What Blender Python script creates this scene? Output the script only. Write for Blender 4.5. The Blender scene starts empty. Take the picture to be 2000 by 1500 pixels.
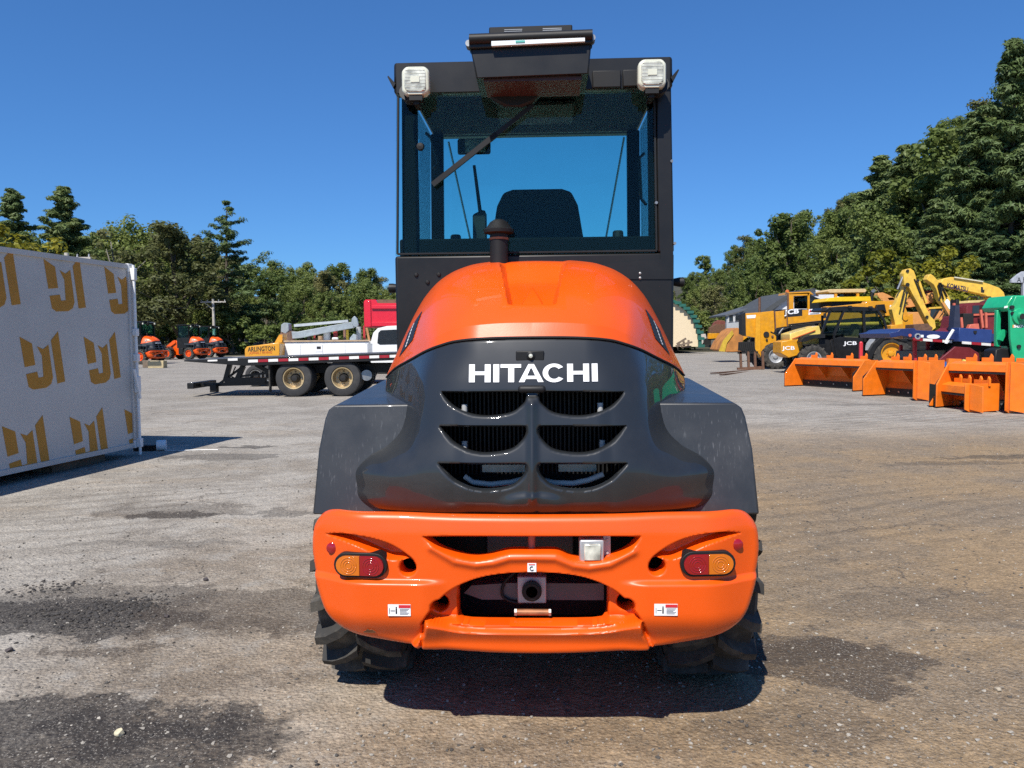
import bpy, bmesh, math, random
import numpy as np
from mathutils import Vector, Matrix
from mathutils.geometry import tessellate_polygon

SC = bpy.context.scene
COL = SC.collection
R = math.radians

# ------------------------------------------------------------------ camera
CAM_H, FPX = 1.55, 1500.0
cd = bpy.data.cameras.new('camera')
cam = bpy.data.objects.new('camera', cd)
COL.objects.link(cam)
cd.sensor_width = 36.0
cd.lens = 36.0 * FPX / 2000.0
cd.clip_start, cd.clip_end = 0.05, 4000.0
PITCH, ROLL = R(3.43), R(-0.5)
CAMROT = Matrix.Rotation(R(90) - PITCH, 3, 'X') @ Matrix.Rotation(ROLL, 3, 'Z')
cam.matrix_world = Matrix.Translation((0, 0, CAM_H)) @ CAMROT.to_4x4()
SC.camera = cam

# ------------------------------------------------------------------ sky and sun
SUN_EL, SUN_AZ = R(52), math.atan2(-0.36, -0.933)       # the sun stands behind the camera, to the left
SUN_DIR = Vector((math.sin(SUN_AZ) * math.cos(SUN_EL), math.cos(SUN_AZ) * math.cos(SUN_EL), math.sin(SUN_EL)))
world = bpy.data.worlds.new('World')
SC.world = world
world.use_nodes = True
wn = world.node_tree
wn.nodes.clear()
w_out = wn.nodes.new('ShaderNodeOutputWorld')
w_bg = wn.nodes.new('ShaderNodeBackground')
w_sky = wn.nodes.new('ShaderNodeTexSky')
w_sky.sky_type = 'NISHITA'
w_sky.sun_disc = False
w_sky.sun_elevation = SUN_EL
w_sky.sun_rotation = SUN_AZ % (2 * math.pi)
w_sky.altitude = 100
w_sky.air_density = 1.0
w_sky.dust_density = 0.0
w_sky.ozone_density = 6.0
w_bg.inputs['Strength'].default_value = 0.072
w_gm = wn.nodes.new('ShaderNodeGamma')
w_gm.inputs['Gamma'].default_value = 0.8
w_tn = wn.nodes.new('ShaderNodeMixRGB')
w_tn.blend_type = 'MULTIPLY'
w_tn.inputs['Fac'].default_value = 1.0
w_tn.inputs['Color2'].default_value = (0.59, 1.12, 1.76, 1)
wn.links.new(w_sky.outputs['Color'], w_gm.inputs['Color'])
wn.links.new(w_gm.outputs['Color'], w_tn.inputs['Color1'])
wn.links.new(w_tn.outputs['Color'], w_bg.inputs['Color'])
wn.links.new(w_bg.outputs['Background'], w_out.inputs['Surface'])

sd = bpy.data.lights.new('sun', 'SUN')
sd.energy, sd.angle, sd.color = 4.6, R(0.53), (1.0, 0.95, 0.87)
sun = bpy.data.objects.new('sun', sd)
COL.objects.link(sun)
sun.rotation_euler = SUN_DIR.to_track_quat('Z', 'Y').to_euler()
sun.location = (-20, -30, 40)

SC.view_settings.view_transform = 'Standard'
SC.view_settings.look = 'None'
SC.view_settings.exposure = 0.5
SC.view_settings.gamma = 1.0
SC.view_settings.use_curve_mapping = False
SC.render.engine = 'CYCLES'
SC.cycles.max_bounces = 8
SC.cycles.transparent_max_bounces = 16
SC.cycles.use_denoising = False

# ------------------------------------------------------------------ pixels to places
def ray(u, v):
    d = Vector(((u - 1000.0) / FPX, (750.0 - v) / FPX, -1.0))
    return CAMROT @ d

def at(u, v, Y):
    """the point at world depth Y that the pixel looks at"""
    d = ray(u, v)
    return Vector((0, 0, CAM_H)) + d * (Y / d.y)

def gnd(u, v, z=0.0):
    d = ray(u, v)
    t = (z - CAM_H) / d.z
    return Vector((0, 0, CAM_H)) + d * t

# ------------------------------------------------------------------ materials
MATS = {}
def lin(r, g, b):
    f = lambda c: c / 12.92 if c <= 0.04045 else ((c + 0.055) / 1.055) ** 2.4
    return (f(r / 255.0), f(g / 255.0), f(b / 255.0))

def mat(name, col, rough=0.5, metal=0.0, coat=0.0, var=0.12, vscale=6.0, bump=0.0, bscale=60.0, spec=0.5,
        rvar=0.1, scratch=0.0, dirt=0.0, dirtcol=(0.16, 0.13, 0.10), trans=0.0, coat_rough=0.05):
    if name in MATS:
        return MATS[name]
    m = bpy.data.materials.new(name)
    m.use_nodes = True
    nt = m.node_tree
    N, L = nt.nodes, nt.links
    p = N['Principled BSDF']
    p.inputs['Metallic'].default_value = metal
    p.inputs['Specular IOR Level'].default_value = spec
    p.inputs['Coat Weight'].default_value = coat
    p.inputs['Coat Roughness'].default_value = coat_rough
    p.inputs['Transmission Weight'].default_value = trans
    tc = N.new('ShaderNodeTexCoord')
    nz = N.new('ShaderNodeTexNoise')
    nz.inputs['Scale'].default_value = vscale
    nz.inputs['Detail'].default_value = 6
    L.new(tc.outputs['Object'], nz.inputs['Vector'])
    mp = N.new('ShaderNodeMapRange')
    mp.inputs['From Min'].default_value = 0.3
    mp.inputs['From Max'].default_value = 0.7
    mp.inputs['To Min'].default_value = 1 - var
    mp.inputs['To Max'].default_value = 1 + var
    L.new(nz.outputs['Fac'], mp.inputs['Value'])
    hs = N.new('ShaderNodeHueSaturation')
    hs.inputs['Color'].default_value = (*col, 1)
    L.new(mp.outputs['Result'], hs.inputs['Value'])
    colour = hs.outputs['Color']
    if dirt > 0:
        n2 = N.new('ShaderNodeTexNoise')
        n2.inputs['Scale'].default_value = vscale * 0.6
        n2.inputs['Detail'].default_value = 9
        n2.inputs['Roughness'].default_value = 0.7
        L.new(tc.outputs['Object'], n2.inputs['Vector'])
        m2 = N.new('ShaderNodeMapRange')
        m2.inputs['From Min'].default_value = 0.48
        m2.inputs['From Max'].default_value = 0.75
        m2.inputs['To Max'].default_value = dirt
        L.new(n2.outputs['Fac'], m2.inputs['Value'])
        mx = N.new('ShaderNodeMixRGB')
        mx.inputs['Color2'].default_value = (*dirtcol, 1)
        L.new(m2.outputs['Result'], mx.inputs['Fac'])
        L.new(colour, mx.inputs['Color1'])
        colour = mx.outputs['Color']
    if scratch > 0:
        mpg = N.new('ShaderNodeMapping')
        mpg.inputs['Scale'].default_value = (150, 150, 7.0)
        mpg.inputs['Rotation'].default_value = (0.0, 0.12, 0)
        L.new(tc.outputs['Object'], mpg.inputs['Vector'])
        n3 = N.new('ShaderNodeTexNoise')
        n3.inputs['Scale'].default_value, n3.inputs['Detail'].default_value = 1.0, 3
        L.new(mpg.outputs['Vector'], n3.inputs['Vector'])
        n4 = N.new('ShaderNodeTexNoise')
        n4.inputs['Scale'].default_value = 5.0
        L.new(tc.outputs['Object'], n4.inputs['Vector'])
        m3 = N.new('ShaderNodeMapRange')
        m3.inputs['From Min'].default_value, m3.inputs['From Max'].default_value, m3.inputs['To Max'].default_value = 0.60, 0.72, scratch
        L.new(n3.outputs['Fac'], m3.inputs['Value'])
        m4 = N.new('ShaderNodeMapRange')
        m4.inputs['From Min'].default_value, m4.inputs['From Max'].default_value = 0.42, 0.6
        L.new(n4.outputs['Fac'], m4.inputs['Value'])
        mu = N.new('ShaderNodeMath')
        mu.operation = 'MULTIPLY'
        L.new(m3.outputs['Result'], mu.inputs[0])
        L.new(m4.outputs['Result'], mu.inputs[1])
        mx3 = N.new('ShaderNodeMixRGB')
        mx3.inputs['Color2'].default_value = (0.20, 0.21, 0.22, 1)
        L.new(mu.outputs['Value'], mx3.inputs['Fac'])
        L.new(colour, mx3.inputs['Color1'])
        colour = mx3.outputs['Color']
    L.new(colour, p.inputs['Base Color'])
    mr = N.new('ShaderNodeMapRange')
    mr.inputs['From Min'].default_value = 0.3
    mr.inputs['From Max'].default_value = 0.7
    mr.inputs['To Min'].default_value = max(0.02, rough * (1 - rvar))
    mr.inputs['To Max'].default_value = min(1, rough * (1 + rvar))
    L.new(nz.outputs['Fac'], mr.inputs['Value'])
    L.new(mr.outputs['Result'], p.inputs['Roughness'])
    if bump > 0:
        nb = N.new('ShaderNodeTexNoise')
        nb.inputs['Scale'].default_value = bscale
        nb.inputs['Detail'].default_value = 4
        L.new(tc.outputs['Object'], nb.inputs['Vector'])
        b = N.new('ShaderNodeBump')
        b.inputs['Strength'].default_value = bump
        b.inputs['Distance'].default_value = 0.01
        L.new(nb.outputs['Fac'], b.inputs['Height'])
        L.new(b.outputs['Normal'], p.inputs['Normal'])
    MATS[name] = m
    return m

def glass(name, tint, gloss=0.012, rough=0.0):
    if name in MATS:
        return MATS[name]
    m = bpy.data.materials.new(name)
    m.use_nodes = True
    nt = m.node_tree
    N, L = nt.nodes, nt.links
    N.remove(N['Principled BSDF'])
    t = N.new('ShaderNodeBsdfTransparent')
    tc = N.new('ShaderNodeTexCoord')
    nz = N.new('ShaderNodeTexNoise')
    nz.inputs['Scale'].default_value = 3.0
    L.new(tc.outputs['Object'], nz.inputs['Vector'])
    cr = N.new('ShaderNodeMixRGB')
    cr.inputs['Color1'].default_value = (*[c * 0.95 for c in tint], 1)
    cr.inputs['Color2'].default_value = (*tint, 1)
    L.new(nz.outputs['Fac'], cr.inputs['Fac'])
    L.new(cr.outputs['Color'], t.inputs['Color'])
    g = N.new('ShaderNodeBsdfGlossy')
    g.inputs['Roughness'].default_value = max(rough, 0.0)
    g.inputs['Color'].default_value = (0.9, 0.95, 0.95, 1)
    ge = N.new('ShaderNodeNewGeometry')
    dt = N.new('ShaderNodeVectorMath')
    dt.operation = 'DOT_PRODUCT'
    L.new(ge.outputs['Normal'], dt.inputs[0])
    L.new(ge.outputs['Incoming'], dt.inputs[1])
    def mth(op, a, b=None):
        n_ = N.new('ShaderNodeMath')
        n_.operation = op
        for i_, x_ in enumerate((a, b)):
            if x_ is None: continue
            if isinstance(x_, (int, float)): n_.inputs[i_].default_value = x_
            else: L.new(x_, n_.inputs[i_])
        return n_.outputs['Value']
    sch = mth('POWER', mth('SUBTRACT', 1.0, mth('ABSOLUTE', dt.outputs['Value'])), 5.0)     # Schlick's Fresnel
    mt = mth('ADD', mth('MULTIPLY', sch, 1.0 - gloss), gloss)
    mx = N.new('ShaderNodeMixShader')
    L.new(mt, mx.inputs['Fac'])
    L.new(t.outputs['BSDF'], mx.inputs[1])
    L.new(g.outputs['BSDF'], mx.inputs[2])
    L.new(mx.outputs['Shader'], N['Material Output'].inputs['Surface'])
    MATS[name] = m
    return m

# ------------------------------------------------------------------ objects
def tag(o, label=None, cat=None, group=None, kind=None):
    if label: o['label'] = label
    if cat: o['category'] = cat
    if group: o['group'] = group
    if kind: o['kind'] = kind
    return o

def thing(name, label, cat, loc=(0, 0, 0), rz=0.0, group=None):
    o = bpy.data.objects.new(name, None)
    o.empty_display_size = 0.3
    COL.objects.link(o)
    o.location = loc
    o.rotation_euler = (0, 0, rz)
    return tag(o, label, cat, group)

def mesh_obj(name, verts, faces, m, parent=None, smooth=None, origin=None):
    me = bpy.data.meshes.new(name)
    if origin is not None:
        ox, oy, oz = origin
        verts = [(v[0] - ox, v[1] - oy, v[2] - oz) for v in verts]
    me.from_pydata([tuple(v) for v in verts], [], [tuple(f) for f in faces])
    me.update()
    me.materials.append(m)
    if smooth is not None:
        me.shade_smooth()
        if smooth < 180:
            me.set_sharp_from_angle(angle=R(smooth))
    o = bpy.data.objects.new(name, me)
    COL.objects.link(o)
    if parent is not None:
        o.parent = parent
    return o

def kids(o):
    return [c for c in KID.get(o.name, [])]

def copy_tree(o, parent=None):
    allobj = list(bpy.data.objects)
    ch = {}
    for x in allobj:
        if x.parent:
            ch.setdefault(x.parent.name, []).append(x)
    def rec(a, par):
        c = a.copy()
        COL.objects.link(c)
        c.parent = par
        for k in ch.get(a.name, []):
            rec(k, c)
        return c
    return rec(o, parent)

class MB:
    """collects faces for ONE mesh object"""
    def __init__(s, origin=(0, 0, 0)):
        s.v, s.f, s.o = [], [], Vector(origin)

    def add(s, verts, faces):
        b = len(s.v)
        s.v += [tuple(Vector(p) - s.o) for p in verts]
        s.f += [tuple(i + b for i in f) for f in faces]
        return s

    def box(s, lo, hi, rot=None, piv=None):
        x0, y0, z0 = lo
        x1, y1, z1 = hi
        vs = [Vector(p) for p in ((x0, y0, z0), (x1, y0, z0), (x1, y1, z0), (x0, y1, z0), (x0, y0, z1), (x1, y0, z1), (x1, y1, z1), (x0, y1, z1))]
        if rot is not None:
            c = Vector(piv) if piv is not None else sum(vs, Vector()) / 8
            vs = [c + rot @ (p - c) for p in vs]
        return s.add(vs, [(0, 3, 2, 1), (4, 5, 6, 7), (0, 1, 5, 4), (1, 2, 6, 5), (2, 3, 7, 6), (3, 0, 4, 7)])

    def bar(s, p0, p1, w, h, up=(0, 0, 1)):
        """a straight bar of section w x h between two points"""
        p0, p1 = Vector(p0), Vector(p1)
        d = (p1 - p0).normalized()
        u = Vector(up)
        if abs(d.dot(u)) > 0.98:
            u = Vector((0, 1, 0))
        a = d.cross(u).normalized() * (w / 2)
        b = a.cross(d).normalized() * (h / 2)
        vs = [p0 - a - b, p0 + a - b, p0 + a + b, p0 - a + b, p1 - a - b, p1 + a - b, p1 + a + b, p1 - a + b]
        return s.add(vs, [(0, 1, 2, 3), (7, 6, 5, 4), (0, 4, 5, 1), (1, 5, 6, 2), (2, 6, 7, 3), (3, 7, 4, 0)])

    def cyl(s, p0, p1, r0, r1=None, n=16, cap=True):
        r1 = r0 if r1 is None else r1
        p0, p1 = Vector(p0), Vector(p1)
        d = (p1 - p0).normalized()
        a = d.orthogonal().normalized()
        b = d.cross(a)
        vs = []
        for p, r in ((p0, r0), (p1, r1)):
            for i in range(n):
                t = 2 * math.pi * i / n
                vs.append(p + (a * math.cos(t) + b * math.sin(t)) * r)
        fs = [(i, (i + 1) % n, n + (i + 1) % n, n + i) for i in range(n)]
        if cap:
            fs += [tuple(range(n))[::-1], tuple(range(n, 2 * n))]
        return s.add(vs, fs)

    def tube(s, path, r, n=8, closed=False):
        path = [Vector(p) for p in path]
        rr = r if isinstance(r, (list, tuple)) else [r] * len(path)
        vs, m = [], len(path)
        a = None
        for i, p in enumerate(path):
            d = (path[min(i + 1, m - 1)] - path[max(i - 1, 0)]).normalized()
            if a is None:
                a = d.orthogonal().normalized()
            else:
                a = (a - d * a.dot(d)).normalized()
            b = d.cross(a)
            for k in range(n):
                t = 2 * math.pi * k / n
                vs.append(p + (a * math.cos(t) + b * math.sin(t)) * rr[i])
        fs = []
        for i in range(m - 1):
            for k in range(n):
                k2 = (k + 1) % n
                fs.append((i * n + k, i * n + k2, (i + 1) * n + k2, (i + 1) * n + k))
        fs += [tuple(range(n))[::-1], tuple(range((m - 1) * n, m * n))]
        return s.add(vs, fs)

    def lathe(s, prof, origin, axis, n=24, closed=False, cap0=True):
        """prof: list of (radius, along axis)"""
        o, d = Vector(origin), Vector(axis).normalized()
        a = d.orthogonal().normalized()
        b = d.cross(a)
        vs = []
        for (r, h) in prof:
            for i in range(n):
                t = 2 * math.pi * i / n
                vs.append(o + d * h + (a * math.cos(t) + b * math.sin(t)) * r)
        fs, m = [], len(prof)
        for j in range(m if closed else m - 1):
            for i in range(n):
                j2, i2 = (j + 1) % m, (i + 1) % n
                fs.append((j * n + i, j * n + i2, j2 * n + i2, j2 * n + i))
        if not closed:
            if cap0 and prof[0][0] > 1e-5: fs.append(tuple(range(n))[::-1])
            if prof[-1][0] > 1e-5: fs.append(tuple(range((m - 1) * n, m * n)))
        return s.add(vs, fs)

    def prism(s, pts, ext):
        """closed 3-D polygon swept along ext"""
        pts = [Vector(p) for p in pts]
        e = Vector(ext)
        n = len(pts)
        nrm = Vector()
        for i in range(n):
            nrm += pts[i].cross(pts[(i + 1) % n])
        if nrm.dot(e) > 0:
            pts = pts[::-1]
        tris = tessellate_polygon([pts])
        vs = pts + [p + e for p in pts]
        fs = []
        for t in tris:
            a, b, c = t
            nn = (pts[b] - pts[a]).cross(pts[c] - pts[a])
            if nn.dot(e) > 0:
                a, b, c = c, b, a
            fs.append((a, b, c))
            fs.append((c + n, b + n, a + n))
        for i in range(n):
            j = (i + 1) % n
            fs.append((j, i, i + n, j + n))
        return s.add(vs, fs)

    def build(s, name, m, parent=None, smooth=None, bevel=0.0, seg=2, label=None):
        o = mesh_obj(name, s.v, s.f, m, parent, smooth)
        if bevel > 0:
            md = o.modifiers.new('bevel', 'BEVEL')
            md.width, md.segments, md.limit_method, md.angle_limit = bevel, seg, 'ANGLE', R(35)
            md.harden_normals = False
            if smooth is None:
                o.data.shade_smooth()
                o.data.set_sharp_from_angle(angle=R(40))
        if label:
            o['label'] = label
        return o

def text_data(s, offset=0.0, shear=0.0, res=3):
    """flat text as (verts2d, faces), cap height about 1, starting at x=0"""
    c = bpy.data.curves.new('text', 'FONT')
    c.body, c.offset, c.shear, c.resolution_u, c.size = s, offset, shear, res, 1.4
    o = bpy.data.objects.new('text', c)
    COL.objects.link(o)
    dg = bpy.context.evaluated_depsgraph_get()
    me = o.evaluated_get(dg).to_mesh()
    v = np.array([tuple(x.co) for x in me.vertices]).reshape(-1, 3)[:, :2]
    f = [tuple(p.vertices) for p in me.polygons]
    o.evaluated_get(dg).to_mesh_clear()
    bpy.data.objects.remove(o)
    bpy.data.curves.remove(c)
    v -= v.min(axis=0)
    return v, f

def put_text(name, s, m, parent, origin, ux, uy, width, height, offset=0.02, shear=0.0, base=(0, 0, 0)):
    """text stretched to width x height in the plane of ux, uy, lower left corner at origin"""
    v, f = text_data(s, offset, shear)
    w, h = v.max(axis=0)
    o0, ux, uy = Vector(origin), Vector(ux).normalized(), Vector(uy).normalized()
    vs = [o0 + ux * (p[0] / w * width) + uy * (p[1] / h * height) - Vector(base) for p in v]
    return mesh_obj(name, vs, f, m, parent)

# ------------------------------------------------------------------ small maths
def pchip(xs, ys, flat0=False):
    xs, ys = np.array(xs, float), np.array(ys, float)
    h = np.diff(xs)
    d = np.diff(ys) / h
    m = np.zeros(len(xs))
    for i in range(1, len(xs) - 1):
        if d[i - 1] * d[i] > 0:
            w1, w2 = 2 * h[i] + h[i - 1], h[i] + 2 * h[i - 1]
            m[i] = (w1 + w2) / (w1 / d[i - 1] + w2 / d[i])
    m[0], m[-1] = (0.0 if flat0 else d[0]), d[-1]
    def f(x):
        x = np.clip(np.asarray(x, float), xs[0], xs[-1])
        i = np.clip(np.searchsorted(xs, x, side='right') - 1, 0, len(xs) - 2)
        t = (x - xs[i]) / h[i]
        t2, t3 = t * t, t * t * t
        return (2 * t3 - 3 * t2 + 1) * ys[i] + (t3 - 2 * t2 + t) * h[i] * m[i] + (-2 * t3 + 3 * t2) * ys[i + 1] + (t3 - t2) * h[i] * m[i + 1]
    return f

def smooth_poly(pts, n=6, corners=()):
    """closed Catmull-Rom through pts; indices in corners stay sharp"""
    P = [np.array(p, float) for p in pts]
    out, m = [], len(P)
    for i in range(m):
        p0, p1, p2, p3 = P[i - 1], P[i], P[(i + 1) % m], P[(i + 2) % m]
        if i in corners: p0 = p1
        if (i + 1) % m in corners: p3 = p2
        for k in range(n):
            t = k / n
            out.append(0.5 * ((2 * p1) + (-p0 + p2) * t + (2 * p0 - 5 * p1 + 4 * p2 - p3) * t * t + (-p0 + 3 * p1 - 3 * p2 + p3) * t ** 3))
    return np.array(out)

def sdf(poly, X, Z):
    """signed distance, positive inside"""
    P = np.asarray(poly, float)
    Q = np.roll(P, -1, axis=0)
    best = np.full(X.shape, 1e9)
    ins = np.zeros(X.shape, bool)
    for (ax, az), (bx, bz) in zip(P, Q):
        ex, ez = bx - ax, bz - az
        L2 = ex * ex + ez * ez + 1e-18
        t = np.clip(((X - ax) * ex + (Z - az) * ez) / L2, 0, 1)
        best = np.minimum(best, (X - ax - t * ex) ** 2 + (Z - az - t * ez) ** 2)
        if abs(bz - az) > 1e-12:
            c = ((az > Z) != (bz > Z)) & (X < (bx - ax) * (Z - az) / (bz - az) + ax)
            ins ^= c
    return np.where(ins, np.sqrt(best), -np.sqrt(best))

def sstep(a, b, x):
    t = np.clip((x - a) / (b - a), 0, 1)
    return t * t * (3 - 2 * t)

def relief(name, outline, holes, hfun, m, parent, cell=0.005, back=0.4, hole_back=0.05, taper=None, edge_r=0.0, hole_r=0.008):
    """a thick shell: y = hfun(x, z) over an outline with holes; its rim runs back along +y"""
    outline = np.asarray(outline)
    x0, z0 = outline.min(axis=0) - cell
    x1, z1 = outline.max(axis=0) + cell
    nx, nz = int((x1 - x0) / cell) + 1, int((z1 - z0) / cell) + 1
    gx, gz = np.meshgrid(x0 + np.arange(nx) * cell, z0 + np.arange(nz) * cell)
    def S(X, Z):
        so = sdf(outline, X, Z)
        sh = np.full(X.shape, 1e9)
        for h in holes:
            sh = np.minimum(sh, -sdf(h, X, Z))
        return so, sh
    cx, cz = (gx[:-1, :-1] + cell / 2), (gz[:-1, :-1] + cell / 2)
    so, sh = S(cx, cz)
    keep = np.minimum(so, sh) > 0
    idx = np.arange(nx * nz).reshape(nz, nx)
    q = np.stack([idx[:-1, :-1], idx[:-1, 1:], idx[1:, 1:], idx[1:, :-1]], -1)[keep]
    used = np.unique(q)
    rm = -np.ones(nx * nz, int)
    rm[used] = np.arange(len(used))
    q = rm[q]
    X, Z = gx.ravel()[used].copy(), gz.ravel()[used].copy()
    ed = np.concatenate([q[:, [0, 1]], q[:, [1, 2]], q[:, [2, 3]], q[:, [3, 0]]])
    key = np.sort(ed, axis=1)
    uq, inv, cnt = np.unique(key, axis=0, return_inverse=True, return_counts=True)
    bed = ed[cnt[inv.ravel()] == 1]
    bv = np.unique(bed)
    for _ in range(3):
        e = 1e-4
        bx, bz = X[bv], Z[bv]
        s0 = np.minimum(*S(bx, bz))
        gxx = (np.minimum(*S(bx + e, bz)) - s0) / e
        gzz = (np.minimum(*S(bx, bz + e)) - s0) / e
        n2 = np.maximum(gxx ** 2 + gzz ** 2, 0.3)
        X[bv] -= s0 * gxx / n2
        Z[bv] -= s0 * gzz / n2
    so, sh = S(X, Z)
    Y = hfun(X, Z)
    if edge_r > 0:
        r = edge_r
        d = np.clip(so, 0, r)
        Y = Y + (r - np.sqrt(np.maximum(r * r - (r - d) ** 2, 0)))
    if hole_r > 0 and holes:
        r = hole_r
        d = np.clip(sh, 0, r)
        Y = Y + (r - np.sqrt(np.maximum(r * r - (r - d) ** 2, 0)))
    n = len(X)
    outer = (so[bv] < sh[bv])
    mapb = -np.ones(n, int)
    mapb[bv] = n + np.arange(len(bv))
    BX, BZ = X[bv].copy(), Z[bv].copy()
    BY = Y[bv] + np.where(outer, 0, hole_back)
    BY = np.where(outer, np.maximum(back, Y[bv] + 0.02), BY)
    if taper:
        up = BZ > outline[:, 1].mean() + 0.1
        BX = np.where(outer, BX * taper[0], BX)
        BZ = np.where(outer & up, BZ + taper[1], BZ)
    V = np.concatenate([np.stack([X, Y, Z], 1), np.stack([BX, BY, BZ], 1)])
    F = [tuple(a) for a in q.tolist()] + [(b, a, mapb[a], mapb[b]) for a, b in bed.tolist()]
    return mesh_obj(name, V.tolist(), F, m, parent, smooth=50)
# ================================================================== materials of the machines
M_ORANGE = mat('orange_paint', (0.72, 0.083, 0.001), rough=0.38, spec=0.4, coat=0.38, coat_rough=0.03, var=0.05, vscale=3, bump=0.015, bscale=140, dirt=0.05, dirtcol=(0.45, 0.16, 0.05))
M_GREY = mat('charcoal_gloss_paint', (0.017, 0.019, 0.021), rough=0.5, spec=0.25, coat=0.8, coat_rough=0.03, var=0.08, vscale=4, dirt=0.12, dirtcol=(0.10, 0.095, 0.085))
M_FENDER = mat('charcoal_fender_plastic', (0.022, 0.0245, 0.028), rough=0.45, coat=0.15, scratch=0.32, var=0.12, vscale=5, bump=0.02, bscale=200, dirt=0.25, dirtcol=(0.12, 0.12, 0.12))
M_BLACK = mat('black_cab_paint', (0.0095, 0.0092, 0.0090), rough=0.42, spec=0.35, coat=0.1, var=0.15, dirt=0.10, dirtcol=(0.05, 0.047, 0.042))
M_PLASTIC = mat('black_plastic', (0.0085, 0.0085, 0.009), rough=0.55, spec=0.35, var=0.2, bump=0.03, bscale=300)
M_CABIN = mat('black_cabin_trim', (0.0022, 0.0024, 0.0024), rough=0.85, spec=0.12, var=0.2)
M_DARK = mat('dark_engine_bay', (0.008, 0.008, 0.008), rough=0.7, var=0.3)
M_RUBBER = mat('dusty_rubber', (0.032, 0.030, 0.027), rough=0.85, var=0.25, vscale=12, bump=0.1, bscale=120, dirt=0.95, dirtcol=(0.13, 0.115, 0.09))
M_STEEL = mat('grey_steel', (0.35, 0.35, 0.34), rough=0.4, metal=0.8, var=0.15)
M_GALV = mat('galvanised_steel', (0.45, 0.46, 0.47), rough=0.5, metal=0.5, var=0.15)
M_WHITE = mat('white_paint', (0.78, 0.78, 0.76), rough=0.4, coat=0.3, var=0.05, dirt=0.15, dirtcol=(0.45, 0.42, 0.36))
M_DECAL = mat('white_decal', (0.82, 0.82, 0.82), rough=0.35, var=0.02)
M_INK = mat('black_print', (0.015, 0.015, 0.018), rough=0.5, var=0.1)
M_REDPRINT = mat('red_print', (0.55, 0.02, 0.03), rough=0.5, var=0.05)
M_SEAT = mat('seat_fabric', (0.012, 0.015, 0.015), rough=0.95, var=0.25, vscale=60, bump=0.2, bscale=400)
M_LINER = mat('headliner', (0.020, 0.022, 0.021), rough=0.9, var=0.1)
M_REDLENS = mat('red_lens', (0.26, 0.003, 0.006), rough=0.12, coat=0.8, var=0.1)
M_AMBER = mat('amber_lens', (0.55, 0.135, 0.004), rough=0.12, coat=0.8, var=0.1)
M_CLEAR = mat('clear_lens', (0.52, 0.52, 0.44), rough=0.25, coat=0.6, metal=0.1, var=0.55, vscale=26)
M_BEZEL = mat('cream_lamp_bezel', (0.62, 0.62, 0.50), rough=0.35, coat=0.4, var=0.06)
M_COPPER = mat('rusty_pin', (0.30, 0.13, 0.06), rough=0.55, metal=0.4, var=0.25, vscale=30)
M_HOSE = mat('grey_hose', (0.38, 0.38, 0.37), rough=0.6, var=0.1)
M_MESHG = mat('bright_mesh', (0.40, 0.39, 0.33), rough=0.5, metal=0.5, var=0.2, vscale=40)
G_CAB = glass('tinted_cab_glass', (0.76, 0.95, 0.935))

# ================================================================== the loader
LOAD_AT = at(1045, 1000, 3.60)
LROOT_M = Matrix.Translation((LOAD_AT.x, 3.60, 0)) @ Matrix.Rotation(R(-2.3), 4, 'Z')
LINV = LROOT_M.inverted()
def lp(u, v, yl):
    """the loader's own x, z of a pixel on its plane y = yl"""
    o = LINV @ Vector((0, 0, CAM_H))
    d = LINV.to_3x3() @ ray(u, v)
    p = o + d * ((yl - o.y) / d.y)
    return (p.x, p.z)
def lp3(u, v, yl):
    x, z = lp(u, v, yl)
    return Vector((x, yl, z))
def half(pts, yl):
    """pixel points of the right half (axis 1045) as a mirrored closed outline, top centre first"""
    q = [lp(u, v, yl) for u, v in pts]
    x0 = lp(1045, 900, yl)[0]
    q = [(max(0.0, x - x0), z) for x, z in q]
    left = [(-x, z) for x, z in q[::-1] if x > 1e-4]
    return q + left

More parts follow.
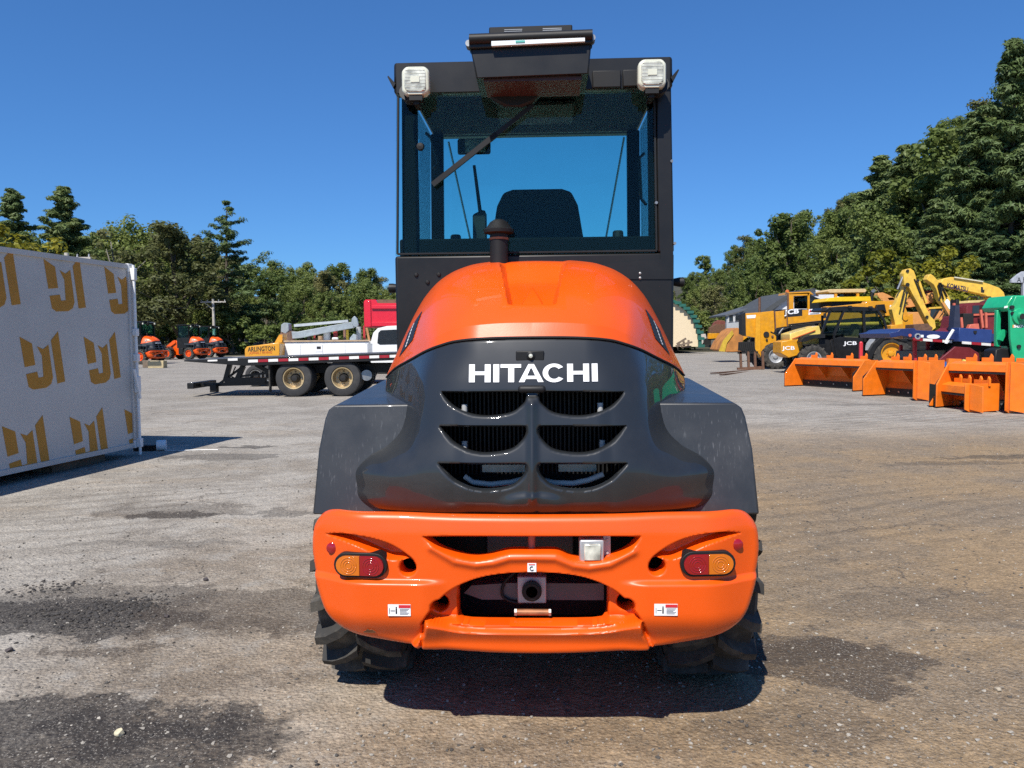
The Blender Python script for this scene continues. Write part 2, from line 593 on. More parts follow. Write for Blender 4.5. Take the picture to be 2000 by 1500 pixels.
def wheel(parent, x, y, rad, width, rim_r, side, rim_mat, lugs=18, name='tyre'):
    """a tyre with angled lugs, its rim a child; axis along x"""
    b = MB()
    w = width / 2
    rb = rad - 0.045
    prof = [(rim_r, -w * 0.72), (rim_r + 0.03, -w * 0.86), (rim_r + (rb - rim_r) * 0.5, -w), (rb - 0.05, -w * 0.97), (rb - 0.012, -w * 0.85), (rb, -w * 0.5),
            (rb + 0.004, 0), (rb, w * 0.5), (rb - 0.012, w * 0.85), (rb - 0.05, w * 0.97), (rim_r + (rb - rim_r) * 0.5, w), (rim_r + 0.03, w * 0.86), (rim_r, w * 0.72)]
    b.lathe(prof, (0, 0, 0), (1, 0, 0), n=48, closed=True)
    for s in (-1, 1):
        for k in range(lugs):
            t0 = 2 * math.pi * (k + (0.25 if s > 0 else -0.25)) / lugs
            dth = 0.30 * 2 * math.pi / lugs
            secs = []
            for (fx, ft, rt, rl) in ((0.02, 0.0, rad, rb - 0.01), (0.35, 0.30, rad, rb - 0.01), (0.7, 0.50, rad - 0.002, rb - 0.015), (0.98, 0.60, rad - 0.014, rb - 0.04), (1.03, 0.66, rad - 0.085, rb - 0.10)):
                th = t0 + ft * 2 * math.pi / lugs * 1.1
                sx = s * fx * w
                row = []
                for (rr, off) in ((rl, -dth * 0.62), (rt, -dth * 0.42), (rt, dth * 0.42), (rl, dth * 0.62)):
                    row.append((sx, math.cos(th + off) * rr, math.sin(th + off) * rr))
                secs.append(row)
            vs = [p for r_ in secs for p in r_]
            fs = []
            for i in range(len(secs) - 1):
                for j in range(4):
                    a, c = i * 4 + j, i * 4 + (j + 1) % 4
                    fs.append((a, c, c + 4, a + 4) if s > 0 else (a, a + 4, c + 4, c))
            fs += [(3, 2, 1, 0) if s > 0 else (0, 1, 2, 3), tuple(range(16, 20)) if s > 0 else tuple(range(16, 20))[::-1]]
            b.add(vs, fs)
    o = b.build(name, M_RUBBER, parent, smooth=35)
    o.location = (x, y, rad - 0.01)
    h = MB()
    e = side * w
    h.lathe([(rim_r + 0.012, e * 0.74), (rim_r, e * 0.86), (rim_r - 0.03, e * 0.80), (rim_r - 0.045, e * 0.40), (0.12, e * 0.34), (0.115, e * 0.62), (0.09, e * 0.66), (0.0, e * 0.66)], (0, 0, 0), (1, 0, 0), n=28, cap0=False)
    for k in range(8):
        t = 2 * math.pi * k / 8
        h.cyl((e * 0.34, math.cos(t) * 0.155, math.sin(t) * 0.155), (e * 0.46, math.cos(t) * 0.155, math.sin(t) * 0.155), 0.014, n=6)
    h.cyl((-e * 0.6, 0, 0), (e * 0.30, 0, 0), rim_r - 0.05, n=24)
    h.build('rim', rim_mat, o, smooth=35)
    return o

# ---- surfaces of the engine cover: y = gpan(x, z)
_lev = [
    (0.85, [(0, -.690), (.3, -.68), (.45, -.64), (.55, -.60), (.63, -.55), (.78, -.44)]),
    (0.895, [(0, -.760), (.3, -.75), (.45, -.71), (.55, -.665), (.63, -.61), (.78, -.48)]),
    (0.94, [(0, -.790), (.3, -.78), (.45, -.735), (.55, -.685), (.63, -.625), (.78, -.49)]),
    (1.065, [(0, -.795), (.3, -.785), (.45, -.74), (.55, -.68), (.63, -.60), (.78, -.43)]),
    (1.20, [(0, -.765), (.3, -.75), (.43, -.69), (.52, -.55), (.60, -.38), (.72, -.15)]),
    (1.38, [(0, -.735), (.25, -.72), (.40, -.65), (.52, -.43), (.62, -.20), (.72, .10)]),
    (1.50, [(0, -.700), (.20, -.69), (.366, -.61), (.498, -.39), (.61, -.15), (.72, .12)]),
    (1.60, [(0, -.660), (.20, -.65), (.366, -.57), (.498, -.36), (.61, -.12), (.72, .14)]),
]
_lz = [a for a, _ in _lev]
_lf = [pchip(*zip(*b), flat0=True) for _, b in _lev]
def gpan(X, Z):
    X, Z = np.abs(np.asarray(X, float)), np.asarray(Z, float)
    vals = np.stack([f(X) for f in _lf])
    # cubic blending between levels
    zz = np.clip(Z, _lz[0], _lz[-1])
    i = np.clip(np.searchsorted(_lz, zz, side='right') - 1, 0, len(_lz) - 2)
    lz = np.array(_lz)
    h = lz[i + 1] - lz[i]
    t = (zz - lz[i]) / h
    take = lambda k: np.take_along_axis(vals, np.clip(k, 0, len(_lz) - 1)[None], 0)[0]
    p1, p2 = take(i), take(i + 1)
    p0, p3 = take(i - 1), take(i + 2)
    h0 = np.where(i > 0, lz[i] - lz[np.maximum(i - 1, 0)], h)
    h3 = np.where(i < len(_lz) - 2, lz[np.minimum(i + 2, len(_lz) - 1)] - lz[i + 1], h)
    m1 = np.where(i > 0, (p2 - p0) / (h + h0), (p2 - p1) / h) * h
    m2 = np.where(i < len(_lz) - 2, (p3 - p1) / (h + h3), (p2 - p1) / h) * h
    t2, t3 = t * t, t ** 3
    return (2 * t3 - 3 * t2 + 1) * p1 + (t3 - 2 * t2 + t) * m1 + (-2 * t3 + 3 * t2) * p2 + (t3 - t2) * m2

BND = [(0.0, 1.550), (.10, 1.5495), (.208, 1.546), (.30, 1.537), (.366, 1.520), (.44, 1.495), (.498, 1.470), (.56, 1.444), (.61, 1.424), (.665, 1.395), (.71, 1.365)]

def letter_polys():
    """HITACHI in wide grotesque capitals, cap height 1"""
    s = 0.265
    def rect(x0, x1, z0, z1): return [(x0, z0), (x1, z0), (x1, z1), (x0, z1)]
    out, x, g = [], 0.0, 0.10
    def H(x): return [rect(x, x + s, 0, 1), rect(x + s, x + 0.98 - s, 0.40, 0.60), rect(x + 0.98 - s, x + 0.98, 0, 1)], 0.98
    def I(x): return [rect(x, x + s, 0, 1)], s
    def T(x): return [rect(x, x + 0.92, 0.80, 1), rect(x + 0.345, x + 0.345 + s, 0, 0.80)], 0.92
    def A(x):
        w = 1.10
        return [[(x, 0), (x + 0.245, 0), (x + 0.55 - 0.03, 0.76), (x + 0.55 - 0.03, 1), (x + 0.425, 1)],
                [(x + w, 0), (x + w - 0.425 + 0.0, 1), (x + 0.52, 1), (x + 0.52, 0.76), (x + 0.58, 0.76), (x + w - 0.245, 0)],
                [(x + 0.30, 0.17), (x + 0.80, 0.17), (x + 0.73, 0.35), (x + 0.37, 0.35)]], w
    def C(x):
        pts, w = [], 1.0
        for k in range(25):
            t = R(38 + (322 - 38) * k / 24)
            pts.append((x + 0.5 + 0.5 * math.cos(t) * 1.02, 0.5 + 0.52 * math.sin(t)))
        for k in range(24, -1, -1):
            t = R(42 + (318 - 42) * k / 24)
            pts.append((x + 0.5 + 0.27 * math.cos(t) * 1.0, 0.5 + 0.33 * math.sin(t)))
        return [pts], w
    gaps = {'HI': .12, 'IT': .06, 'TA': -.10, 'AC': -.03, 'CH': .08}
    word = 'HITACHI'
    fn = dict(H=H, I=I, T=T, A=A, C=C)
    for i, ch in enumerate(word):
        p, w = fn[ch](x)
        out += p
        x += w + gaps.get(word[i:i + 2], 0.1)
    return out, x - 0.1

def make_loader():
    root = thing('wheel_loader', 'orange and charcoal wheel loader seen from behind, closest machine in the yard', 'wheel loader')
    root.matrix_world = LROOT_M
    # ---------------------------------------------------------------- rear bumper, a cast counterweight
    YB = -0.83
    out_px = [(1045, 1004), (1200, 1003), (1300, 1000), (1395, 1000), (1432, 1001), (1458, 1009), (1476, 1028), (1484, 1050), (1486, 1085), (1481, 1125), (1470, 1168), (1455, 1200),
              (1437, 1220), (1405, 1235), (1340, 1247), (1276, 1256), (1200, 1262), (1120, 1266), (1045, 1267)]
    outline = smooth_poly([(x * 1.040, z - 0.022 * max(0, min(1, (0.62 - z) / 0.15)) - 0.004) for x, z in half(out_px, YB)], 3)
    ax = lp(1045, 1000, YB)[0]
    P = lambda pts: [(lambda q: (q[0] - ax, q[1]))(lp(u, v, YB)) for u, v in pts]
    slot = smooth_poly(P([(832, 1046), (900, 1045), (1045, 1045), (1190, 1045), (1255, 1046), (1243, 1064), (1218, 1080), (1185, 1091), (1150, 1094), (1120, 1089), (1100, 1079), (1085, 1076),
                          (1045, 1076), (1005, 1076), (985, 1080), (960, 1087), (930, 1090), (895, 1083), (860, 1068)]), 4, corners=(0, 4))
    arch = smooth_poly(P([(828, 1216), (842, 1193), (868, 1163), (900, 1141), (945, 1124), (995, 1116), (1045, 1114), (1095, 1116), (1145, 1124), (1190, 1141), (1222, 1163), (1248, 1193), (1262, 1216)]), 4, corners=(0, 12))
    dark = smooth_poly(P([(897, 1211), (897, 1152), (905, 1143), (945, 1127), (995, 1119), (1045, 1117), (1095, 1119), (1145, 1127), (1188, 1143), (1195, 1152), (1195, 1211), (1165, 1220), (1045, 1221), (925, 1220)]), 3, corners=(0, 10))
    holes = [slot, dark]
    for u, v, r_ in ((803, 1106, 0.031), (1287, 1104, 0.031), (863, 1184, 0.030), (1228, 1181, 0.030)):
        c = P([(u, v)])[0]
        holes.append(np.array([(c[0] + r_ * math.cos(2 * math.pi * k / 24), c[1] + 1.05 * r_ * math.sin(2 * math.pi * k / 24)) for k in range(24)]))
    brow_l = P([(632, 1051), (660, 1045), (695, 1044), (735, 1050), (775, 1064), (806, 1084), (816, 1094), (798, 1089), (772, 1092), (745, 1083), (705, 1066), (665, 1056)])
    brow_r = P([(1458, 1047), (1430, 1041), (1395, 1040), (1355, 1046), (1315, 1061), (1284, 1081), (1274, 1092), (1292, 1087), (1318, 1090), (1345, 1080), (1385, 1063), (1425, 1053)])
    brow_l, brow_r = smooth_poly(brow_l, 4, corners=(0, 6)), smooth_poly(brow_r, 4, corners=(0, 6))
    step = smooth_poly(P([(838, 1206), (860, 1210), (900, 1222), (960, 1226), (1045, 1227), (1130, 1226), (1190, 1222), (1232, 1210), (1256, 1206), (1264, 1232), (1272, 1275), (1045, 1285), (820, 1275), (830, 1232)]), 3)
    lip = P([(850, 1066), (895, 1092), (935, 1099), (970, 1095), (1000, 1086), (1045, 1085), (1090, 1086), (1125, 1100), (1155, 1104), (1195, 1098), (1240, 1075)])
    seam_l, seam_r = P([(834, 1212), (826, 1275)]), P([(1257, 1212), (1279, 1275)])
    def near(path, X, Z):
        best = np.full(X.shape, 1e9)
        for (a, b), (c, d) in zip(path[:-1], path[1:]):
            ex, ez = c - a, d - b
            t = np.clip(((X - a) * ex + (Z - b) * ez) / (ex * ex + ez * ez), 0, 1)
            best = np.minimum(best, np.hypot(X - a - t * ex, Z - b - t * ez))
        return best
    def hb(X, Z):
        A = np.abs(X)
        Y = -0.855 + 0.02 * (A / 0.8) ** 2 + 0.085 * sstep(0.60, 0.86, A) ** 1.3
        Y = Y + 0.055 * sstep(0.56, 0.42, Z) ** 1.5                                    # rolls under
        Y = Y - 0.022 * sstep(0.672, 0.652, Z) * sstep(0.30, 0.42, A)                   # the fuller lower half
        Y = Y + 0.012 * sstep(0.83, 0.91, Z)
        for br in (brow_l, brow_r):
            s = sdf(br, X, Z)
            Y = Y + 0.058 * sstep(-0.003, 0.015, s)
        s = sdf(arch, X, Z)
        Y = Y + 0.060 * sstep(-0.002, 0.012, s) * (sdf(step, X, Z) < 0)
        s2 = sdf(step, X, Z)
        Y = Y - 0.035 * sstep(-0.003, 0.018, s2)
        Y = Y - 0.013 * np.exp(-(near(lip, X, Z) / 0.016) ** 2)
        for sm in (seam_l, seam_r):
            Y = Y + 0.018 * np.exp(-(near(sm, X, Z) / 0.005) ** 2)
        return Y
    bump = relief('bumper', outline, holes, hb, M_ORANGE, root, cell=0.004, back=-0.35, hole_back=0.08, edge_r=0.026, hole_r=0.006, taper=(1.0, -0.12))
    # chipped paint
    for u, v, rot in ((727, 1232, 0), ):
        c = P([(u, v)])[0]
        pts = smooth_poly([(c[0] + dx, c[1] + dz) for dx, dz in ((-.026, -.004), (-.012, .004), (-.006, .012), (.002, .006), (.010, .009), (.024, -.003), (.012, -.008), (-.010, -.008))], 2)
        vs = [(x, float(hb(np.array([x]), np.array([z]))[0]) - 0.004, z) for x, z in pts]
        MB().prism(vs, (0, 0.006, 0)).build('paint_chip', M_COPPER, bump)
    # warning stickers and the small plate
    def sticker(u, v, w, h, marks=True):
        c = P([(u, v)])[0]
        y0 = float(hb(np.array([c[0]]), np.array([c[1]]))[0]) - 0.004
        s_ = MB().box((c[0] - w / 2, y0, c[1] - h / 2), (c[0] + w / 2, y0 + 0.003, c[1] + h / 2)).build('warning_sticker', M_DECAL, root)
        y1 = y0 - 0.0015
        if marks:
            MB().box((c[0] - 0.002, y1, c[1] + h * 0.22), (c[0] + w * 0.49, y1 + 0.001, c[1] + h * 0.48)).build('red_band', M_REDPRINT, s_)
            k = MB()
            k.box((c[0] - w * 0.16, y1, c[1] - h * 0.30), (c[0] - w * 0.10, y1 + 0.001, c[1] + h * 0.16))
            k.box((c[0] - w * 0.155, y1, c[1] + h * 0.19), (c[0] - w * 0.105, y1 + 0.001, c[1] + h * 0.32))
            k.box((c[0] - w * 0.38, y1, c[1] - h * 0.06), (c[0] - w * 0.19, y1 + 0.001, c[1] - h * 0.01))
            k.box((c[0] - w * 0.44, y1, c[1] - h * 0.3), (c[0] - w * 0.42, y1 + 0.001, c[1] + h * 0.2))
            for i in range(5):
                k.box((c[0] + w * 0.02, y1, c[1] + h * (0.10 - 0.11 * i)), (c[0] + w * (0.44 - 0.06 * (i % 3)), y1 + 0.001, c[1] + h * (0.125 - 0.11 * i)))
            k.build('pictogram', M_INK, s_)
        else:
            k = MB()
            k.tube([(c[0] + 0.007 * math.cos(t), y1, c[1] - 0.003 + 0.007 * math.sin(t)) for t in [R(60 + 24 * i) for i in range(12)]], 0.0016, n=5)
            k.build('pictogram', M_INK, s_)
            MB().box((c[0] - w * 0.36, y1, c[1] + h * 0.30), (c[0] + w * 0.36, y1 + 0.001, c[1] + h * 0.40)).build('red_band', M_REDPRINT, s_)
    sticker(789, 1184, 0.083, 0.042)
    sticker(1302, 1183, 0.083, 0.042)
    sticker(1044, 1104, 0.032, 0.032, False)
    # tail lights
    for (u, v, s) in ((712, 1101, -1), (1385, 1098, 1)):
        c = P([(u, v)])[0]
        y0 = -0.855 + 0.02 * (abs(c[0]) / 0.8) ** 2 + 0.085 * float(sstep(0.60, 0.86, abs(c[0]))) ** 1.3
        tilt = Matrix.Rotation(R(5 * s), 3, 'Z')
        def stad(wd, ht, n=10):
            r_ = ht / 2
            a = [(wd / 2 - r_ + r_ * math.cos(t), r_ * math.sin(t)) for t in [math.pi * (i / n - 0.5) for i in range(n + 1)]]
            return a + [(-x, -z) for x, z in a]
        cc = Vector((c[0], y0 + 0.006, c[1]))
        hous = MB()
        hous.prism([cc + tilt @ Vector((x, -0.018, z)) for x, z in stad(0.202, 0.092)], tilt @ Vector((0, 0.06, 0)))
        ho = hous.build('tail_light', M_PLASTIC, root, bevel=0.004)
        st = stad(0.180, 0.072)
        for nm, mm, sgn in (('red_lens', M_REDLENS, -s), ('amber_lens', M_AMBER, s)):
            pts = [(x if x * sgn > 0 else 0.0006 * sgn, z) for x, z in st if x * sgn > -1e-9]
            if sgn < 0:
                pts = sorted(pts, key=lambda p: math.atan2(p[1], p[0] + 0.05))
            else:
                pts = sorted(pts, key=lambda p: math.atan2(p[1], p[0] - 0.05))
            pts = [p for p in pts if abs(p[0]) > 0.001] + []
            full = sorted(pts + [(0.0006 * sgn, 0.036), (0.0006 * sgn, -0.036)], key=lambda p: math.atan2(p[1], p[0] - 0.05 * sgn))
            ln = MB().prism([cc + tilt @ Vector((x, -0.027, z)) for x, z in full], tilt @ Vector((0, 0.012, 0)))
            for k in range(3):
                r_ = 0.030 - 0.009 * k
                ctr = cc + tilt @ Vector((0.042 * sgn, -0.027, 0))
                ln.tube([ctr + tilt @ Vector((r_ * math.cos(2 * math.pi * i / 20), 0, r_ * math.sin(2 * math.pi * i / 20))) for i in range(21)], 0.0022, n=6)
            ln.build(nm, mm, ho, bevel=0.003)
        e = P([(648, 1076)] if s < 0 else [(1450, 1069)])[0]
        ye = float(hb(np.array([e[0]]), np.array([e[1]]))[0])
        rf = MB()
        rf.lathe([(0.0, -0.009), (0.017, -0.008), (0.021, -0.005), (0.023, 0.012)], (e[0], ye, e[1]), tilt @ Vector((0, 1, 0)), n=20)
        rf.build('reflector', M_REDLENS, root, smooth=40)
    # what the openings of the bumper show
    MB().box((-0.62, -0.52, 0.42), (0.62, 0.40, 0.93)).build('rear_chassis', M_DARK, root)
    lk = MB()
    a, c = lp3(1136, 1049, -0.80), lp3(1183, 1093, -0.80)
    lk.box((a.x - ax, -0.84, c.z), (c.x - ax, -0.76, a.z))
    lo = lk.build('plate_lamp', M_GALV, root, bevel=0.006)
    MB().box((a.x - ax + 0.016, -0.852, c.z + 0.010), (c.x - ax - 0.012, -0.838, a.z - 0.014)).build('lens', M_CLEAR, lo, bevel=0.004)
    MB().box((c.x - ax + 0.002, -0.79, c.z + 0.012), (c.x - ax + 0.028, -0.785, a.z + 0.002)).cyl((c.x - ax + 0.016, -0.79, a.z - 0.012), (c.x - ax + 0.016, -0.797, a.z - 0.012), 0.005, n=8).cyl((c.x - ax + 0.016, -0.79, c.z + 0.024), (c.x - ax + 0.016, -0.797, c.z + 0.024), 0.005, n=8).build('lamp_bracket', M_GALV, root)
    p = P([(1043, 1046)])[0]
    MB().cyl((p[0], -0.78, p[1] + 0.02), (p[0], -0.78, p[1] - 0.085), 0.014, n=12).build('pull_rod', mat('faded_red_rod', (0.35, 0.12, 0.08), rough=0.5), root, smooth=40)
    MB().box((-0.26, -0.60, 0.79), (0.10, -0.58, 0.805)).build('cross_brace', M_ORANGE, root)
    # reversing alarm on its bracket, hose, tray and pin in the arched opening
    q = P([(1043, 1172)])[0]
    ba = MB().box((q[0] - 0.055, -0.72, q[1] - 0.052), (q[0] + 0.055, -0.66, q[1] + 0.052)).build('reversing_alarm', M_GALV, root, bevel=0.005)
    MB().lathe([(0.030, 0.0), (0.038, -0.012), (0.038, -0.03), (0.018, -0.032), (0.016, -0.02), (0.0, -0.02)], (q[0], -0.72, q[1] + 0.004), (0, 1, 0), n=24).build('horn_cone', M_PLASTIC, ba, smooth=40)
    hz = MB()
    for i in range(3):
        hz.lathe([(0.010 + 0.009 * i, -0.034), (0.013 + 0.009 * i, -0.034), (0.013 + 0.009 * i, -0.030)], (q[0], -0.72, q[1] + 0.004), (0, 1, 0), n=20)
    hz.build('horn_ring', M_PLASTIC, ba)
    h0, h1, h2, h3 = [P([x])[0] for x in ((1035, 1128), (990, 1155), (985, 1190), (1030, 1197))]
    MB().tube([(a_[0], -0.70, a_[1]) for a_ in smooth_poly([h0, h1, h2, h3], 6)[:18]], 0.006, n=8).build('hose', M_PLASTIC, root, smooth=60)
    q2 = P([(1045, 1209)])[0]
    pn = MB().cyl((q2[0] - 0.062, -0.76, q2[1]), (q2[0] + 0.062, -0.76, q2[1]), 0.012, n=14).build('tow_pin', M_COPPER, root, smooth=40)
    for e_ in (-1, 1):
        MB().cyl((q2[0] + e_ * 0.060, -0.76, q2[1]), (q2[0] + e_ * 0.069, -0.76, q2[1]), 0.014, n=6).build('bolt_head', M_STEEL, pn)
    MB().prism([(-0.27, -0.69, 0.565), (-0.24, -0.69, 0.595), (-0.10, -0.69, 0.605), (0.27, -0.69, 0.605), (0.27, -0.69, 0.540), (-0.20, -0.69, 0.540)], (0, 0.14, 0)).build('hitch_tray', mat('worn_grey_steel', (0.10, 0.095, 0.10), rough=0.5, metal=0.3, var=0.2), root)
    MB().box((-0.19, -0.56, 0.66), (0.16, -0.525, 0.80)).build('battery_cover', mat('dull_mauve_steel', (0.12, 0.10, 0.105), rough=0.5, metal=0.2), root, bevel=0.005)
    for u, v in ((803, 1096), (1287, 1094), (868, 1180), (1225, 1177)):
        q = P([(u, v)])[0]
        MB().cyl((q[0] + 0.004, -0.60, q[1] + 0.004), (q[0] + 0.004, -0.70, q[1] + 0.004), 0.012, n=6).build('frame_bolt', M_GALV, root)
    # ---------------------------------------------------------------- charcoal rear panel with its six openings
    right = BND + [(.705, 1.32), (.685, 1.285), (.625, 1.265), (.585, 1.22), (.575, 1.17), (.592, 1.12), (.655, 1.085), (.712, 1.035), (.742, .985), (.750, .925), (.745, .872), (.40, .868), (.20, .864), (.10, .858), (0, .852)]
    gout = smooth_poly(right + [(-x, z) for x, z in right[::-1] if x > 1e-6], 3)
    YG = -0.78
    gax = lp(1041, 900, YG)[0]
    ghol = []
    for (yt, yb, xo, pk) in ((768, 812, 181, 0), (835, 884, 183, 0), (907, 956, 185, 0)):
        yg = {768: -.745, 835: -.765, 907: -.785}[yt]
        for s in (-1, 1):
            px = [(1041 + s * xo, yt), (1041 + s * 100, yt - 1), (1041 + s * 24, yt - 2), (1041 + s * 13, yt + 1), (1041 + s * 14, yt + 14), (1041 + s * 22, yt + (yb - yt) * 0.55),
                  (1041 + s * 42, yt + (yb - yt) * 0.86), (1041 + s * 80, yb), (1041 + s * 115, yb - 2), (1041 + s * 150, yt + (yb - yt) * 0.68), (1041 + s * 170, yt + (yb - yt) * 0.33)]
            q = [lp(u, v, yg) for u, v in px]
            q = [(x - lp(1041, 900, yg)[0], z) for x, z in q]
            ghol.append(smooth_poly(q, 4, corners=(0,)))
    tab = lp(1041, 985, YG)[1]
    def hg(X, Z):
        Y = gpan(X, Z)
        A = np.abs(X)
        Y = Y - 0.020 * np.exp(-(A / 0.016) ** 2) * sstep(1.33, 1.30, Z) * sstep(0.93, 0.97, Z)         # centre rib
        Y = Y - 0.012 * sstep(0.085, 0.045, np.hypot(X * 0.55, (Z - 0.915))) * sstep(1.0, .96, Z)     # its foot
        Y = Y + 0.030 * np.exp(-((A - 0.56) / 0.10) ** 2) * np.exp(-((Z - 1.18) / 0.12) ** 2)           # hollow above the skirt
        Y = Y - 0.010 * sstep(1.335, 1.325, Z) * sstep(.30, .24, A) * sstep(.9, .95, Z)
        return Y
    gp = relief('grille_panel', gout, ghol, hg, M_GREY, root, cell=0.005, back=-0.30, hole_back=0.035, edge_r=0.012, hole_r=0.009)
    # lettering follows the panel
    polys, tw = letter_polys()
    zb, zt = lp(1041, 746, -.73)[1], lp(1041, 711, -.72)[1]
    xl, xr = lp(917, 730, -.72)[0] - gax, lp(1169, 730, -.72)[0] - gax
    lb = MB()
    for pl in polys:
        pts = [(xl + (xr - xl) * x / tw, zb + (zt - zb) * z) for x, z in pl]
        tri = tessellate_polygon([[Vector((x, 0, z)) for x, z in pts]])
        vs = [(x, float(hg(np.array([x]), np.array([z]))[0]) - 0.0035, z) for x, z in pts]
        lb.add(vs, [tuple(t) for t in tri])
    lb.build('maker_lettering', M_DECAL, gp)
    # camera in a recess above the lettering, and the dark latch below it
    p0, p1 = lp3(1009, 705, -.70), lp3(1064, 685, -.70)
    cb = MB().box((p0.x - gax, -0.712, p0.z), (p1.x - gax, -0.65, p1.z)).build('camera_recess', M_PLASTIC, gp, bevel=0.004)
    q = lp3(1038, 695, -.70)
    MB().lathe([(0.0, -0.058), (0.006, -0.056), (0.010, -0.050), (0.017, -0.046), (0.017, -0.03)], (q.x - gax, -0.668, q.z), (0, 1, 0), n=18).build('rear_camera', M_PLASTIC, root, smooth=40)
    MB().lathe([(0.0, -0.060), (0.007, -0.0575), (0.009, -0.050)], (q.x - gax, -0.668, q.z), (0, 1, 0), n=14).build('camera_lens', M_CLEAR, root, smooth=40)
    p0, p1 = lp3(1013, 768, -.75), lp3(1067, 753, -.75)
    MB().box((p0.x - gax, -0.757, p0.z), (p1.x - gax, -0.70, p1.z)).build('hood_latch', M_PLASTIC, gp, bevel=0.012, seg=3)
    q = lp3(1040, 990, -.78)
    # radiator behind the openings
    MB().box((-0.46, -0.42, 0.92), (0.46, -0.38, 1.42)).build('radiator', M_DARK, root)
    fins = MB()
    for i in range(48):
        x = -0.40 + 0.80 * i / 47
        fins.box((x - 0.003, -0.52, 1.00), (x + 0.003, -0.42, 1.41))
    tag(fins.build('radiator_fins', mat('radiator_fin', (0.012, 0.012, 0.012), rough=0.5, metal=0.3), root), kind='stuff')
    for (u0, u1, v0, v1) in ((943, 1027, 908, 922), (1092, 1166, 907, 921)):
        a, c = lp3(u0, v0, -.60), lp3(u1, v1, -.60)
        MB().box((a.x - gax, -0.60, c.z), (c.x - gax, -0.595, a.z)).build('condenser_mesh', M_MESHG, root)
    hoses = MB()
    for u, v0, v1 in ((908, 790, 815), (1174, 787, 812), (908, 862, 885), (1178, 860, 884)):
        a, c = lp3(u, v0, -.68), lp3(u, v1, -.68)
        MB().cyl((a.x - gax, -0.67, a.z), (a.x - gax, -0.67, c.z - 0.02), 0.011, n=12).build('coolant_pipe', M_HOSE, root, smooth=40)
    for us in ((908, 925, 960, 1000, 1026), (1060, 1085, 1120, 1150, 1180)):
        pts = []
        for i, u in enumerate(us):
            v = [930, 942, 946, 942, 935][i] if us[0] < 1000 else [938, 943, 944, 938, 926][i]
            a = lp3(u, v, -.70)
            pts.append((a.x - gax, -0.70, a.z))
        MB().tube(pts, 0.011, n=10).build('coolant_pipe', M_HOSE, root, smooth=60)
    # ---------------------------------------------------------------- orange hood
    bf = pchip(*zip(*BND), flat0=True)
    us = [0, .2, .38, .52, .63, .73, .80, .87, .92, .965, 1.0]
    bxu = pchip(us, [x for x, _ in BND])
    tx = pchip([0, .2, .38, .52, .63, .73, .80, .87, .92, .965, 1.0], [0, .14, .262, .358, .442, .515, .568, .62, .655, .69, .715])
    tz = pchip([0, .2, .38, .52, .63, .73, .80, .87, .92, .965, 1.0], [1.920, 1.916, 1.905, 1.878, 1.83, 1.755, 1.67, 1.565, 1.49, 1.42, 1.366], flat0=True)
    NU, NV = 240, 80
    uu = np.linspace(-1, 1, NU + 1)
    au, sg = np.abs(uu), np.where(uu < 0, -1.0, 1.0)
    BX = bxu(au)
    BZ = bf(BX)
    BY = gpan(BX, BZ)
    rows = [np.stack([sg * BX, BY + 0.010, BZ + 0.0], 1), np.stack([sg * BX, BY, BZ + 0.006], 1)]
    kh = 0.058 * (1 - au ** 3)
    KX, KY, KZ = BX * (1 - 0.02 * (1 - au)), BY + 0.014 + 0.01 * (1 - au), BZ + kh
    for t in (0.33, 0.66, 0.94):
        rows.append(np.stack([sg * (BX + (KX - BX) * t), BY + (KY - BY) * t, BZ + 0.006 + (kh - 0.006) * t], 1))
    TX, TZ, TY = tx(au), tz(au), np.full(NU + 1, 0.07)
    CX = KX * 0.42 + TX * 0.58 + 0.03 * au * (1 - au)
    CY = KY * 0.62 + TY * 0.38
    CZ = KZ * 0.42 + TZ * 0.58 + 0.075 * (1 - au ** 2)
    for k in range(NV + 1):
        t = k / NV
        t = t ** 1.15
        X = (1 - t) ** 2 * KX + 2 * t * (1 - t) * CX + t * t * TX
        Y = (1 - t) ** 2 * KY + 2 * t * (1 - t) * CY + t * t * TY
        Z = (1 - t) ** 2 * KZ + 2 * t * (1 - t) * CZ + t * t * TZ
        wv = 0.083 + 0.085 * t
        dep = 0.075 * float(np.clip((t - 0.155) / 0.05, 0, 1)) * (1 - 0.92 * float(sstep(0.66, 0.93, t)))
        inside = np.clip((wv - np.abs(X)) / 0.030, 0, 1)
        w2 = 0.080 * (1 - (t - 0.155) / 0.42)
        inside = inside - 0.42 * np.clip((w2 - np.abs(X)) / 0.018, 0, 1)
        Z = Z - dep * inside
        Y = Y + 0.25 * dep * inside
        rows.append(np.stack([sg * X, Y, Z], 1))
    V = np.concatenate(rows)
    n1 = NU + 1
    F = [(j * n1 + i, j * n1 + i + 1, (j + 1) * n1 + i + 1, (j + 1) * n1 + i) for j in range(len(rows) - 1) for i in range(NU)]
    hood = mesh_obj('hood', V.tolist(), F, M_ORANGE, root, smooth=24)
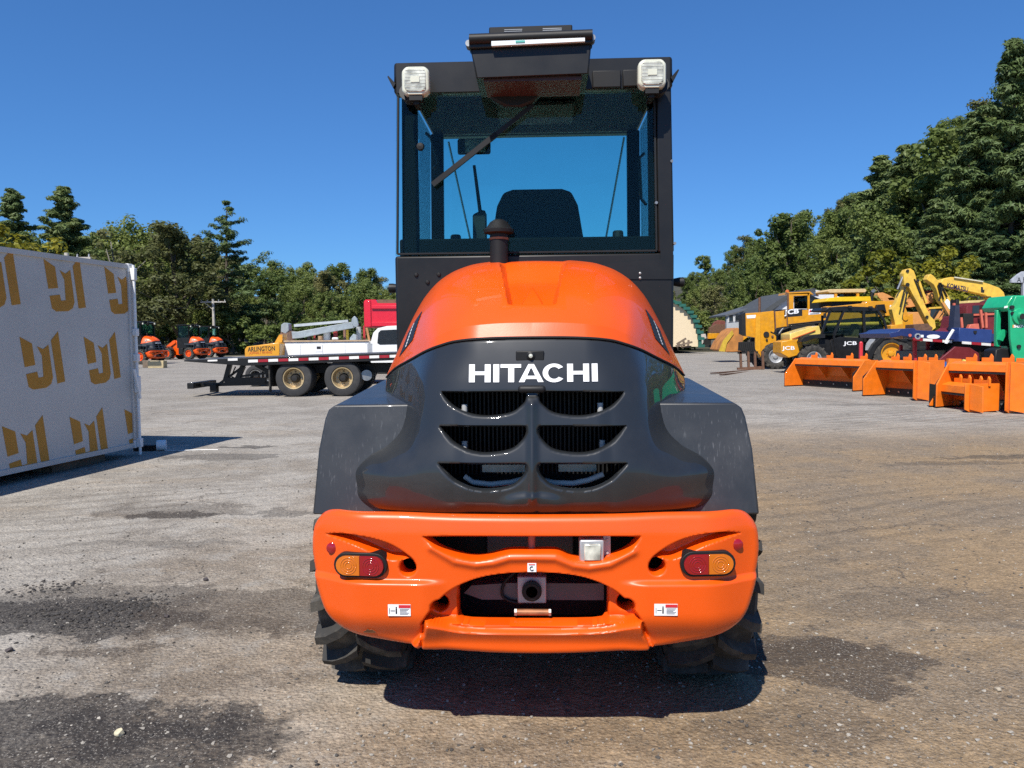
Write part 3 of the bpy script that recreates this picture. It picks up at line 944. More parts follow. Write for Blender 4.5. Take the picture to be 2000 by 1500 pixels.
    # slanted decals on both flanks
    for sgn in (-1, 1):
        for (ua, ub, ka, kb, mm, nm) in ((.800, .905, 20, 46, M_INK, 'side_decal'), (.835, .850, 22, 44, M_DECAL, 'decal_stripe'), (.868, .880, 22, 44, mat('blue_stripe', (.10, .14, .26), rough=.4), 'decal_stripe')):
            dv, df = [], []
            cols = [i for i in range(NU + 1) if ua <= au[i] <= ub and sg[i] == sgn]
            for k in range(ka, kb):
                for i in cols:
                    j_ = min(NU, max(0, i - int(sgn * (k - ka) * 0.35)))
                    p_ = rows[5 + k][j_]
                    off = .0022 if mm is M_INK else .0034
                    dv.append((p_[0] + sgn * off, p_[1] - off * .5, p_[2] + off * .6))
            nc = len(cols)
            for k in range(kb - ka - 1):
                for i in range(nc - 1):
                    df.append((k * nc + i, k * nc + i + 1, (k + 1) * nc + i + 1, (k + 1) * nc + i))
            mesh_obj(nm, dv, df, mm, hood, smooth=60)
    MB().tube([(float(s_ * x_), float(y_) - 0.001, float(z_) + 0.002) for s_, x_, y_, z_ in zip(sg, BX, BY, BZ)][::4], 0.0045, n=6).build('hood_seal', M_DARK, root)
    # ---------------------------------------------------------------- exhaust stack
    e = lp3(978, 470, .015)
    ex = e.x - lp(1045, 470, .015)[0]
    zc0, zc1 = lp(978, 456, .015)[1], lp(978, 428, .015)[1]
    st = MB().lathe([(0.042, 1.78), (0.042, zc0 + 0.015), (0.038, zc0 + 0.015), (0.038, 1.80)], (ex, 0.015, 0), (0, 0, 1), n=24).build('exhaust_stack', M_PLASTIC, root, smooth=40)
    MB().lathe([(0.05, zc0 - 0.004), (0.070, zc0 + 0.002), (0.072, zc0 + 0.016), (0.060, zc0 + 0.024), (0.040, zc1 - 0.014), (0.024, zc1 - 0.004), (0.018, zc1 - 0.002), (0.0, zc1 - 0.002)], (ex, 0.015, 0), (0, 0, 1), n=28).build('rain_cap', M_PLASTIC, st, smooth=40)
    MB().lathe([(0.043, zc0 - 0.030), (0.045, zc0 - 0.030), (0.045, zc0 - 0.020), (0.043, zc0 - 0.020)], (ex, 0.015, 0), (0, 0, 1), n=24, closed=True).build('clamp_ring', M_COPPER, st)
    # ---------------------------------------------------------------- fenders and wheels
    for s in (-1, 1):
        f = MB()
        rear = [(.40, .845), (.893, .845), (.875, 1.10), (.852, 1.225), (.838, 1.262), (.81, 1.282), (.40, 1.285)]
        f.prism([(s * x, -0.555 + 0.06 * (z - .925) / .36, z) for x, z in rear], (0, 0.025, 0))
        f.prism([(s * .40, -0.495, 1.285), (s * .81, -0.495, 1.282), (s * .80, .45, 1.335), (s * .40, .45, 1.345)], (0, 0, -0.02))
        f.prism([(s * .838, -0.50, 1.262), (s * .811, -0.497, 1.281), (s * .801, .45, 1.334), (s * .828, .45, 1.315)], (0, 0, -0.02))
        f.prism([(s * .838, -0.50, 1.2617), (s * .828, .45, 1.3147), (s * .832, .45, 1.24), (s * .845, -0.50, 1.19)], (-s * 0.02, 0, 0))
        f.build('fender', M_FENDER, root, bevel=0.012, seg=3)
        wheel(root, s * 0.755, 0.0, 0.515, 0.365, 0.27, s, M_ORANGE)
        wheel(root, s * 0.755, 2.15, 0.515, 0.365, 0.27, s, M_ORANGE)
        g = MB()
        arc = [R(25 + 12 * k) for k in range(11)]
        g.prism([(s * .57, 2.15 + .60 * math.cos(t), .505 + .60 * math.sin(t)) for t in arc] + [(s * .57, 2.15 + .57 * math.cos(t), .505 + .57 * math.sin(t)) for t in arc[::-1]], (s * .36, 0, 0))
        g.build('front_fender', M_FENDER, root)
    MB().cyl((-.7, 0, .505), (.7, 0, .505), .10, n=16).box((-.16, -.2, .38), (.16, .2, .62)).build('rear_axle', M_DARK, root)
    MB().cyl((-.7, 2.15, .505), (.7, 2.15, .505), .10, n=16).box((-.16, 1.95, .38), (.16, 2.35, .62)).build('front_axle', M_DARK, root)
    # side of the engine bay under the hood, orange frame forward of it
    MB().box((-.60, -.12, .62), (.60, 1.0, 1.33)).build('engine_bay_side', M_BLACK, root)
    MB().box((-.42, .95, .45), (.42, 1.30, .95)).build('articulation_joint', M_DARK, root)
    MB().prism([(-.40, 1.25, .40), (-.40, 1.25, 1.0), (-.40, 1.55, 1.55), (-.40, 1.85, 1.60), (-.40, 2.3, 1.05), (-.40, 2.75, .75), (-.40, 2.75, .40)], (.80, 0, 0)).build('front_frame', M_ORANGE, root, bevel=0.02)
    for s in (-1, 1):
        MB().prism([(s * .44, 1.58, 1.38), (s * .44, 1.66, 1.56), (s * .44, 1.85, 1.56), (s * .44, 2.5, 1.12), (s * .44, 3.05, .62), (s * .44, 3.08, .36), (s * .44, 2.9, .34), (s * .44, 2.75, .58), (s * .44, 2.35, .92)], (s * .07, 0, 0)).build('lift_arm', M_ORANGE, root, bevel=0.01)
    bk = [(2.98, .12), (2.98, .75), (3.12, .98), (3.20, .98), (3.06, .72), (3.06, .20), (3.85, .10), (3.85, .04), (3.05, .04)]
    MB().prism([(-.98, y, z) for y, z in bk], (1.96, 0, 0)).build('bucket_shell', M_ORANGE, root, bevel=0.006)
    for s in (-1, 1):
        MB().prism([(s * .98, 3.0, .06), (s * .98, 3.0, .80), (s * .98, 3.16, .96), (s * .98, 3.85, .08)], (s * .02, 0, 0)).build('bucket_side', M_ORANGE, root)
    # ---------------------------------------------------------------- cab
    FY, RY = 1.15, 0.07
    WB, WT = .662, .645
    # lower body, sill, pillars
    lo_ = MB().prism([(-WB, RY + .01, .95), (WB, RY + .01, .95), (WB, RY, 1.945), (-WB, RY, 1.945)], (0, .06, 0))
    lo_.box((-WB, RY + .07, .95), (-WB + .04, 1.30, 1.80)).box((WB - .04, RY + .07, .95), (WB, 1.30, 1.80)).box((-WB, 1.26, 1.0), (WB, 1.30, 1.62))
    lo_.build('cab_body', M_BLACK, root, bevel=0.012)
    MB().box((-WB + .045, RY + .07, 1.05), (WB - .045, 1.25, 1.10)).build('cab_floor', M_DARK, root)
    MB().prism([(-WB + .01, RY + .075, 1.95), (-WB + .01, RY + .075, 2.035), (-WB + .01, RY + .30, 2.02), (-WB + .01, RY + .36, 1.70), (-WB + .01, RY + .075, 1.70)], (2 * WB - .02, 0, 0)).build('rear_deck', M_CABIN, root, bevel=0.01)
    def pillar(pts, e):
        MB().prism(pts, e).build('cab_pillar', M_BLACK if e[1] == .05 else M_CABIN, root, bevel=0.008)
    pillar([(.587, RY, 1.947), (WB, RY, 1.947), (WT, RY, 2.76), (.575, RY, 2.76)], (0, .05, 0))
    pillar([(.56, RY + .052, 1.95), (.645, RY + .052, 1.95), (.635, RY + .052, 2.75), (.55, RY + .052, 2.75)], (0, .08, 0))
    pillar([(-.635, RY + .052, 1.95), (-.56, RY + .052, 1.95), (-.56, RY + .052, 2.75), (-.625, RY + .052, 2.75)], (0, .08, 0))
    for s in (-1, 1):
        pillar([(s * .57, FY, 1.6), (s * .645, FY, 1.6), (s * .635, FY, 2.80), (s * .562, FY, 2.80)], (0, .07, 0))
    rb = MB().prism([(-WT - .006, RY - .012, 2.702), (WT + .006, RY - .012, 2.702), (WT + .004, RY - .012, 2.842), (-WT - .004, RY - .012, 2.842)], (0, .075, 0))
    rb.build('roof_beam', M_BLACK, root, bevel=0.012)
    rf = MB().prism([(-WT, RY + .066, 2.822), (-WT, RY + .066, 2.868), (-WT, .7, 2.90), (-WT, FY + .22, 2.88), (-WT, FY + .24, 2.822)], (2 * WT, 0, 0))
    rf.build('roof', M_BLACK, root, bevel=0.02, seg=3)
    MB().box((-.62, RY + .08, 2.805), (.62, FY + .10, 2.821)).build('headliner', M_LINER, root)
    MB().box((-.20, RY + .45, 2.775), (.22, RY + .85, 2.804)).build('roof_console', M_PLASTIC, root, bevel=0.02)
    # glazing
    def pane(pts, th):
        MB().prism(pts, th).build('window_pane', G_CAB, root)
    pane([(-WB + .002, RY + .012, 1.947), (.586, RY + .012, 1.947), (.574, RY + .012, 2.700), (-WT + .002, RY + .012, 2.700)], (0, .006, 0))
    pane([(-.569, FY + .03, 1.55), (.569, FY + .03, 1.55), (.561, FY + .03, 2.80), (-.561, FY + .03, 2.80)], (0, .006, 0))
    for s in (-1, 1):
        pane([(s * .648, RY + .14, 1.80), (s * .648, FY - .005, 1.66), (s * .634, FY - .005, 2.80), (s * .634, RY + .14, 2.80)], (s * .006, 0, 0))
    for (a, b_) in (((876, 277), (919, 470)), ((1219, 268), (1183, 468))):
        MB().cyl(lp3(*a, FY), lp3(*b_, FY), .006, n=8).build('windscreen_strut', M_STEEL, root)
    for p0_, p1_ in (((-WB + .012, 1.955), (.58, 1.955)), ((-WB + .012, 1.955), (-WT + .012, 2.695)), ((.58, 1.955), (.568, 2.695))):
        MB().bar((p0_[0], RY + .008, p0_[1]), (p1_[0], RY + .008, p1_[1]), .008, .020, (0, 1, 0)).build('window_seal', M_PLASTIC, root)
    # seat
    c0 = lp(1050, 470, .55)[0]
    sp = [(-.245, 1.75), (-.245, 2.07), (-.215, 2.25), (-.18, 2.32), (-.13, 2.337), (.13, 2.337), (.18, 2.32), (.215, 2.25), (.245, 2.07), (.245, 1.75)]
    so_ = MB().prism([(c0 + x, .52, z) for x, z in sp], (0, .12, 0)).build('seat', M_SEAT, root, bevel=0.03, seg=3)
    MB().box((c0 - .25, .50, 1.50), (c0 + .25, 1.0, 1.66)).build('seat_cushion', M_SEAT, so_, bevel=0.03, seg=3)
    MB().box((c0 - .23, .505, 2.05), (c0 + .23, .522, 2.075)).build('seat_seam', M_PLASTIC, so_, bevel=0.004)
    a, c = lp3(924, 412, .48), lp3(950, 478, .48)
    MB().prism([(a.x, .44, c.z - .2), (c.x, .44, c.z - .2), (c.x, .44, a.z - .006), (c.x - .02, .44, a.z), (a.x, .44, a.z - .025)], (0, .10, 0)).build('armrest_console', M_PLASTIC, root, bevel=0.008)
    MB().cyl(lp3(938, 415, .5), lp3(926, 323, .5), .010, .008, n=10).build('aerial', M_PLASTIC, root)
    for (u, v) in ((890, 461), (1207, 453)):
        q = lp3(u, v, .25)
        MB().lathe([(.032, q.z - .10), (.026, q.z), (.020, q.z + .006), (0, q.z + .006)], (q.x, .25, 0), (0, 0, 1), n=16).build('speaker_cap', M_PLASTIC, root, smooth=40)
    a, c = lp3(893, 270, .95), lp3(958, 300, .95)
    mo = MB().box((a.x, .95, c.z), (c.x, .98, a.z)).build('inside_mirror', M_PLASTIC, root, bevel=0.012)
    MB().box((a.x + .045, .944, c.z + .008), (c.x - .03, .949, a.z - .01)).build('mirror_sticker', mat('grey_print', (0.16, 0.17, 0.16), rough=0.6, var=0.6, vscale=60), mo)
    st_ = MB()
    ctr = Vector((c0 - .03, 1.02, 1.98))
    st_.tube([ctr + Vector((.19 * math.cos(t), .19 * math.sin(t) * .7, .19 * math.sin(t) * .6)) for t in [2 * math.pi * i / 24 for i in range(25)]], .014, n=8)
    st_.cyl(ctr, ctr + Vector((0, .12, -.45)), .03, n=10)
    st_.build('steering_wheel', M_PLASTIC, root, smooth=50)
    # grab rails and catches at the left and right side windows
    for s, uu_ in ((-1, (832, 260, 846, 330)), (1, (1258, 300, 1262, 400))):
        a, c = lp3(uu_[0], uu_[1], .75), lp3(uu_[2], uu_[3], .75)
        MB().tube([a, a + Vector((-s * .03, -.02, -.03)), c + Vector((-s * .03, -.02, .03)), c], .009, n=8).build('grab_rail', M_PLASTIC, root, smooth=60)
    q = lp3(822, 288, .10)
    MB().lathe([(.0, -.03), (.016, -.028), (.02, -.01), (.008, 0), (.008, .03)], q, (0, 1, 0), n=12).build('window_catch', M_PLASTIC, root, smooth=40)
    # wiper
    y_w = RY - .022
    pv, tip = lp3(1042, 205, y_w), lp3(845, 361, y_w)
    mid = pv.lerp(tip, .42)
    wo = MB().bar(pv, mid, .020, .016, (0, 1, 0)).build('wiper', M_PLASTIC, root)
    MB().bar(pv.lerp(tip, .36), tip, .024, .016, (0, 1, 0)).build('wiper_blade', M_PLASTIC, wo)
    MB().prism([lp3(*q, RY - .006) for q in ((952, 186), (965, 203), (985, 213), (1020, 214), (1042, 205), (1060, 186))], (0, -.05, 0)).build('wiper_motor_cover', M_PLASTIC, wo, bevel=0.01)
    # work lamps
    for (u, v, s) in ((811, 157, -1), (1274, 143, 1)):
        q = lp3(u, v, -.06)
        k = .063
        oct_ = [(-k, -k * .72), (-k * .72, -k), (k * .72, -k), (k, -k * .72), (k, k * .72), (k * .72, k), (-k * .72, k), (-k, k * .72)]
        lo = MB().prism([q + Vector((x, 0, z)) for x, z in oct_], (0, .055, 0)).build('work_lamp', M_BEZEL, root, bevel=0.012, seg=3)
        MB().prism([q + Vector((x * .80, -.006, z * .80)) for x, z in oct_], (0, .012, 0)).build('lens', M_CLEAR, lo, bevel=0.006)
        ri = MB()
        for i in range(7):
            ri.box((q.x - .046, q.y - .0072, q.z - .044 + .0145 * i), (q.x + .046, q.y - .005, q.z - .0425 + .0145 * i))
        ri.box((q.x - .020, q.y - .010, q.z - .010), (q.x + .020, q.y - .005, q.z + .016))
        ri.build('lens_ribs', M_BEZEL, lo)
        MB().box((q.x - .03, q.y + .005, q.z - .086), (q.x + .03, q.y + .05, q.z - .064)).box((q.x - .012, q.y + .02, q.z - .10), (q.x + .012, q.y + .12, q.z - .082)).build('lamp_bracket', M_PLASTIC, lo)
        MB().cyl((q.x + s * .03, q.y + .056, q.z - .03), (q.x + s * .03, q.y + .10, q.z - .05), .055, .04, n=18).build('lamp_back', M_PLASTIC, lo)
        MB().prism([(s * .64, 0.05, 2.745), (s * .674, 0.05, 2.782), (s * .678, 0.05, 2.776), (s * .652, 0.05, 2.725)], (0, .06, 0)).build('drip_fin', M_BLACK, root)
    # air unit overhanging the rear edge of the roof
    yb0, yb1 = -.22, .06
    P2 = lambda u, v, y=yb0: lp3(u, v, y)
    a, b_, c, d = P2(919, 97), P2(1155, 86), P2(1150, 143), P2(930, 152)
    bx = MB().prism([a, b_, c, d], (0, yb1 - yb0 - .006, 0)).build('air_unit', M_BLACK, root, bevel=0.006)
    a2, c2 = P2(935, 150, yb0), P2(1146, 146, yb0)
    MB().box((a2.x + .02, yb0 + .025, c2.z - .012), (c2.x - .02, yb1 - .03, c2.z + .004)).build('reflection_panel', mat('painted_red_reflection', (0.05, 0.018, 0.014), rough=0.5), bx)  # underside of the unit; the red it mirrors is put into the colour
    a, b_ = P2(917, 77, yb0 - .015), P2(1157, 68, yb0 - .015)
    MB().cyl(a, b_, .022, n=16).build('light_bar_rail', M_PLASTIC, bx, smooth=40)
    a, b_ = P2(917, 88, yb0 + .02), P2(1157, 78, yb0 + .02)
    MB().bar(a, b_, .07, .055).build('light_bar_housing', M_BLACK, bx, bevel=0.006)
    a, b_ = P2(960, 86, yb0 - .022), P2(1142, 77, yb0 - .022)
    MB().bar(a, b_, .016, .020).build('light_strip', mat('white_strip', (0.85, 0.87, 0.85), rough=0.25, coat=0.5, var=0.05), bx)
    m1 = a.lerp(b_, .26)
    m2 = a.lerp(b_, .36)
    MB().bar(m1 + Vector((0, -.009, .001)), m2 + Vector((0, -.009, .001)), .004, .008).build('strip_label', mat('teal_print', (0.08, 0.42, 0.36), rough=0.5), bx)
    a, b_, c, d = P2(955, 53, yb0 + .10), P2(1118, 48, yb0 + .10), P2(1118, 70, yb0 + .10), P2(955, 74, yb0 + .10)
    tp = MB().prism([a, b_, c, d], (0, .4, 0)).build('vent_box', M_PLASTIC, bx, bevel=0.005)
    for (u0, u1) in ((985, 1020), (1060, 1097)):
        for i in range(3):
            a, b_ = P2(u0, 58.5 + 3.2 * i - (u0 - 985) * .03, yb0 + .098), P2(u1, 57.5 + 3.2 * i - (u0 - 985) * .03, yb0 + .098)
            MB().bar(a, b_, .004, .003).build('vent_slot', M_STEEL, bx)
    for u, v in ((915, 84), (1157, 73)):
        q = P2(u, v, yb0 - .01)
        MB().cyl(q, q + Vector((0, .05, 0)), .014, n=10).build('clamp_bolt', M_STEEL, bx, smooth=40)
    # hardware on the cab: bolts, rubber stops, right hand cover plates
    for (u, v) in ((813, 537), (857, 536), (835, 551)):
        q = lp3(u, v, RY)
        MB().lathe([(0, -.008), (.008, -.007), (.011, 0)], q, (0, 1, 0), n=12).build('body_bolt', M_PLASTIC, root)
    for (u, v) in ((1250, 534), (1250, 543)):
        q = lp3(u, v, RY)
        MB().lathe([(0, -.008), (.006, -.006), (.008, 0)], q, (0, 1, 0), n=10).build('body_bolt', M_STEEL, root)
    for (u, v, s) in ((768, 563, -1), (1327, 551, 1)):
        q = lp3(u, v, .3)
        MB().lathe([(.014, -.06), (.018, -.03), (.024, 0), (.024, .02), (0, .028)], q, (s, 0, 0), n=14).build('side_mirror_stop', M_PLASTIC, root, smooth=40)
    for (u, v) in ((1311, 316), (1281, 397), (1317, 476)):
        q = lp3(u, v, RY + .01)
        MB().cyl(q, q + Vector((0, -.018, 0)), .007, n=8).build('body_bolt', M_STEEL, root)
    a, c = lp3(1157, 140, RY - .015), lp3(1212, 172, RY - .015)
    MB().box((a.x, RY - .03, c.z), (c.x, RY - .013, a.z)).build('cover_plate', M_PLASTIC, root, bevel=0.004)
    a, c = lp3(1216, 138, RY - .015), lp3(1250, 170, RY - .015)
    MB().box((a.x, RY - .03, c.z), (c.x, RY - .013, a.z)).build('cover_plate', M_PLASTIC, root, bevel=0.004)
    MB().prism([lp3(*q, RY - .004) for q in ((1165, 516), (1290, 506), (1290, 490), (1307, 480), (1315, 480), (1315, 545), (1165, 545))], (0, .003, 0)).build('corner_plate', M_BLACK, root)
    # wheel-arch step and ladder on the left, fuel tank
    MB().box((-.70, .72, .45), (-.50, 1.15, .95)).build('fuel_tank', M_BLACK, root, bevel=0.03)
    MB().box((.50, .72, .45), (.70, 1.15, .95)).build('hydraulic_tank', M_BLACK, root, bevel=0.03)
    return root

LOADER = make_loader()
# ================================================================== ground
def ground_material():
    m = bpy.data.materials.new('yard_surface')
    m.use_nodes = True
    nt = m.node_tree
    N, L = nt.nodes, nt.links
    p = N['Principled BSDF']
    p.inputs['Specular IOR Level'].default_value = 0.25
    tc = N.new('ShaderNodeTexCoord')
    co = tc.outputs['Object']
    def noise(scale, detail=5, rough=0.55, vec=None):
        n = N.new('ShaderNodeTexNoise')
        n.inputs['Scale'].default_value, n.inputs['Detail'].default_value, n.inputs['Roughness'].default_value = scale, detail, rough
        L.new(vec or co, n.inputs['Vector'])
        return n.outputs['Fac']
    def rng(v, a, b, c=0.0, d=1.0, smooth=True):
        n = N.new('ShaderNodeMapRange')
        n.interpolation_type = 'SMOOTHSTEP' if smooth else 'LINEAR'
        for k, x in zip(('From Min', 'From Max', 'To Min', 'To Max'), (a, b, c, d)):
            n.inputs[k].default_value = x
        L.new(v, n.inputs['Value'])
        return n.outputs['Result']
    def mix(f, a, b, mode='MIX'):
        n = N.new('ShaderNodeMixRGB')
        n.blend_type = mode
        for i, x in zip(('Fac', 'Color1', 'Color2'), (f, a, b)):
            if isinstance(x, tuple): n.inputs[i].default_value = (*x, 1)
            elif isinstance(x, float): n.inputs[i].default_value = x
            else: L.new(x, n.inputs[i])
        return n.outputs['Color']
    def mth(op, a, b=0.0):
        n = N.new('ShaderNodeMath')
        n.operation = op
        for i, x in enumerate((a, b)):
            if isinstance(x, (int, float)): n.inputs[i].default_value = x
            else: L.new(x, n.inputs[i])
        return n.outputs['Value']
    sx = N.new('ShaderNodeSeparateXYZ')
    L.new(co, sx.inputs[0])
    big = noise(0.16, 6, 0.6)
    mid = noise(0.7, 7, 0.65)
    fine = noise(9.0, 6, 0.7)
    st = N.new('ShaderNodeVectorMath')
    st.operation = 'MULTIPLY'
    st.inputs[1].default_value = (0.35, 1.6, 1)
    L.new(co, st.inputs[0])
    streak = noise(0.9, 7, 0.7, st.outputs[0])
    grey, brown = GREYG, BROWNG
    # brown dirt to the right and near, paler gravel to the left
    side = rng(mth('ADD', sx.outputs['X'], mth('MULTIPLY', mth('SUBTRACT', mid, 0.5), 6.0)), -3.2, 0.6)
    neary = rng(mth('ADD', sx.outputs['Y'], mth('MULTIPLY', mth('SUBTRACT', big, 0.5), 8.0)), 15.0, 9.0)
    dirt = mth('MULTIPLY', side, neary)
    dirt = mth('MAXIMUM', dirt, mth('MULTIPLY', rng(streak, 0.52, 0.64), 0.32))
    c = mix(dirt, grey, brown)
    c = mix(rng(mid, 0.40, 0.62, 0.0, 0.50), c, (0.130, 0.112, 0.092))
    c = mix(rng(streak, 0.55, 0.70, 0.0, 0.30), c, (0.30, 0.27, 0.225))
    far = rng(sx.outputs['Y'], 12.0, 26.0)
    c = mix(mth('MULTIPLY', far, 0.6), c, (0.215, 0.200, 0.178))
    c = mix(rng(fine, 0.30, 0.70, 0.0, 0.60), c, mix(1.0, c, (1.6, 1.58, 1.55), 'MULTIPLY'))
    grit = noise(34.0, 6, 0.8)
    c = mix(rng(grit, 0.50, 0.66, 0.0, 0.75), c, mix(1.0, c, (1.75, 1.72, 1.66), 'MULTIPLY'))
    c = mix(rng(grit, 0.48, 0.34, 0.0, 0.80), c, mix(1.0, c, (0.42, 0.41, 0.40), 'MULTIPLY'))
    c = mix(mth('MULTIPLY', rng(noise(3.2, 7, 0.75), 0.52, 0.64, 0.0, 0.6), rng(sx.outputs['X'], 1.5, -2.5)), c, (0.33, 0.31, 0.275))
    c = mix(mth('MULTIPLY', rng(noise(2.4, 8, 0.75), 0.55, 0.68, 0.0, 0.55), rng(mid, 0.40, 0.55)), c, (0.085, 0.07, 0.055))
    # fine cracks where the old asphalt shows
    vc = N.new('ShaderNodeTexVoronoi')
    vc.feature = 'DISTANCE_TO_EDGE'
    vc.inputs['Scale'].default_value = 1.7
    wcr = N.new('ShaderNodeVectorMath')
    wcr.operation = 'ADD'
    L.new(co, wcr.inputs[0])
    ncr = N.new('ShaderNodeTexNoise')
    ncr.inputs['Scale'].default_value, ncr.inputs['Detail'].default_value = 3.0, 6
    L.new(co, ncr.inputs['Vector'])
    scr = N.new('ShaderNodeVectorMath')
    scr.operation = 'SCALE'
    scr.inputs['Scale'].default_value = 0.5
    L.new(ncr.outputs['Color'], scr.inputs[0])
    L.new(scr.outputs[0], wcr.inputs[1])
    L.new(wcr.outputs[0], vc.inputs['Vector'])
    crk = mth('MULTIPLY', rng(vc.outputs['Distance'], 0.016, 0.004), rng(noise(0.5, 3), 0.52, 0.62, 0.0, 0.65))
    c = mix(crk, c, (0.06, 0.05, 0.042))
    # ruts pressed by tyres, bending across the dirt
    wav = N.new('ShaderNodeTexWave')
    wav.inputs['Scale'].default_value, wav.inputs['Distortion'].default_value, wav.inputs['Detail'].default_value, wav.inputs['Detail Scale'].default_value = 1.1, 7.0, 4, 0.7
    rot = N.new('ShaderNodeMapping')
    rot.inputs['Rotation'].default_value = (0, 0, 1.15)
    L.new(co, rot.inputs['Vector'])
    L.new(rot.outputs['Vector'], wav.inputs['Vector'])
    c = mix(mth('MULTIPLY', rng(wav.outputs['Fac'], 0.62, 0.9, 0.0, 0.30), rng(big, 0.42, 0.58)), c, (0.095, 0.075, 0.055))
    # oil and damp stains, each with its own ragged outline
    warp = N.new('ShaderNodeTexNoise')
    warp.inputs['Scale'].default_value, warp.inputs['Detail'].default_value, warp.inputs['Roughness'].default_value = 2.6, 9, 0.68
    L.new(co, warp.inputs['Vector'])
    wv = N.new('ShaderNodeVectorMath')
    wv.operation = 'SUBTRACT'
    wv.inputs[1].default_value = (0.5, 0.5, 0.5)
    L.new(warp.outputs['Color'], wv.inputs[0])
    ws = N.new('ShaderNodeVectorMath')
    ws.operation = 'SCALE'
    ws.inputs['Scale'].default_value = 0.9
    L.new(wv.outputs[0], ws.inputs[0])
    wa = N.new('ShaderNodeVectorMath')
    wa.operation = 'ADD'
    L.new(co, wa.inputs[0])
    L.new(ws.outputs[0], wa.inputs[1])
    stains = [((40, 1208), 1.05, .30, 1.0, 0), ((150, 1180), .8, .35, .55, 0), ((60, 1448), 1.05, .42, 1.0, 0), ((270, 1425), .45, .17, .9, 0), ((360, 1003), .45, .16, 1.0, 0), ((340, 996), .75, .28, .5, 1),
              ((200, 1268), .22, .10, .75, 1), ((545, 1190), .80, .38, .75, 1), ((420, 1230), .35, .15, .5, 1), ((430, 892), .8, .30, .6, 0), ((480, 873), .45, .12, .85, 0), ((1610, 1290), .52, .28, .95, 1), ((1545, 1262), .36, .22, .85, 1),
              ((560, 1000), .45, .12, .55, 0), ((1880, 905), 1.0, .16, .5, 0), ((1940, 893), .8, .10, .7, 0), ((1700, 790), 1.2, .25, .45, 0), ((1560, 1420), .5, .16, .4, 1), ((300, 1060), .8, .12, .35, 0), ((490, 1330), .5, .12, .35, 1), ((1250, 1440), .6, .14, .35, 1), ((1900, 1180), 1.0, .25, .3, 1)]
    for (px, rx, ry, amt, kind) in stains:
        q = gnd(*px)
        s1 = N.new('ShaderNodeVectorMath')
        s1.operation = 'SUBTRACT'
        s1.inputs[1].default_value = (q.x, q.y, 0)
        L.new(wa.outputs[0], s1.inputs[0])
        s2 = N.new('ShaderNodeVectorMath')
        s2.operation = 'MULTIPLY'
        s2.inputs[1].default_value = (1 / rx, 1 / ry, 0)
        L.new(s1.outputs[0], s2.inputs[0])
        s3 = N.new('ShaderNodeVectorMath')
        s3.operation = 'LENGTH'
        L.new(s2.outputs[0], s3.inputs[0])
        k = rng(s3.outputs['Value'], 1.04, 0.88, 0.0, amt)
        c = mix(mth('MULTIPLY', k, rng(grit, 0.30, 0.62, 1.0, 0.70)), c, ((0.034, 0.030, 0.028), (0.066, 0.051, 0.039))[kind])
    # stones: pale and dark grit
    for sc, lo, hi, amt, tint in ((120.0, 0.0, 0.30, 0.60, (0.36, 0.335, 0.295)), (55.0, 0.0, 0.22, 0.45, (0.34, 0.315, 0.275)), (75.0, 0.0, 0.26, 0.60, (0.06, 0.055, 0.05))):
        v = N.new('ShaderNodeTexVoronoi')
        v.inputs['Scale'].default_value = sc
        v.inputs['Randomness'].default_value = 1.0
        off = N.new('ShaderNodeVectorMath')
        off.operation = 'ADD'
        off.inputs[1].default_value = (sc, sc * 0.37, 0)
        L.new(co, off.inputs[0])
        L.new(off.outputs[0], v.inputs['Vector'])
        pick = N.new('ShaderNodeSeparateColor')
        L.new(v.outputs['Color'], pick.inputs[0])
        k = mth('MULTIPLY', rng(v.outputs['Distance'], hi + 0.12, hi - 0.05), rng(pick.outputs[0], 0.62, 0.68, 0.0, amt))
        k = mth('MULTIPLY', k, rng(mid, 0.35, 0.60, 0.35, 1.0))
        c = mix(k, c, tint)
    L.new(c, p.inputs['Base Color'])
    p.inputs['Roughness'].default_value = 0.92
    # relief
    v = N.new('ShaderNodeTexVoronoi')
    v.inputs['Scale'].default_value = 60.0
    L.new(co, v.inputs['Vector'])
    hgt = mth('ADD', mth('MULTIPLY', fine, 0.9), mth('MULTIPLY', mth('SUBTRACT', 1.0, v.outputs['Distance']), 0.35))
    hgt = mth('ADD', hgt, mth('MULTIPLY', noise(38.0, 5, 0.7), 0.55))
    hgt = mth('ADD', hgt, mth('MULTIPLY', streak, 0.7))
    b = N.new('ShaderNodeBump')
    b.inputs['Strength'].default_value = 0.75
    b.inputs['Distance'].default_value = 0.03
    L.new(hgt, b.inputs['Height'])
    L.new(b.outputs['Normal'], p.inputs['Normal'])
    return m

GREYG, BROWNG = (0.292, 0.270, 0.236), (0.225, 0.160, 0.094)
g_v, g_f = [], []
xs = [-900, -300, -120, -40, -10, 10, 40, 120, 300, 900]
ys = [-80, -20, 0, 20, 60, 120, 300, 900, 2200]
for y in ys:
    for x in xs:
        g_v.append((x, y, 0))
for j in range(len(ys) - 1):
    for i in range(len(xs) - 1):
        a = j * len(xs) + i
        g_f.append((a, a + 1, a + 1 + len(xs), a + len(xs)))
tag(mesh_obj('ground', g_v, g_f, ground_material()), 'grey and brown gravelly yard with dark stains', kind='structure')

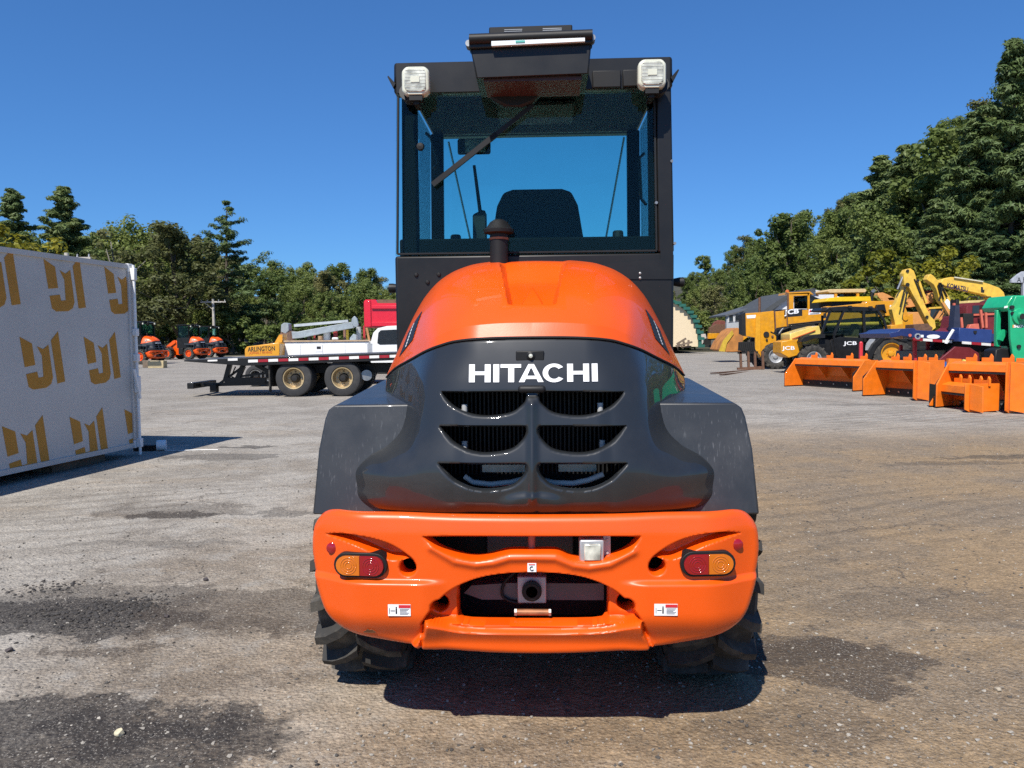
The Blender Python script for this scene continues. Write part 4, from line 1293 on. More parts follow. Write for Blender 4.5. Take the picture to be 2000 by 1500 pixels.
# loose gravel too fine to count
rs = np.random.RandomState(7)
ICO = []
t_ = (1 + 5 ** 0.5) / 2
ico_v = np.array([(-1, t_, 0), (1, t_, 0), (-1, -t_, 0), (1, -t_, 0), (0, -1, t_), (0, 1, t_), (0, -1, -t_), (0, 1, -t_), (t_, 0, -1), (t_, 0, 1), (-t_, 0, -1), (-t_, 0, 1)]) / 1.9
ico_f = np.array([(0, 11, 5), (0, 5, 1), (0, 1, 7), (0, 7, 10), (0, 10, 11), (1, 5, 9), (5, 11, 4), (11, 10, 2), (10, 7, 6), (7, 1, 8), (3, 9, 4), (3, 4, 2), (3, 2, 6), (3, 6, 8), (3, 8, 9), (4, 9, 5), (2, 4, 11), (6, 2, 10), (8, 6, 7), (9, 8, 1)])
def stones(name, n, m, region, smin, smax, power=2.5, seed=1, clump=None):
    rs = np.random.RandomState(seed)
    V, F = [], []
    for k in range(n):
        if clump:
            cx, cy, rx, ry = clump[rs.randint(len(clump))]
            x, y = cx + rs.randn() * rx, cy + rs.randn() * ry
        else:
            y = region[2] + (region[3] - region[2]) * rs.rand() ** 1.6
            x = (rs.rand() * 2 - 1) * 0.72 * y + rs.randn() * 0.2
        s = smin + (smax - smin) * rs.rand() ** power
        v = ico_v * (1 + 0.28 * rs.randn(12, 1)) * s * np.array([1, 0.85, 0.55])
        a = rs.rand() * 6.283
        c, d = math.cos(a), math.sin(a)
        v = v @ np.array([[c, d, 0], [-d, c, 0], [0, 0, 1]])
        v += np.array([x, y, s * 0.22])
        F.append(ico_f + len(V) * 12)
        V.append(v)
    return mesh_obj(name, np.concatenate(V).tolist(), np.concatenate(F).tolist(), m)
tag(stones('gravel', 7500, mat('pale_gravel', (0.30, 0.275, 0.235), rough=0.9, var=0.35, vscale=9), (0, 0, 1.6, 11.0), 0.0025, 0.010, seed=3), 'scattered pale gravel on the yard', kind='stuff')
tag(stones('dark_gravel', 4200, mat('dark_gravel', (0.075, 0.068, 0.06), rough=0.9, var=0.35, vscale=9), (0, 0, 1.6, 11.0), 0.0025, 0.011, seed=4), 'scattered dark grit on the yard', kind='stuff')
cl = [gnd(x, y) for x, y in ((130, 1215), (170, 1195), (230, 1185), (100, 1150), (200, 1215), (265, 1180), (60, 1195))]
tag(stones('asphalt_crumbs', 1500, mat('broken_asphalt', (0.045, 0.041, 0.038), rough=0.9, var=0.3, vscale=12), None, 0.003, 0.014, power=3.5, seed=5, clump=[(q.x, q.y, .13, .09) for q in cl]), 'crumbs of broken asphalt at the left', kind='stuff')

def rock(px, size, m, label, seed):
    q = gnd(*px)
    rs = np.random.RandomState(seed)
    bm = bmesh.new()
    bmesh.ops.create_icosphere(bm, subdivisions=3, radius=1)
    dirs = rs.randn(9, 3)
    dirs /= np.linalg.norm(dirs, axis=1)[:, None]
    lim = 0.62 + 0.25 * rs.rand(9)
    for v in bm.verts:
        for d, l in zip(dirs, lim):
            k = v.co.dot(Vector(d))
            if k > l: v.co -= Vector(d) * (k - l)
        v.co *= size
        v.co.z *= 0.72
    zmin = min(v.co.z for v in bm.verts)
    me = bpy.data.meshes.new('rock')
    bm.to_mesh(me)
    bm.free()
    me.materials.append(m)
    o = bpy.data.objects.new('rock', me)
    COL.objects.link(o)
    o.location = (q.x, q.y, -zmin - 0.002)
    tag(o, label, 'rock')
M_PALEROCK = mat('pale_rock', (0.55, 0.49, 0.33), rough=0.8, var=0.2, vscale=40, bump=0.2, bscale=80)
M_DARKROCK = mat('dark_rock', (0.06, 0.05, 0.05), rough=0.85, var=0.25, vscale=40, bump=0.3, bscale=80)
rock((234, 1436), 0.021, M_PALEROCK, 'pale yellow rock lying alone on the dark stain at lower left', 1)
rock((18, 1273), 0.019, M_DARKROCK, 'dark lump of asphalt near the left edge of the yard', 2)
rock((402, 1134), 0.018, M_DARKROCK, 'dark purple stone on brown dirt between container and loader', 5)
rock((1949, 1349), 0.016, mat('tan_rock', (0.34, 0.29, 0.22), rough=0.8), 'tan stone at the right edge of the near yard', 9)
rock((326, 1206), 0.016, M_DARKROCK, 'small dark stone on the pale patch left of the loader tyre', 12)
# ================================================================== container with the monograms
M_CONT = mat('container_white', (0.56, 0.535, 0.49), rough=0.5, var=0.06, vscale=1.5, bump=0.5, bscale=1.3, dirt=0.30, dirtcol=(0.36, 0.35, 0.33))
M_GOLD = mat('gold_vinyl', (0.47, 0.21, 0.018), rough=0.45, var=0.06)
A = gnd(274, 889)
B = gnd(0, 953)
CD = (B - A).normalized()
CW = Vector((CD.y, -CD.x, 0))            # away from the yard, to the left
if CW.x > 0: CW = -CW
CL, CWD, CH, CZ = 6.06, 2.44, 2.585, 0.11
cont = thing('shipping_container', 'white shipping container covered with gold monograms at the left edge', 'container', A)
def cp(s, w, z): return CD * s + CW * w + Vector((0, 0, z))
MB().prism([cp(0.10, 0.03, CZ + .02), cp(CL - .1, 0.03, CZ + .02), cp(CL - .1, 0.03, CH - .03), cp(0.10, 0.03, CH - .03)], CW * .04).build('side_panel', M_CONT, cont)
def corr(p0, d, length, nrm, z0, z1, name):
    b = MB()
    n = int(length / 0.14)
    pts = []
    for i in range(n):
        s = length * i / n
        o = 0.0 if i % 2 else 0.035
        pts += [(s, o), (s + length / n * .7, o)]
    vs, fs = [], []
    for s, o in pts:
        q = p0 + d * s + nrm * o
        vs += [(q.x, q.y, z0), (q.x, q.y, z1)]
    for i in range(len(pts) - 1):
        fs.append((2 * i, 2 * i + 2, 2 * i + 3, 2 * i + 1))
    b.add(vs, fs)
    b.build(name, M_CONT, cont)
corr(cp(.1, CWD - .05, 0), CD, CL - .2, -CW, CZ + .1, CH - .08, 'back_panel')
corr(cp(.03, .1, 0), CW, CWD - .2, CD, CZ + .1, CH - .08, 'end_panel')
corr(cp(CL - .03, .1, 0), CW, CWD - .2, -CD, CZ + .1, CH - .08, 'door_panel')
MB().prism([cp(.05, .05, CH - .03), cp(CL - .05, .05, CH - .03), cp(CL - .05, CWD - .05, CH - .03), cp(.05, CWD - .05, CH - .03)], (0, 0, .02)).build('roof_panel', M_CONT, cont)
MB().prism([cp(.05, .05, CZ + .03), cp(CL - .05, .05, CZ + .03), cp(CL - .05, CWD - .05, CZ + .03), cp(.05, CWD - .05, CZ + .03)], (0, 0, .1)).build('floor', M_DARK, cont)
for s in (0, CL):
    for w in (0, CWD):
        ss, ww = (0.0 if s == 0 else CL - .10), (0.0 if w == 0 else CWD - .10)
        q = lambda a, b_: [cp(ss, ww, a), cp(ss + .10, ww, a), cp(ss + .10, ww + .10, a), cp(ss, ww + .10, a)]
        MB().prism(q(CZ + .11, 0), (0, 0, CH - CZ - .22)).build('corner_post', M_CONT, cont, bevel=.01)
        for z in (CZ, CH - .11):
            MB().prism(q(z, 0), (0, 0, .108)).build('corner_casting', M_WHITE, cont, bevel=.008)
for z in (CZ + .01, CH - .07):
    for w in (0.008, CWD - .07):
        MB().prism([cp(.102, w, z), cp(CL - .102, w, z), cp(CL - .102, w + .06, z), cp(.102, w + .06, z)], (0, 0, .06)).build('rail', M_CONT, cont)
    for s in (.008, CL - .07):
        MB().prism([cp(s, .102, z), cp(s + .06, .102, z), cp(s + .06, CWD - .102, z), cp(s, CWD - .102, z)], (0, 0, .06)).build('rail', M_CONT, cont)
# locking rod on the near corner, with its cams and handle
lr = MB().cyl(cp(.045, -.035, .02), cp(.045, -.035, CH - .02), .019, n=12).build('locking_rod', M_WHITE, cont, smooth=40)
for z, hh in ((.12, .12), (CH - .22, .16), (.86, .22), (1.28, .10), (1.62, .10)):
    MB().prism([cp(.015, -.065, z), cp(.075, -.065, z), cp(.075, -.002, z), cp(.015, -.002, z)], (0, 0, hh)).build('rod_keeper', M_WHITE, lr, bevel=.006)
MB().bar(cp(.05, -.07, .78), cp(.16, -.075, 1.18), .02, .03).build('rod_handle', M_WHITE, lr)
for s in (.5, 2.2, 4.3):
    MB().prism([cp(s, .15, 0), cp(s + .9, .15, 0), cp(s + .9, .4, 0), cp(s, .4, 0)], (0, 0, CZ - .002)).build('timber_block', mat('old_timber', (0.16, 0.12, 0.085), rough=.9, var=.3), cont)
# monograms: one traced logo, mapped to the wall and repeated
def wall_st(u, v):
    d = ray(u, v)
    o = Vector((0, 0, CAM_H))
    n = Vector((CW.x, CW.y, 0))
    t = (A - o).dot(n) / d.dot(n)
    q = o + d * t - A
    return (q.dot(CD), q.z)
zz = lambda x, y: wall_st(x / 2.885, 460 + y / 2.885)
LOGO = [[(482, 543), (538, 578), (553, 687), (506, 697)],
        [(512, 733), (562, 721), (568, 752), (591, 747), (584, 640), (561, 592), (589, 607), (613, 584), (634, 752), (626, 784), (604, 803), (545, 812), (524, 798)],
        [(625, 562), (657, 517), (690, 773), (655, 783)]]
LOGO = [[zz(*p) for p in pl] for pl in LOGO]
ref = LOGO[2][2]
LOGO = [[(s - ref[0], z - ref[1]) for s, z in pl] for pl in LOGO]
def clip(poly, axis, lim, keep_less):
    out = []
    for i in range(len(poly)):
        a, b = poly[i], poly[(i + 1) % len(poly)]
        ia = (a[axis] <= lim) == keep_less
        ib = (b[axis] <= lim) == keep_less
        if ia: out.append(a)
        if ia != ib:
            t = (lim - a[axis]) / (b[axis] - a[axis])
            out.append((a[0] + (b[0] - a[0]) * t, a[1] + (b[1] - a[1]) * t))
    return out
anch = [zz(130, 414), zz(494, 380), zz(380, 850), zz(690, 773)]
dS, dZ = anch[0][0] - anch[1][0], anch[2][1] - anch[0][1]
r1 = [anch[0], anch[1]]
row1 = [(anch[1][0] + dS * k, (anch[0][1] + anch[1][1]) / 2) for k in (-1, 0, 1, 2, 3)]
row2 = [(anch[3][0] + (anch[2][0] - anch[3][0]) * k, (anch[2][1] + anch[3][1]) / 2) for k in (-1, 0, 1, 2, 3, 4)]
a3 = zz(622, 1225)
row3 = [(a3[0] + (anch[2][0] - anch[3][0]) * k, a3[1]) for k in (-1, 0, 1, 2, 3, 4)]
for (s0, z0) in row1 + row2 + row3:
    lb = None
    for k, pl in enumerate(LOGO):
        q = [(s0 + s, z0 + z) for s, z in pl]
        for ax_, lim, less in ((0, .085, False), (0, CL - .02, True), (1, CZ + .02, False), (1, CH - .015, True)):
            q = clip(q, ax_, lim, less) if q else q
        if len(q) > 2:
            o = MB().prism([cp(s, .0295, z) for s, z in q], -CW * .003)
            if lb is None:
                lb = o.build('monogram', M_GOLD, cont)
            else:
                o.build('monogram_bar', M_GOLD, lb)
# white reel with its strip of tape beside the container
q = gnd(316, 880)
reel = thing('tape_reel', 'small white reel with loose tape at the foot of the container', 'reel', q)
MB().lathe([(.03, -.06), (.075, -.06), (.075, .06), (.03, .06)], (0, 0, .075), (1, .3, 0), n=20, closed=True).build('spool', M_WHITE, reel, smooth=40)
MB().tube([(.05, -.02, .006), (.3, -.05, .006), (.55, .02, .006), (.8, .0, .006)], .006, n=6).build('tape', M_WHITE, reel)
MB().box((-.38, -.05, .005), (-.09, .05, .08)).build('jack_foot', M_DARK, reel)

# ================================================================== black rollback flatbed
M_TAPER = mat('tape_red', (0.30, 0.012, 0.022), rough=0.4, var=0.1)
M_TAPEW = mat('tape_white', (0.72, 0.70, 0.66), rough=0.4, var=0.1)
M_RIMGOLD = mat('gold_rim', (0.52, 0.40, 0.22), rough=0.4, metal=0.4, var=0.2, dirt=0.5, dirtcol=(0.22, 0.11, 0.05))
M_TREAD = mat('road_tyre', (0.030, 0.030, 0.031), rough=0.8, var=0.2, dirt=0.4, dirtcol=(0.10, 0.095, 0.085))
def road_wheel(parent, c, rad, width, out, rim_mat, rim_r=None, name='wheel', n=36, dual=False):
    """smooth road tyre, axis along y; out = -1 shows its hub to the camera"""
    rim_r = rim_r or rad * .56
    b = MB()
    w = width / 2
    b.lathe([(rim_r, -w * .8), (rim_r + .03, -w), (rad * .86, -w), (rad * .96, -w * .86), (rad, -w * .6), (rad, w * .6), (rad * .96, w * .86), (rad * .86, w), (rim_r + .03, w), (rim_r, w * .8)], (0, 0, 0), (0, 1, 0), n=n, closed=True)
    o = b.build(name, M_TREAD, parent, smooth=35)
    o.location = c
    h = MB()
    e = out * w
    h.lathe([(rim_r + .008, e * .8), (rim_r, e * .98), (rim_r - .02, e * .95), (rim_r - .04, e * .1), (rim_r - .06, e * -.55), (rim_r * .5, e * -.62), (.0, e * -.62)], (0, 0, 0), (0, 1, 0), n=24, cap0=False)
    h.build('hub', rim_mat, o, smooth=35)
    MB().lathe([(.13, e * -.61), (.125, e * -.1), (.09, e * .1), (.075, e * .45), (.0, e * .5)], (0, 0, 0), (0, 1, 0), n=20).build('hub_cap', M_DARK, o, smooth=35)
    nt_ = MB()
    for k in range(8):
        t = 2 * math.pi * k / 8
        nt_.cyl((math.cos(t) * .17, e * -.61, math.sin(t) * .17), (math.cos(t) * .17, e * -.35, math.sin(t) * .19), .018, n=6)
    tag(nt_.build('wheel_nuts', M_STEEL, o), kind='stuff')
    return o
FB = gnd(575, 775)
YF = FB.y
fb = thing('flatbed_truck', 'black rollback flatbed with red and white tape and gold wheels', 'flatbed truck', (FB.x, YF, 0))
F0 = Vector((FB.x, YF, 0))
fp = lambda u, v, dy=0.0: at(u, v, YF + dy) - F0
DW = 2.45
d0, d1 = fp(480, 702), fp(830, 690)
dl = fp(362, 702)
sl = (d1.z - d0.z) / (d1.x - d0.x)
zd = lambda x: d0.z + sl * (x - d0.x)
deck_y = -.10
MB().prism([(d0.x, deck_y, zd(d0.x) - .17), (d1.x + .2, deck_y, zd(d1.x) - .15), (d1.x + .2, deck_y, zd(d1.x) + .04), (d0.x, deck_y, zd(d0.x) + .04), (dl.x, deck_y, zd(dl.x) + .035), (dl.x, deck_y, zd(dl.x) + .005)], (0, DW, 0)).build('deck', M_BLACK, fb, bevel=.01)
MB().prism([(dl.x + .02, deck_y + .02, zd(dl.x) + .0355), (d1.x + .2, deck_y + .02, zd(d1.x) + .0405), (d1.x + .2, deck_y + DW - .04, zd(d1.x) + .0405), (dl.x + .02, deck_y + DW - .04, zd(dl.x) + .0355)], (0, 0, .012)).build('deck_plate', mat('deck_steel', (0.10, 0.10, 0.10), rough=.5, metal=.4, var=.25), fb)
xa, xb = fp(389, 700).x, d1.x + .15
n_t = 23
for k in range(n_t):
    x0 = xa + (xb - xa) * k / n_t
    x1 = xa + (xb - xa) * (k + .96) / n_t
    hgt = .075
    z0 = zd(x0) - .085
    z1 = zd(x1) - .085
    if x0 < d0.x:
        z0 = zd(x0) - .02; z1 = zd(x1) - .02; hgt = .035 * (1 + (x0 - xa))
        if k % 2 == 0: continue
    MB().prism([(x0, deck_y - .0135, z0), (x1, deck_y - .0135, z1), (x1, deck_y - .0135, z1 + hgt), (x0, deck_y - .0135, z0 + hgt)], (0, .003, 0)).build('reflective_tape', M_TAPER if k % 2 == 0 else M_TAPEW, fb)
for (u, v) in ((574, 742), (669, 741)):
    q = fp(u, v)
    for dy, out in ((.08, -1), (.42, -1), (DW - .55, 1), (DW - .20, 1)):
        road_wheel(fb, (q.x, dy + .02, .5), .50, .28, out, M_RIMGOLD, .29)
    MB().cyl((q.x, .1, .5), (q.x, DW - .2, .5), .07, n=12).build('axle', M_DARK, fb)
MB().box((fp(520, 740).x, .55, .62), (d1.x + 2.6, .85, .86)).build('chassis_rail', M_DARK, fb)
MB().box((fp(520, 740).x, DW - 1.05, .62), (d1.x + 2.6, DW - .75, .86)).build('chassis_rail', M_DARK, fb)
MB().box((fp(526, 740).x - .02, .0, .28), (fp(526, 740).x + .02, .62, .92)).build('mud_flap', M_RUBBER, fb)
# rear lift frame with its stinger
bars = [((480, 712), (425, 752), .06), ((450, 708), (440, 745), .12), ((500, 712), (540, 735), .10), ((470, 735), (525, 728), .06), ((382, 752), (525, 748), .10), ((440, 742), (520, 742), .14), ((475, 715), (462, 745), .13), ((530, 715), (528, 765), .06)]
for i, (a, b, w) in enumerate(bars):
    MB().bar(fp(*a, dy=.75), fp(*b, dy=.75), w, w, (0, 1, 0)).build('lift_frame_bar', M_BLACK, fb)
q = fp(386, 751, .75)
MB().box((q.x - .09, .25, q.z - .09), (q.x + .09, 1.9, q.z + .07)).build('stinger_crossbar', M_BLACK, fb, bevel=.01)
q = fp(422, 757, .75)
MB().box((q.x - .08, .5, q.z - .12), (q.x + .09, .72, q.z + .1)).build('stinger_block', M_DARK, fb)
MB().tube([fp(460, 716, .7), fp(452, 735, .7), fp(470, 745, .7), fp(490, 737, .7), fp(520, 748, .7)], .02, n=8).build('hydraulic_hose', M_PLASTIC, fb)
MB().cyl(fp(716, 733, .2), fp(716, 733, .9), .15, n=16).build('air_tank', M_STEEL, fb, smooth=40)
# cab of the flatbed, beyond the loader
cx = d1.x + .55
MB().prism([(cx, .05, .75), (cx, .05, 2.45), (cx + .5, .05, 2.6), (cx + 1.25, .05, 2.5), (cx + 1.75, .05, 1.75), (cx + 3.0, .05, 1.6), (cx + 3.15, .05, .7)], (0, 2.2, 0)).build('cab', M_WHITE, fb, bevel=.05, seg=3)
MB().prism([(cx + .6, .04, 1.7), (cx + .6, .04, 2.35), (cx + 1.2, .04, 2.35), (cx + 1.6, .04, 1.72)], (0, .02, 0)).build('side_window', mat('dark_glass', (0.02, 0.025, 0.03), rough=.08, coat=.5), fb)
for dy, out in ((.12, -1), (2.1, 1)):
    road_wheel(fb, (cx + 2.3, dy, .5), .5, .28, out, M_RIMGOLD, .29)

# ================================================================== white service truck with a crane
YS = YF + 5.2
S0 = Vector((at(640, 690, YS).x, YS, 0))
sp = lambda u, v, dy=0.0: at(u, v, YS + dy) - S0
svc = thing('service_truck', 'white service truck with grey crane behind the flatbed', 'service truck', S0)
a, c = sp(545, 668), sp(720, 668)
z0 = .75
MB().box((a.x, 0, z0), (c.x, 2.3, a.z)).build('service_body', M_WHITE, svc, bevel=.02)
for k in range(4):
    x0 = a.x + (c.x - a.x) * (k / 4) + .04
    x1 = a.x + (c.x - a.x) * ((k + 1) / 4) - .04
    MB().box((x0, -.015, z0 + .08), (x1, .0, a.z - .10)).build('compartment_door', M_WHITE, svc, bevel=.006)
MB().box((a.x - .02, -.04, a.z), (c.x + .05, .12, a.z + .05)).build('top_rail', mat('tan_timber', (0.42, 0.30, 0.19), rough=.7, var=.2), svc)
q = sp(623, 680)
st_ = MB().box((q.x - .12, -.025, q.z - .12), (q.x + .12, -.016, q.z + .12)).build('square_decal', M_DECAL, svc)
MB().box((q.x - .07, -.03, q.z - .03), (q.x + .07, -.026, q.z + .06)).build('decal_print', M_INK, st_)
MB().box((c.x - .12, -.005, z0 + .1), (c.x + .12, 2.2, a.z - .08)).build('grey_bulkhead', M_GALV, svc)
cabp = [(724, 697), (724, 668), (729, 650), (738, 641), (755, 637), (800, 635), (860, 634), (885, 655), (895, 672), (960, 676), (972, 697), (972, 712), (724, 712)]
MB().prism([sp(u, v) for u, v in cabp], (0, 2.1, 0)).build('cab', M_WHITE, svc, bevel=.04, seg=3)
MB().prism([sp(*p) + Vector((0, -.012, 0)) for p in ((737, 670), (739, 650), (744, 645), (785, 643), (783, 672), (742, 673))], (0, .01, 0)).build('rear_window', MATS['dark_glass'], svc)
MB().prism([sp(*p) + Vector((0, -.012, 0)) for p in ((792, 672), (794, 643), (852, 642), (876, 668), (876, 673))], (0, .01, 0)).build('door_window', MATS['dark_glass'], svc)
for u in (690, 930):
    q = sp(u, 700)
    road_wheel(svc, (q.x, .2, .48), .48, .28, -1, M_STEEL, .28)
    road_wheel(svc, (q.x, 2.0, .48), .48, .28, 1, M_STEEL, .28)
    MB().cyl((q.x, .2, .48), (q.x, 2.0, .48), .07, n=10).build('axle', M_DARK, svc)
MB().box((a.x + .3, .7, .5), (sp(960, 700).x, 1.6, .76)).build('chassis', M_DARK, svc)
M_CRANE = mat('crane_grey', (0.30, 0.34, 0.36), rough=.45, metal=.2, var=.12, dirt=.3)
MB().prism([sp(*p, dy=.8) for p in ((562, 647), (580, 648), (690, 628), (690, 640), (625, 652), (585, 660), (566, 662))], (0, .28, 0)).build('crane_boom', M_CRANE, svc, bevel=.01)
MB().bar(sp(575, 636, .85), sp(680, 627, .85), .10, .09).build('boom_extension', mat('white_rail', (.42, .45, .47), rough=.4), svc)
MB().prism([sp(*p, dy=.7) for p in ((549, 634), (555, 630), (563, 632), (564, 645), (558, 652), (548, 648))], (0, .4, 0)).build('winch', M_CRANE, svc, bevel=.02)
MB().prism([sp(*p, dy=.75) for p in ((687, 622), (692, 617), (697, 622), (700, 635), (696, 639), (690, 637), (686, 630))], (0, .12, 0)).build('boom_head', M_CRANE, svc, bevel=.01)
MB().cyl(sp(560, 668, .95), sp(563, 645, .95), .30, .22, n=18).build('crane_pedestal', mat('rusty_drum', (.16, .09, .06), rough=.7, var=.25), svc)
MB().cyl(sp(592, 656, .9), sp(620, 648, .9), .07, n=12).build('boom_cylinder', mat('pale_green_steel', (.35, .48, .45), rough=.4), svc, smooth=40)
for i, (u0, u1, v0, v1, col) in enumerate(((632, 645, 640, 668, (.45, .46, .46)), (650, 658, 645, 667, (.30, .03, .03)), (668, 673, 640, 668, (.22, .12, .09)), (676, 681, 644, 664, (.55, .38, .03)), (695, 704, 638, 667, (.32, .33, .33)), (707, 711, 636, 666, (.40, .03, .03)), (600, 606, 650, 667, (.06, .05, .05)), (611, 615, 648, 667, (.30, .04, .03)), (618, 628, 656, 667, (.40, .26, .15)))):
    q0, q1 = sp(u0, v1, 1.2), sp(u1, v0, 1.2)
    r_ = (q1.x - q0.x) / 2
    MB().cyl(((q0.x + q1.x) / 2, 1.2 + .12 * (i % 3), a.z - .1), ((q0.x + q1.x) / 2, 1.2 + .12 * (i % 3), q1.z), r_, n=14).build('gas_bottle', mat('bottle_%d' % i, col, rough=.45), svc, smooth=40)
MB().prism([sp(*p, dy=.6) for p in ((683, 660), (690, 652), (696, 655), (696, 665), (683, 666))], (0, .25, 0)).build('hook_block', M_CRANE, svc, bevel=.01)
MB().bar(sp(716, 640, .9), sp(722, 668, .9), .07, .05).build('ladder_rail', mat('rust_rail', (.34, .16, .06), rough=.6), svc)
MB().box((sp(648, 665).x, .0, a.z + .052), (sp(660, 665).x, .12, a.z + .14)).build('rag', M_WHITE, svc, bevel=.03)
rd = sp(648, 633, 2.0)
# ================================================================== yellow trailer box lettered ARLINGTON
YA = YS - .6
A0 = Vector((at(512, 690, YA).x, YA, 0))
ap = lambda u, v, dy=0.0: at(u, v, YA + dy) - A0
M_YELLOW2 = mat('amber_yellow_paint', (0.66, 0.30, 0.015), rough=.4, coat=.3, var=.08, dirt=.2)
arl = thing('yellow_trailer', 'low amber yellow trailer box lettered ARLINGTON beside the white truck', 'trailer', A0)
MB().prism([ap(*p) for p in ((478, 700), (478, 682), (482, 677), (543, 669), (546, 671), (546, 700))], (0, 1.8, 0)).build('trailer_box', M_YELLOW2, arl, bevel=.02)
MB().prism([ap(*p, dy=.5) for p in ((536, 670), (545, 654), (552, 653), (551, 668))], (0, .5, 0)).build('hopper_end', M_YELLOW2, arl)
q0, q1 = ap(484, 687), ap(537, 680)
put_text('trailer_lettering', 'ARLINGTON', M_INK, arl, (q0.x, -.006, q0.z), (1, 0, .035), (0, 0, 1), q1.x - q0.x, .155, offset=.02)
q0 = ap(487, 692)
put_text('trailer_lettering', 'ASPHALT PAVING', mat('red_orange_print', (.55, .10, .02), rough=.5), arl, (q0.x, -.006, q0.z), (1, 0, .03), (0, 0, 1), q1.x - q0.x - .1, .08, offset=.01)
for u in (495, 525):
    q = ap(u, 700)
    road_wheel(arl, (q.x, .25, .36), .36, .22, -1, M_STEEL, .20)
    road_wheel(arl, (q.x, 1.6, .36), .36, .22, 1, M_STEEL, .20)
    MB().cyl((q.x, .25, .36), (q.x, 1.6, .36), .05, n=10).build('axle', M_DARK, arl)
MB().box((ap(480, 700).x, .5, .36), (ap(546, 700).x, 1.4, .85)).build('trailer_frame', M_DARK, arl)

# ================================================================== red dump truck
YD = YS + 8
D0 = Vector((at(760, 690, YD).x, YD, 0))
dp = lambda u, v, dy=0.0: at(u, v, YD + dy) - D0
M_RED = mat('red_truck_paint', (0.62, 0.010, 0.028), rough=.35, coat=.4, var=.06)
dmp = thing('dump_truck', 'bright red dump truck body rising behind the white cab', 'dump truck', D0)
MB().prism([dp(*p) for p in ((712, 640), (711, 588), (714, 585), (734, 585), (737, 592), (860, 592), (860, 640)) ], (0, 2.5, 0)).build('dump_body', M_RED, dmp, bevel=.02)
MB().prism([dp(*p) + Vector((0, -.06, 0)) for p in ((711, 589), (724, 586), (725, 638), (712, 639))], (0, .055, 0)).build('corner_post', M_RED, dmp, bevel=.01)
MB().prism([dp(*p) + Vector((0, -.09, 0)) for p in ((726, 597), (860, 597), (860, 603), (726, 603))], (0, .085, 0)).build('top_rail', M_RED, dmp, bevel=.01)
MB().prism([dp(*p) + Vector((0, -.07, 0)) for p in ((726, 629), (860, 629), (860, 637), (726, 637))], (0, .065, 0)).build('bottom_rail', M_RED, dmp, bevel=.01)
MB().prism([dp(*p, dy=.1) for p in ((737, 585), (860, 585), (860, 594), (737, 594))], (0, .06, 0)).build('side_board', mat('brown_board', (.15, .085, .05), rough=.8, var=.25), dmp)
q = dp(760, 690)
for u in (745, 790, 900):
    x = dp(u, 690).x
    road_wheel(dmp, (x, .2, .52), .52, .3, -1, M_STEEL, .29)
    road_wheel(dmp, (x, 2.2, .52), .52, .3, 1, M_STEEL, .29)
    MB().cyl((x, .2, .52), (x, 2.2, .52), .07, n=10).build('axle', M_DARK, dmp)
MB().box((dp(715, 690).x, .7, .6), (dp(935, 690).x, 1.7, 1.35)).build('chassis', M_DARK, dmp)
MB().prism([(dp(868, 690).x, .1, .9), (dp(868, 690).x, .1, 2.9), (dp(890, 690).x, .1, 2.95), (dp(900, 690).x, .1, 2.0), (dp(935, 690).x, .1, 1.85), (dp(937, 690).x, .1, .8)], (0, 2.3, 0)).build('cab', M_RED, dmp, bevel=.04)
# red machine roof between crane and trees
# ================================================================== loaders parked far left
for (ub, vb, hd, lab) in ((293, 711, 163, 'orange and charcoal wheel loader at far left, half hidden by the container'),
                          (383, 702, 163, 'orange and charcoal wheel loader in the middle of the far row of three'),
                          (421, 698, 160, 'orange and charcoal wheel loader at the right end of the far row')):
    q = gnd(ub, vb)
    o = copy_tree(LOADER)
    o.matrix_world = Matrix.Translation((q.x, q.y, 0)) @ Matrix.Rotation(R(hd - 90), 4, 'Z')
    tag(o, lab, 'wheel loader', 'wheel loaders parked in the far row')
M_TIMBER = mat('cut_timber', (0.45, 0.36, 0.20), rough=.8, var=.2, vscale=10)
for (u, v, w, lab, mm) in ((304, 719, .45, 'pale cut timber block on the ground below the far loaders', M_TIMBER), (291, 718, .38, 'dark timber block beside the pale one near the container', MATS['old_timber'])):
    q = gnd(u, v)
    o = MB().box((-w, 0, 0), (w, .5, .42)).build('timber_block', mm, None, bevel=.02)
    o.location = q
    tag(o, lab, 'timber block')
# ================================================================== utility poles and wires
M_POLE = mat('weathered_pole', (0.42, 0.39, 0.34), rough=.85, var=.2, vscale=3)
def pole(u, vt, Y, label, arm=None, zb=0):
    t = at(u, vt, Y)
    o = thing('utility_pole', label, 'utility pole', (t.x, Y, zb))
    MB().cyl((0, 0, 0), (0, 0, t.z - zb), .16, .11, n=12).build('pole_shaft', M_POLE, o, smooth=40)
    z = t.z - zb - .35
    MB().box((-1.25, -.06, z), (1.25, .06, z + .13)).build('cross_arm', M_POLE, o)
    for x in (-1.15, -.55, .55, 1.15):
        MB().lathe([(.02, 0), (.055, .03), (.035, .09), (.05, .13), (0, .17)], (x, 0, z + .13), (0, 0, 1), n=10).build('insulator', M_GALV, o, smooth=40)
    MB().bar((-.8, -.08, z), (0, -.08, z - .7), .05, .02, (0, 1, 0)).build('arm_brace', M_POLE, o)
    return t
t1 = pole(416, 584, 76, 'pale utility pole with cross arm above the far loaders')
t2 = pole(130, 494, 40, 'utility pole with cross arm showing over the container roof')

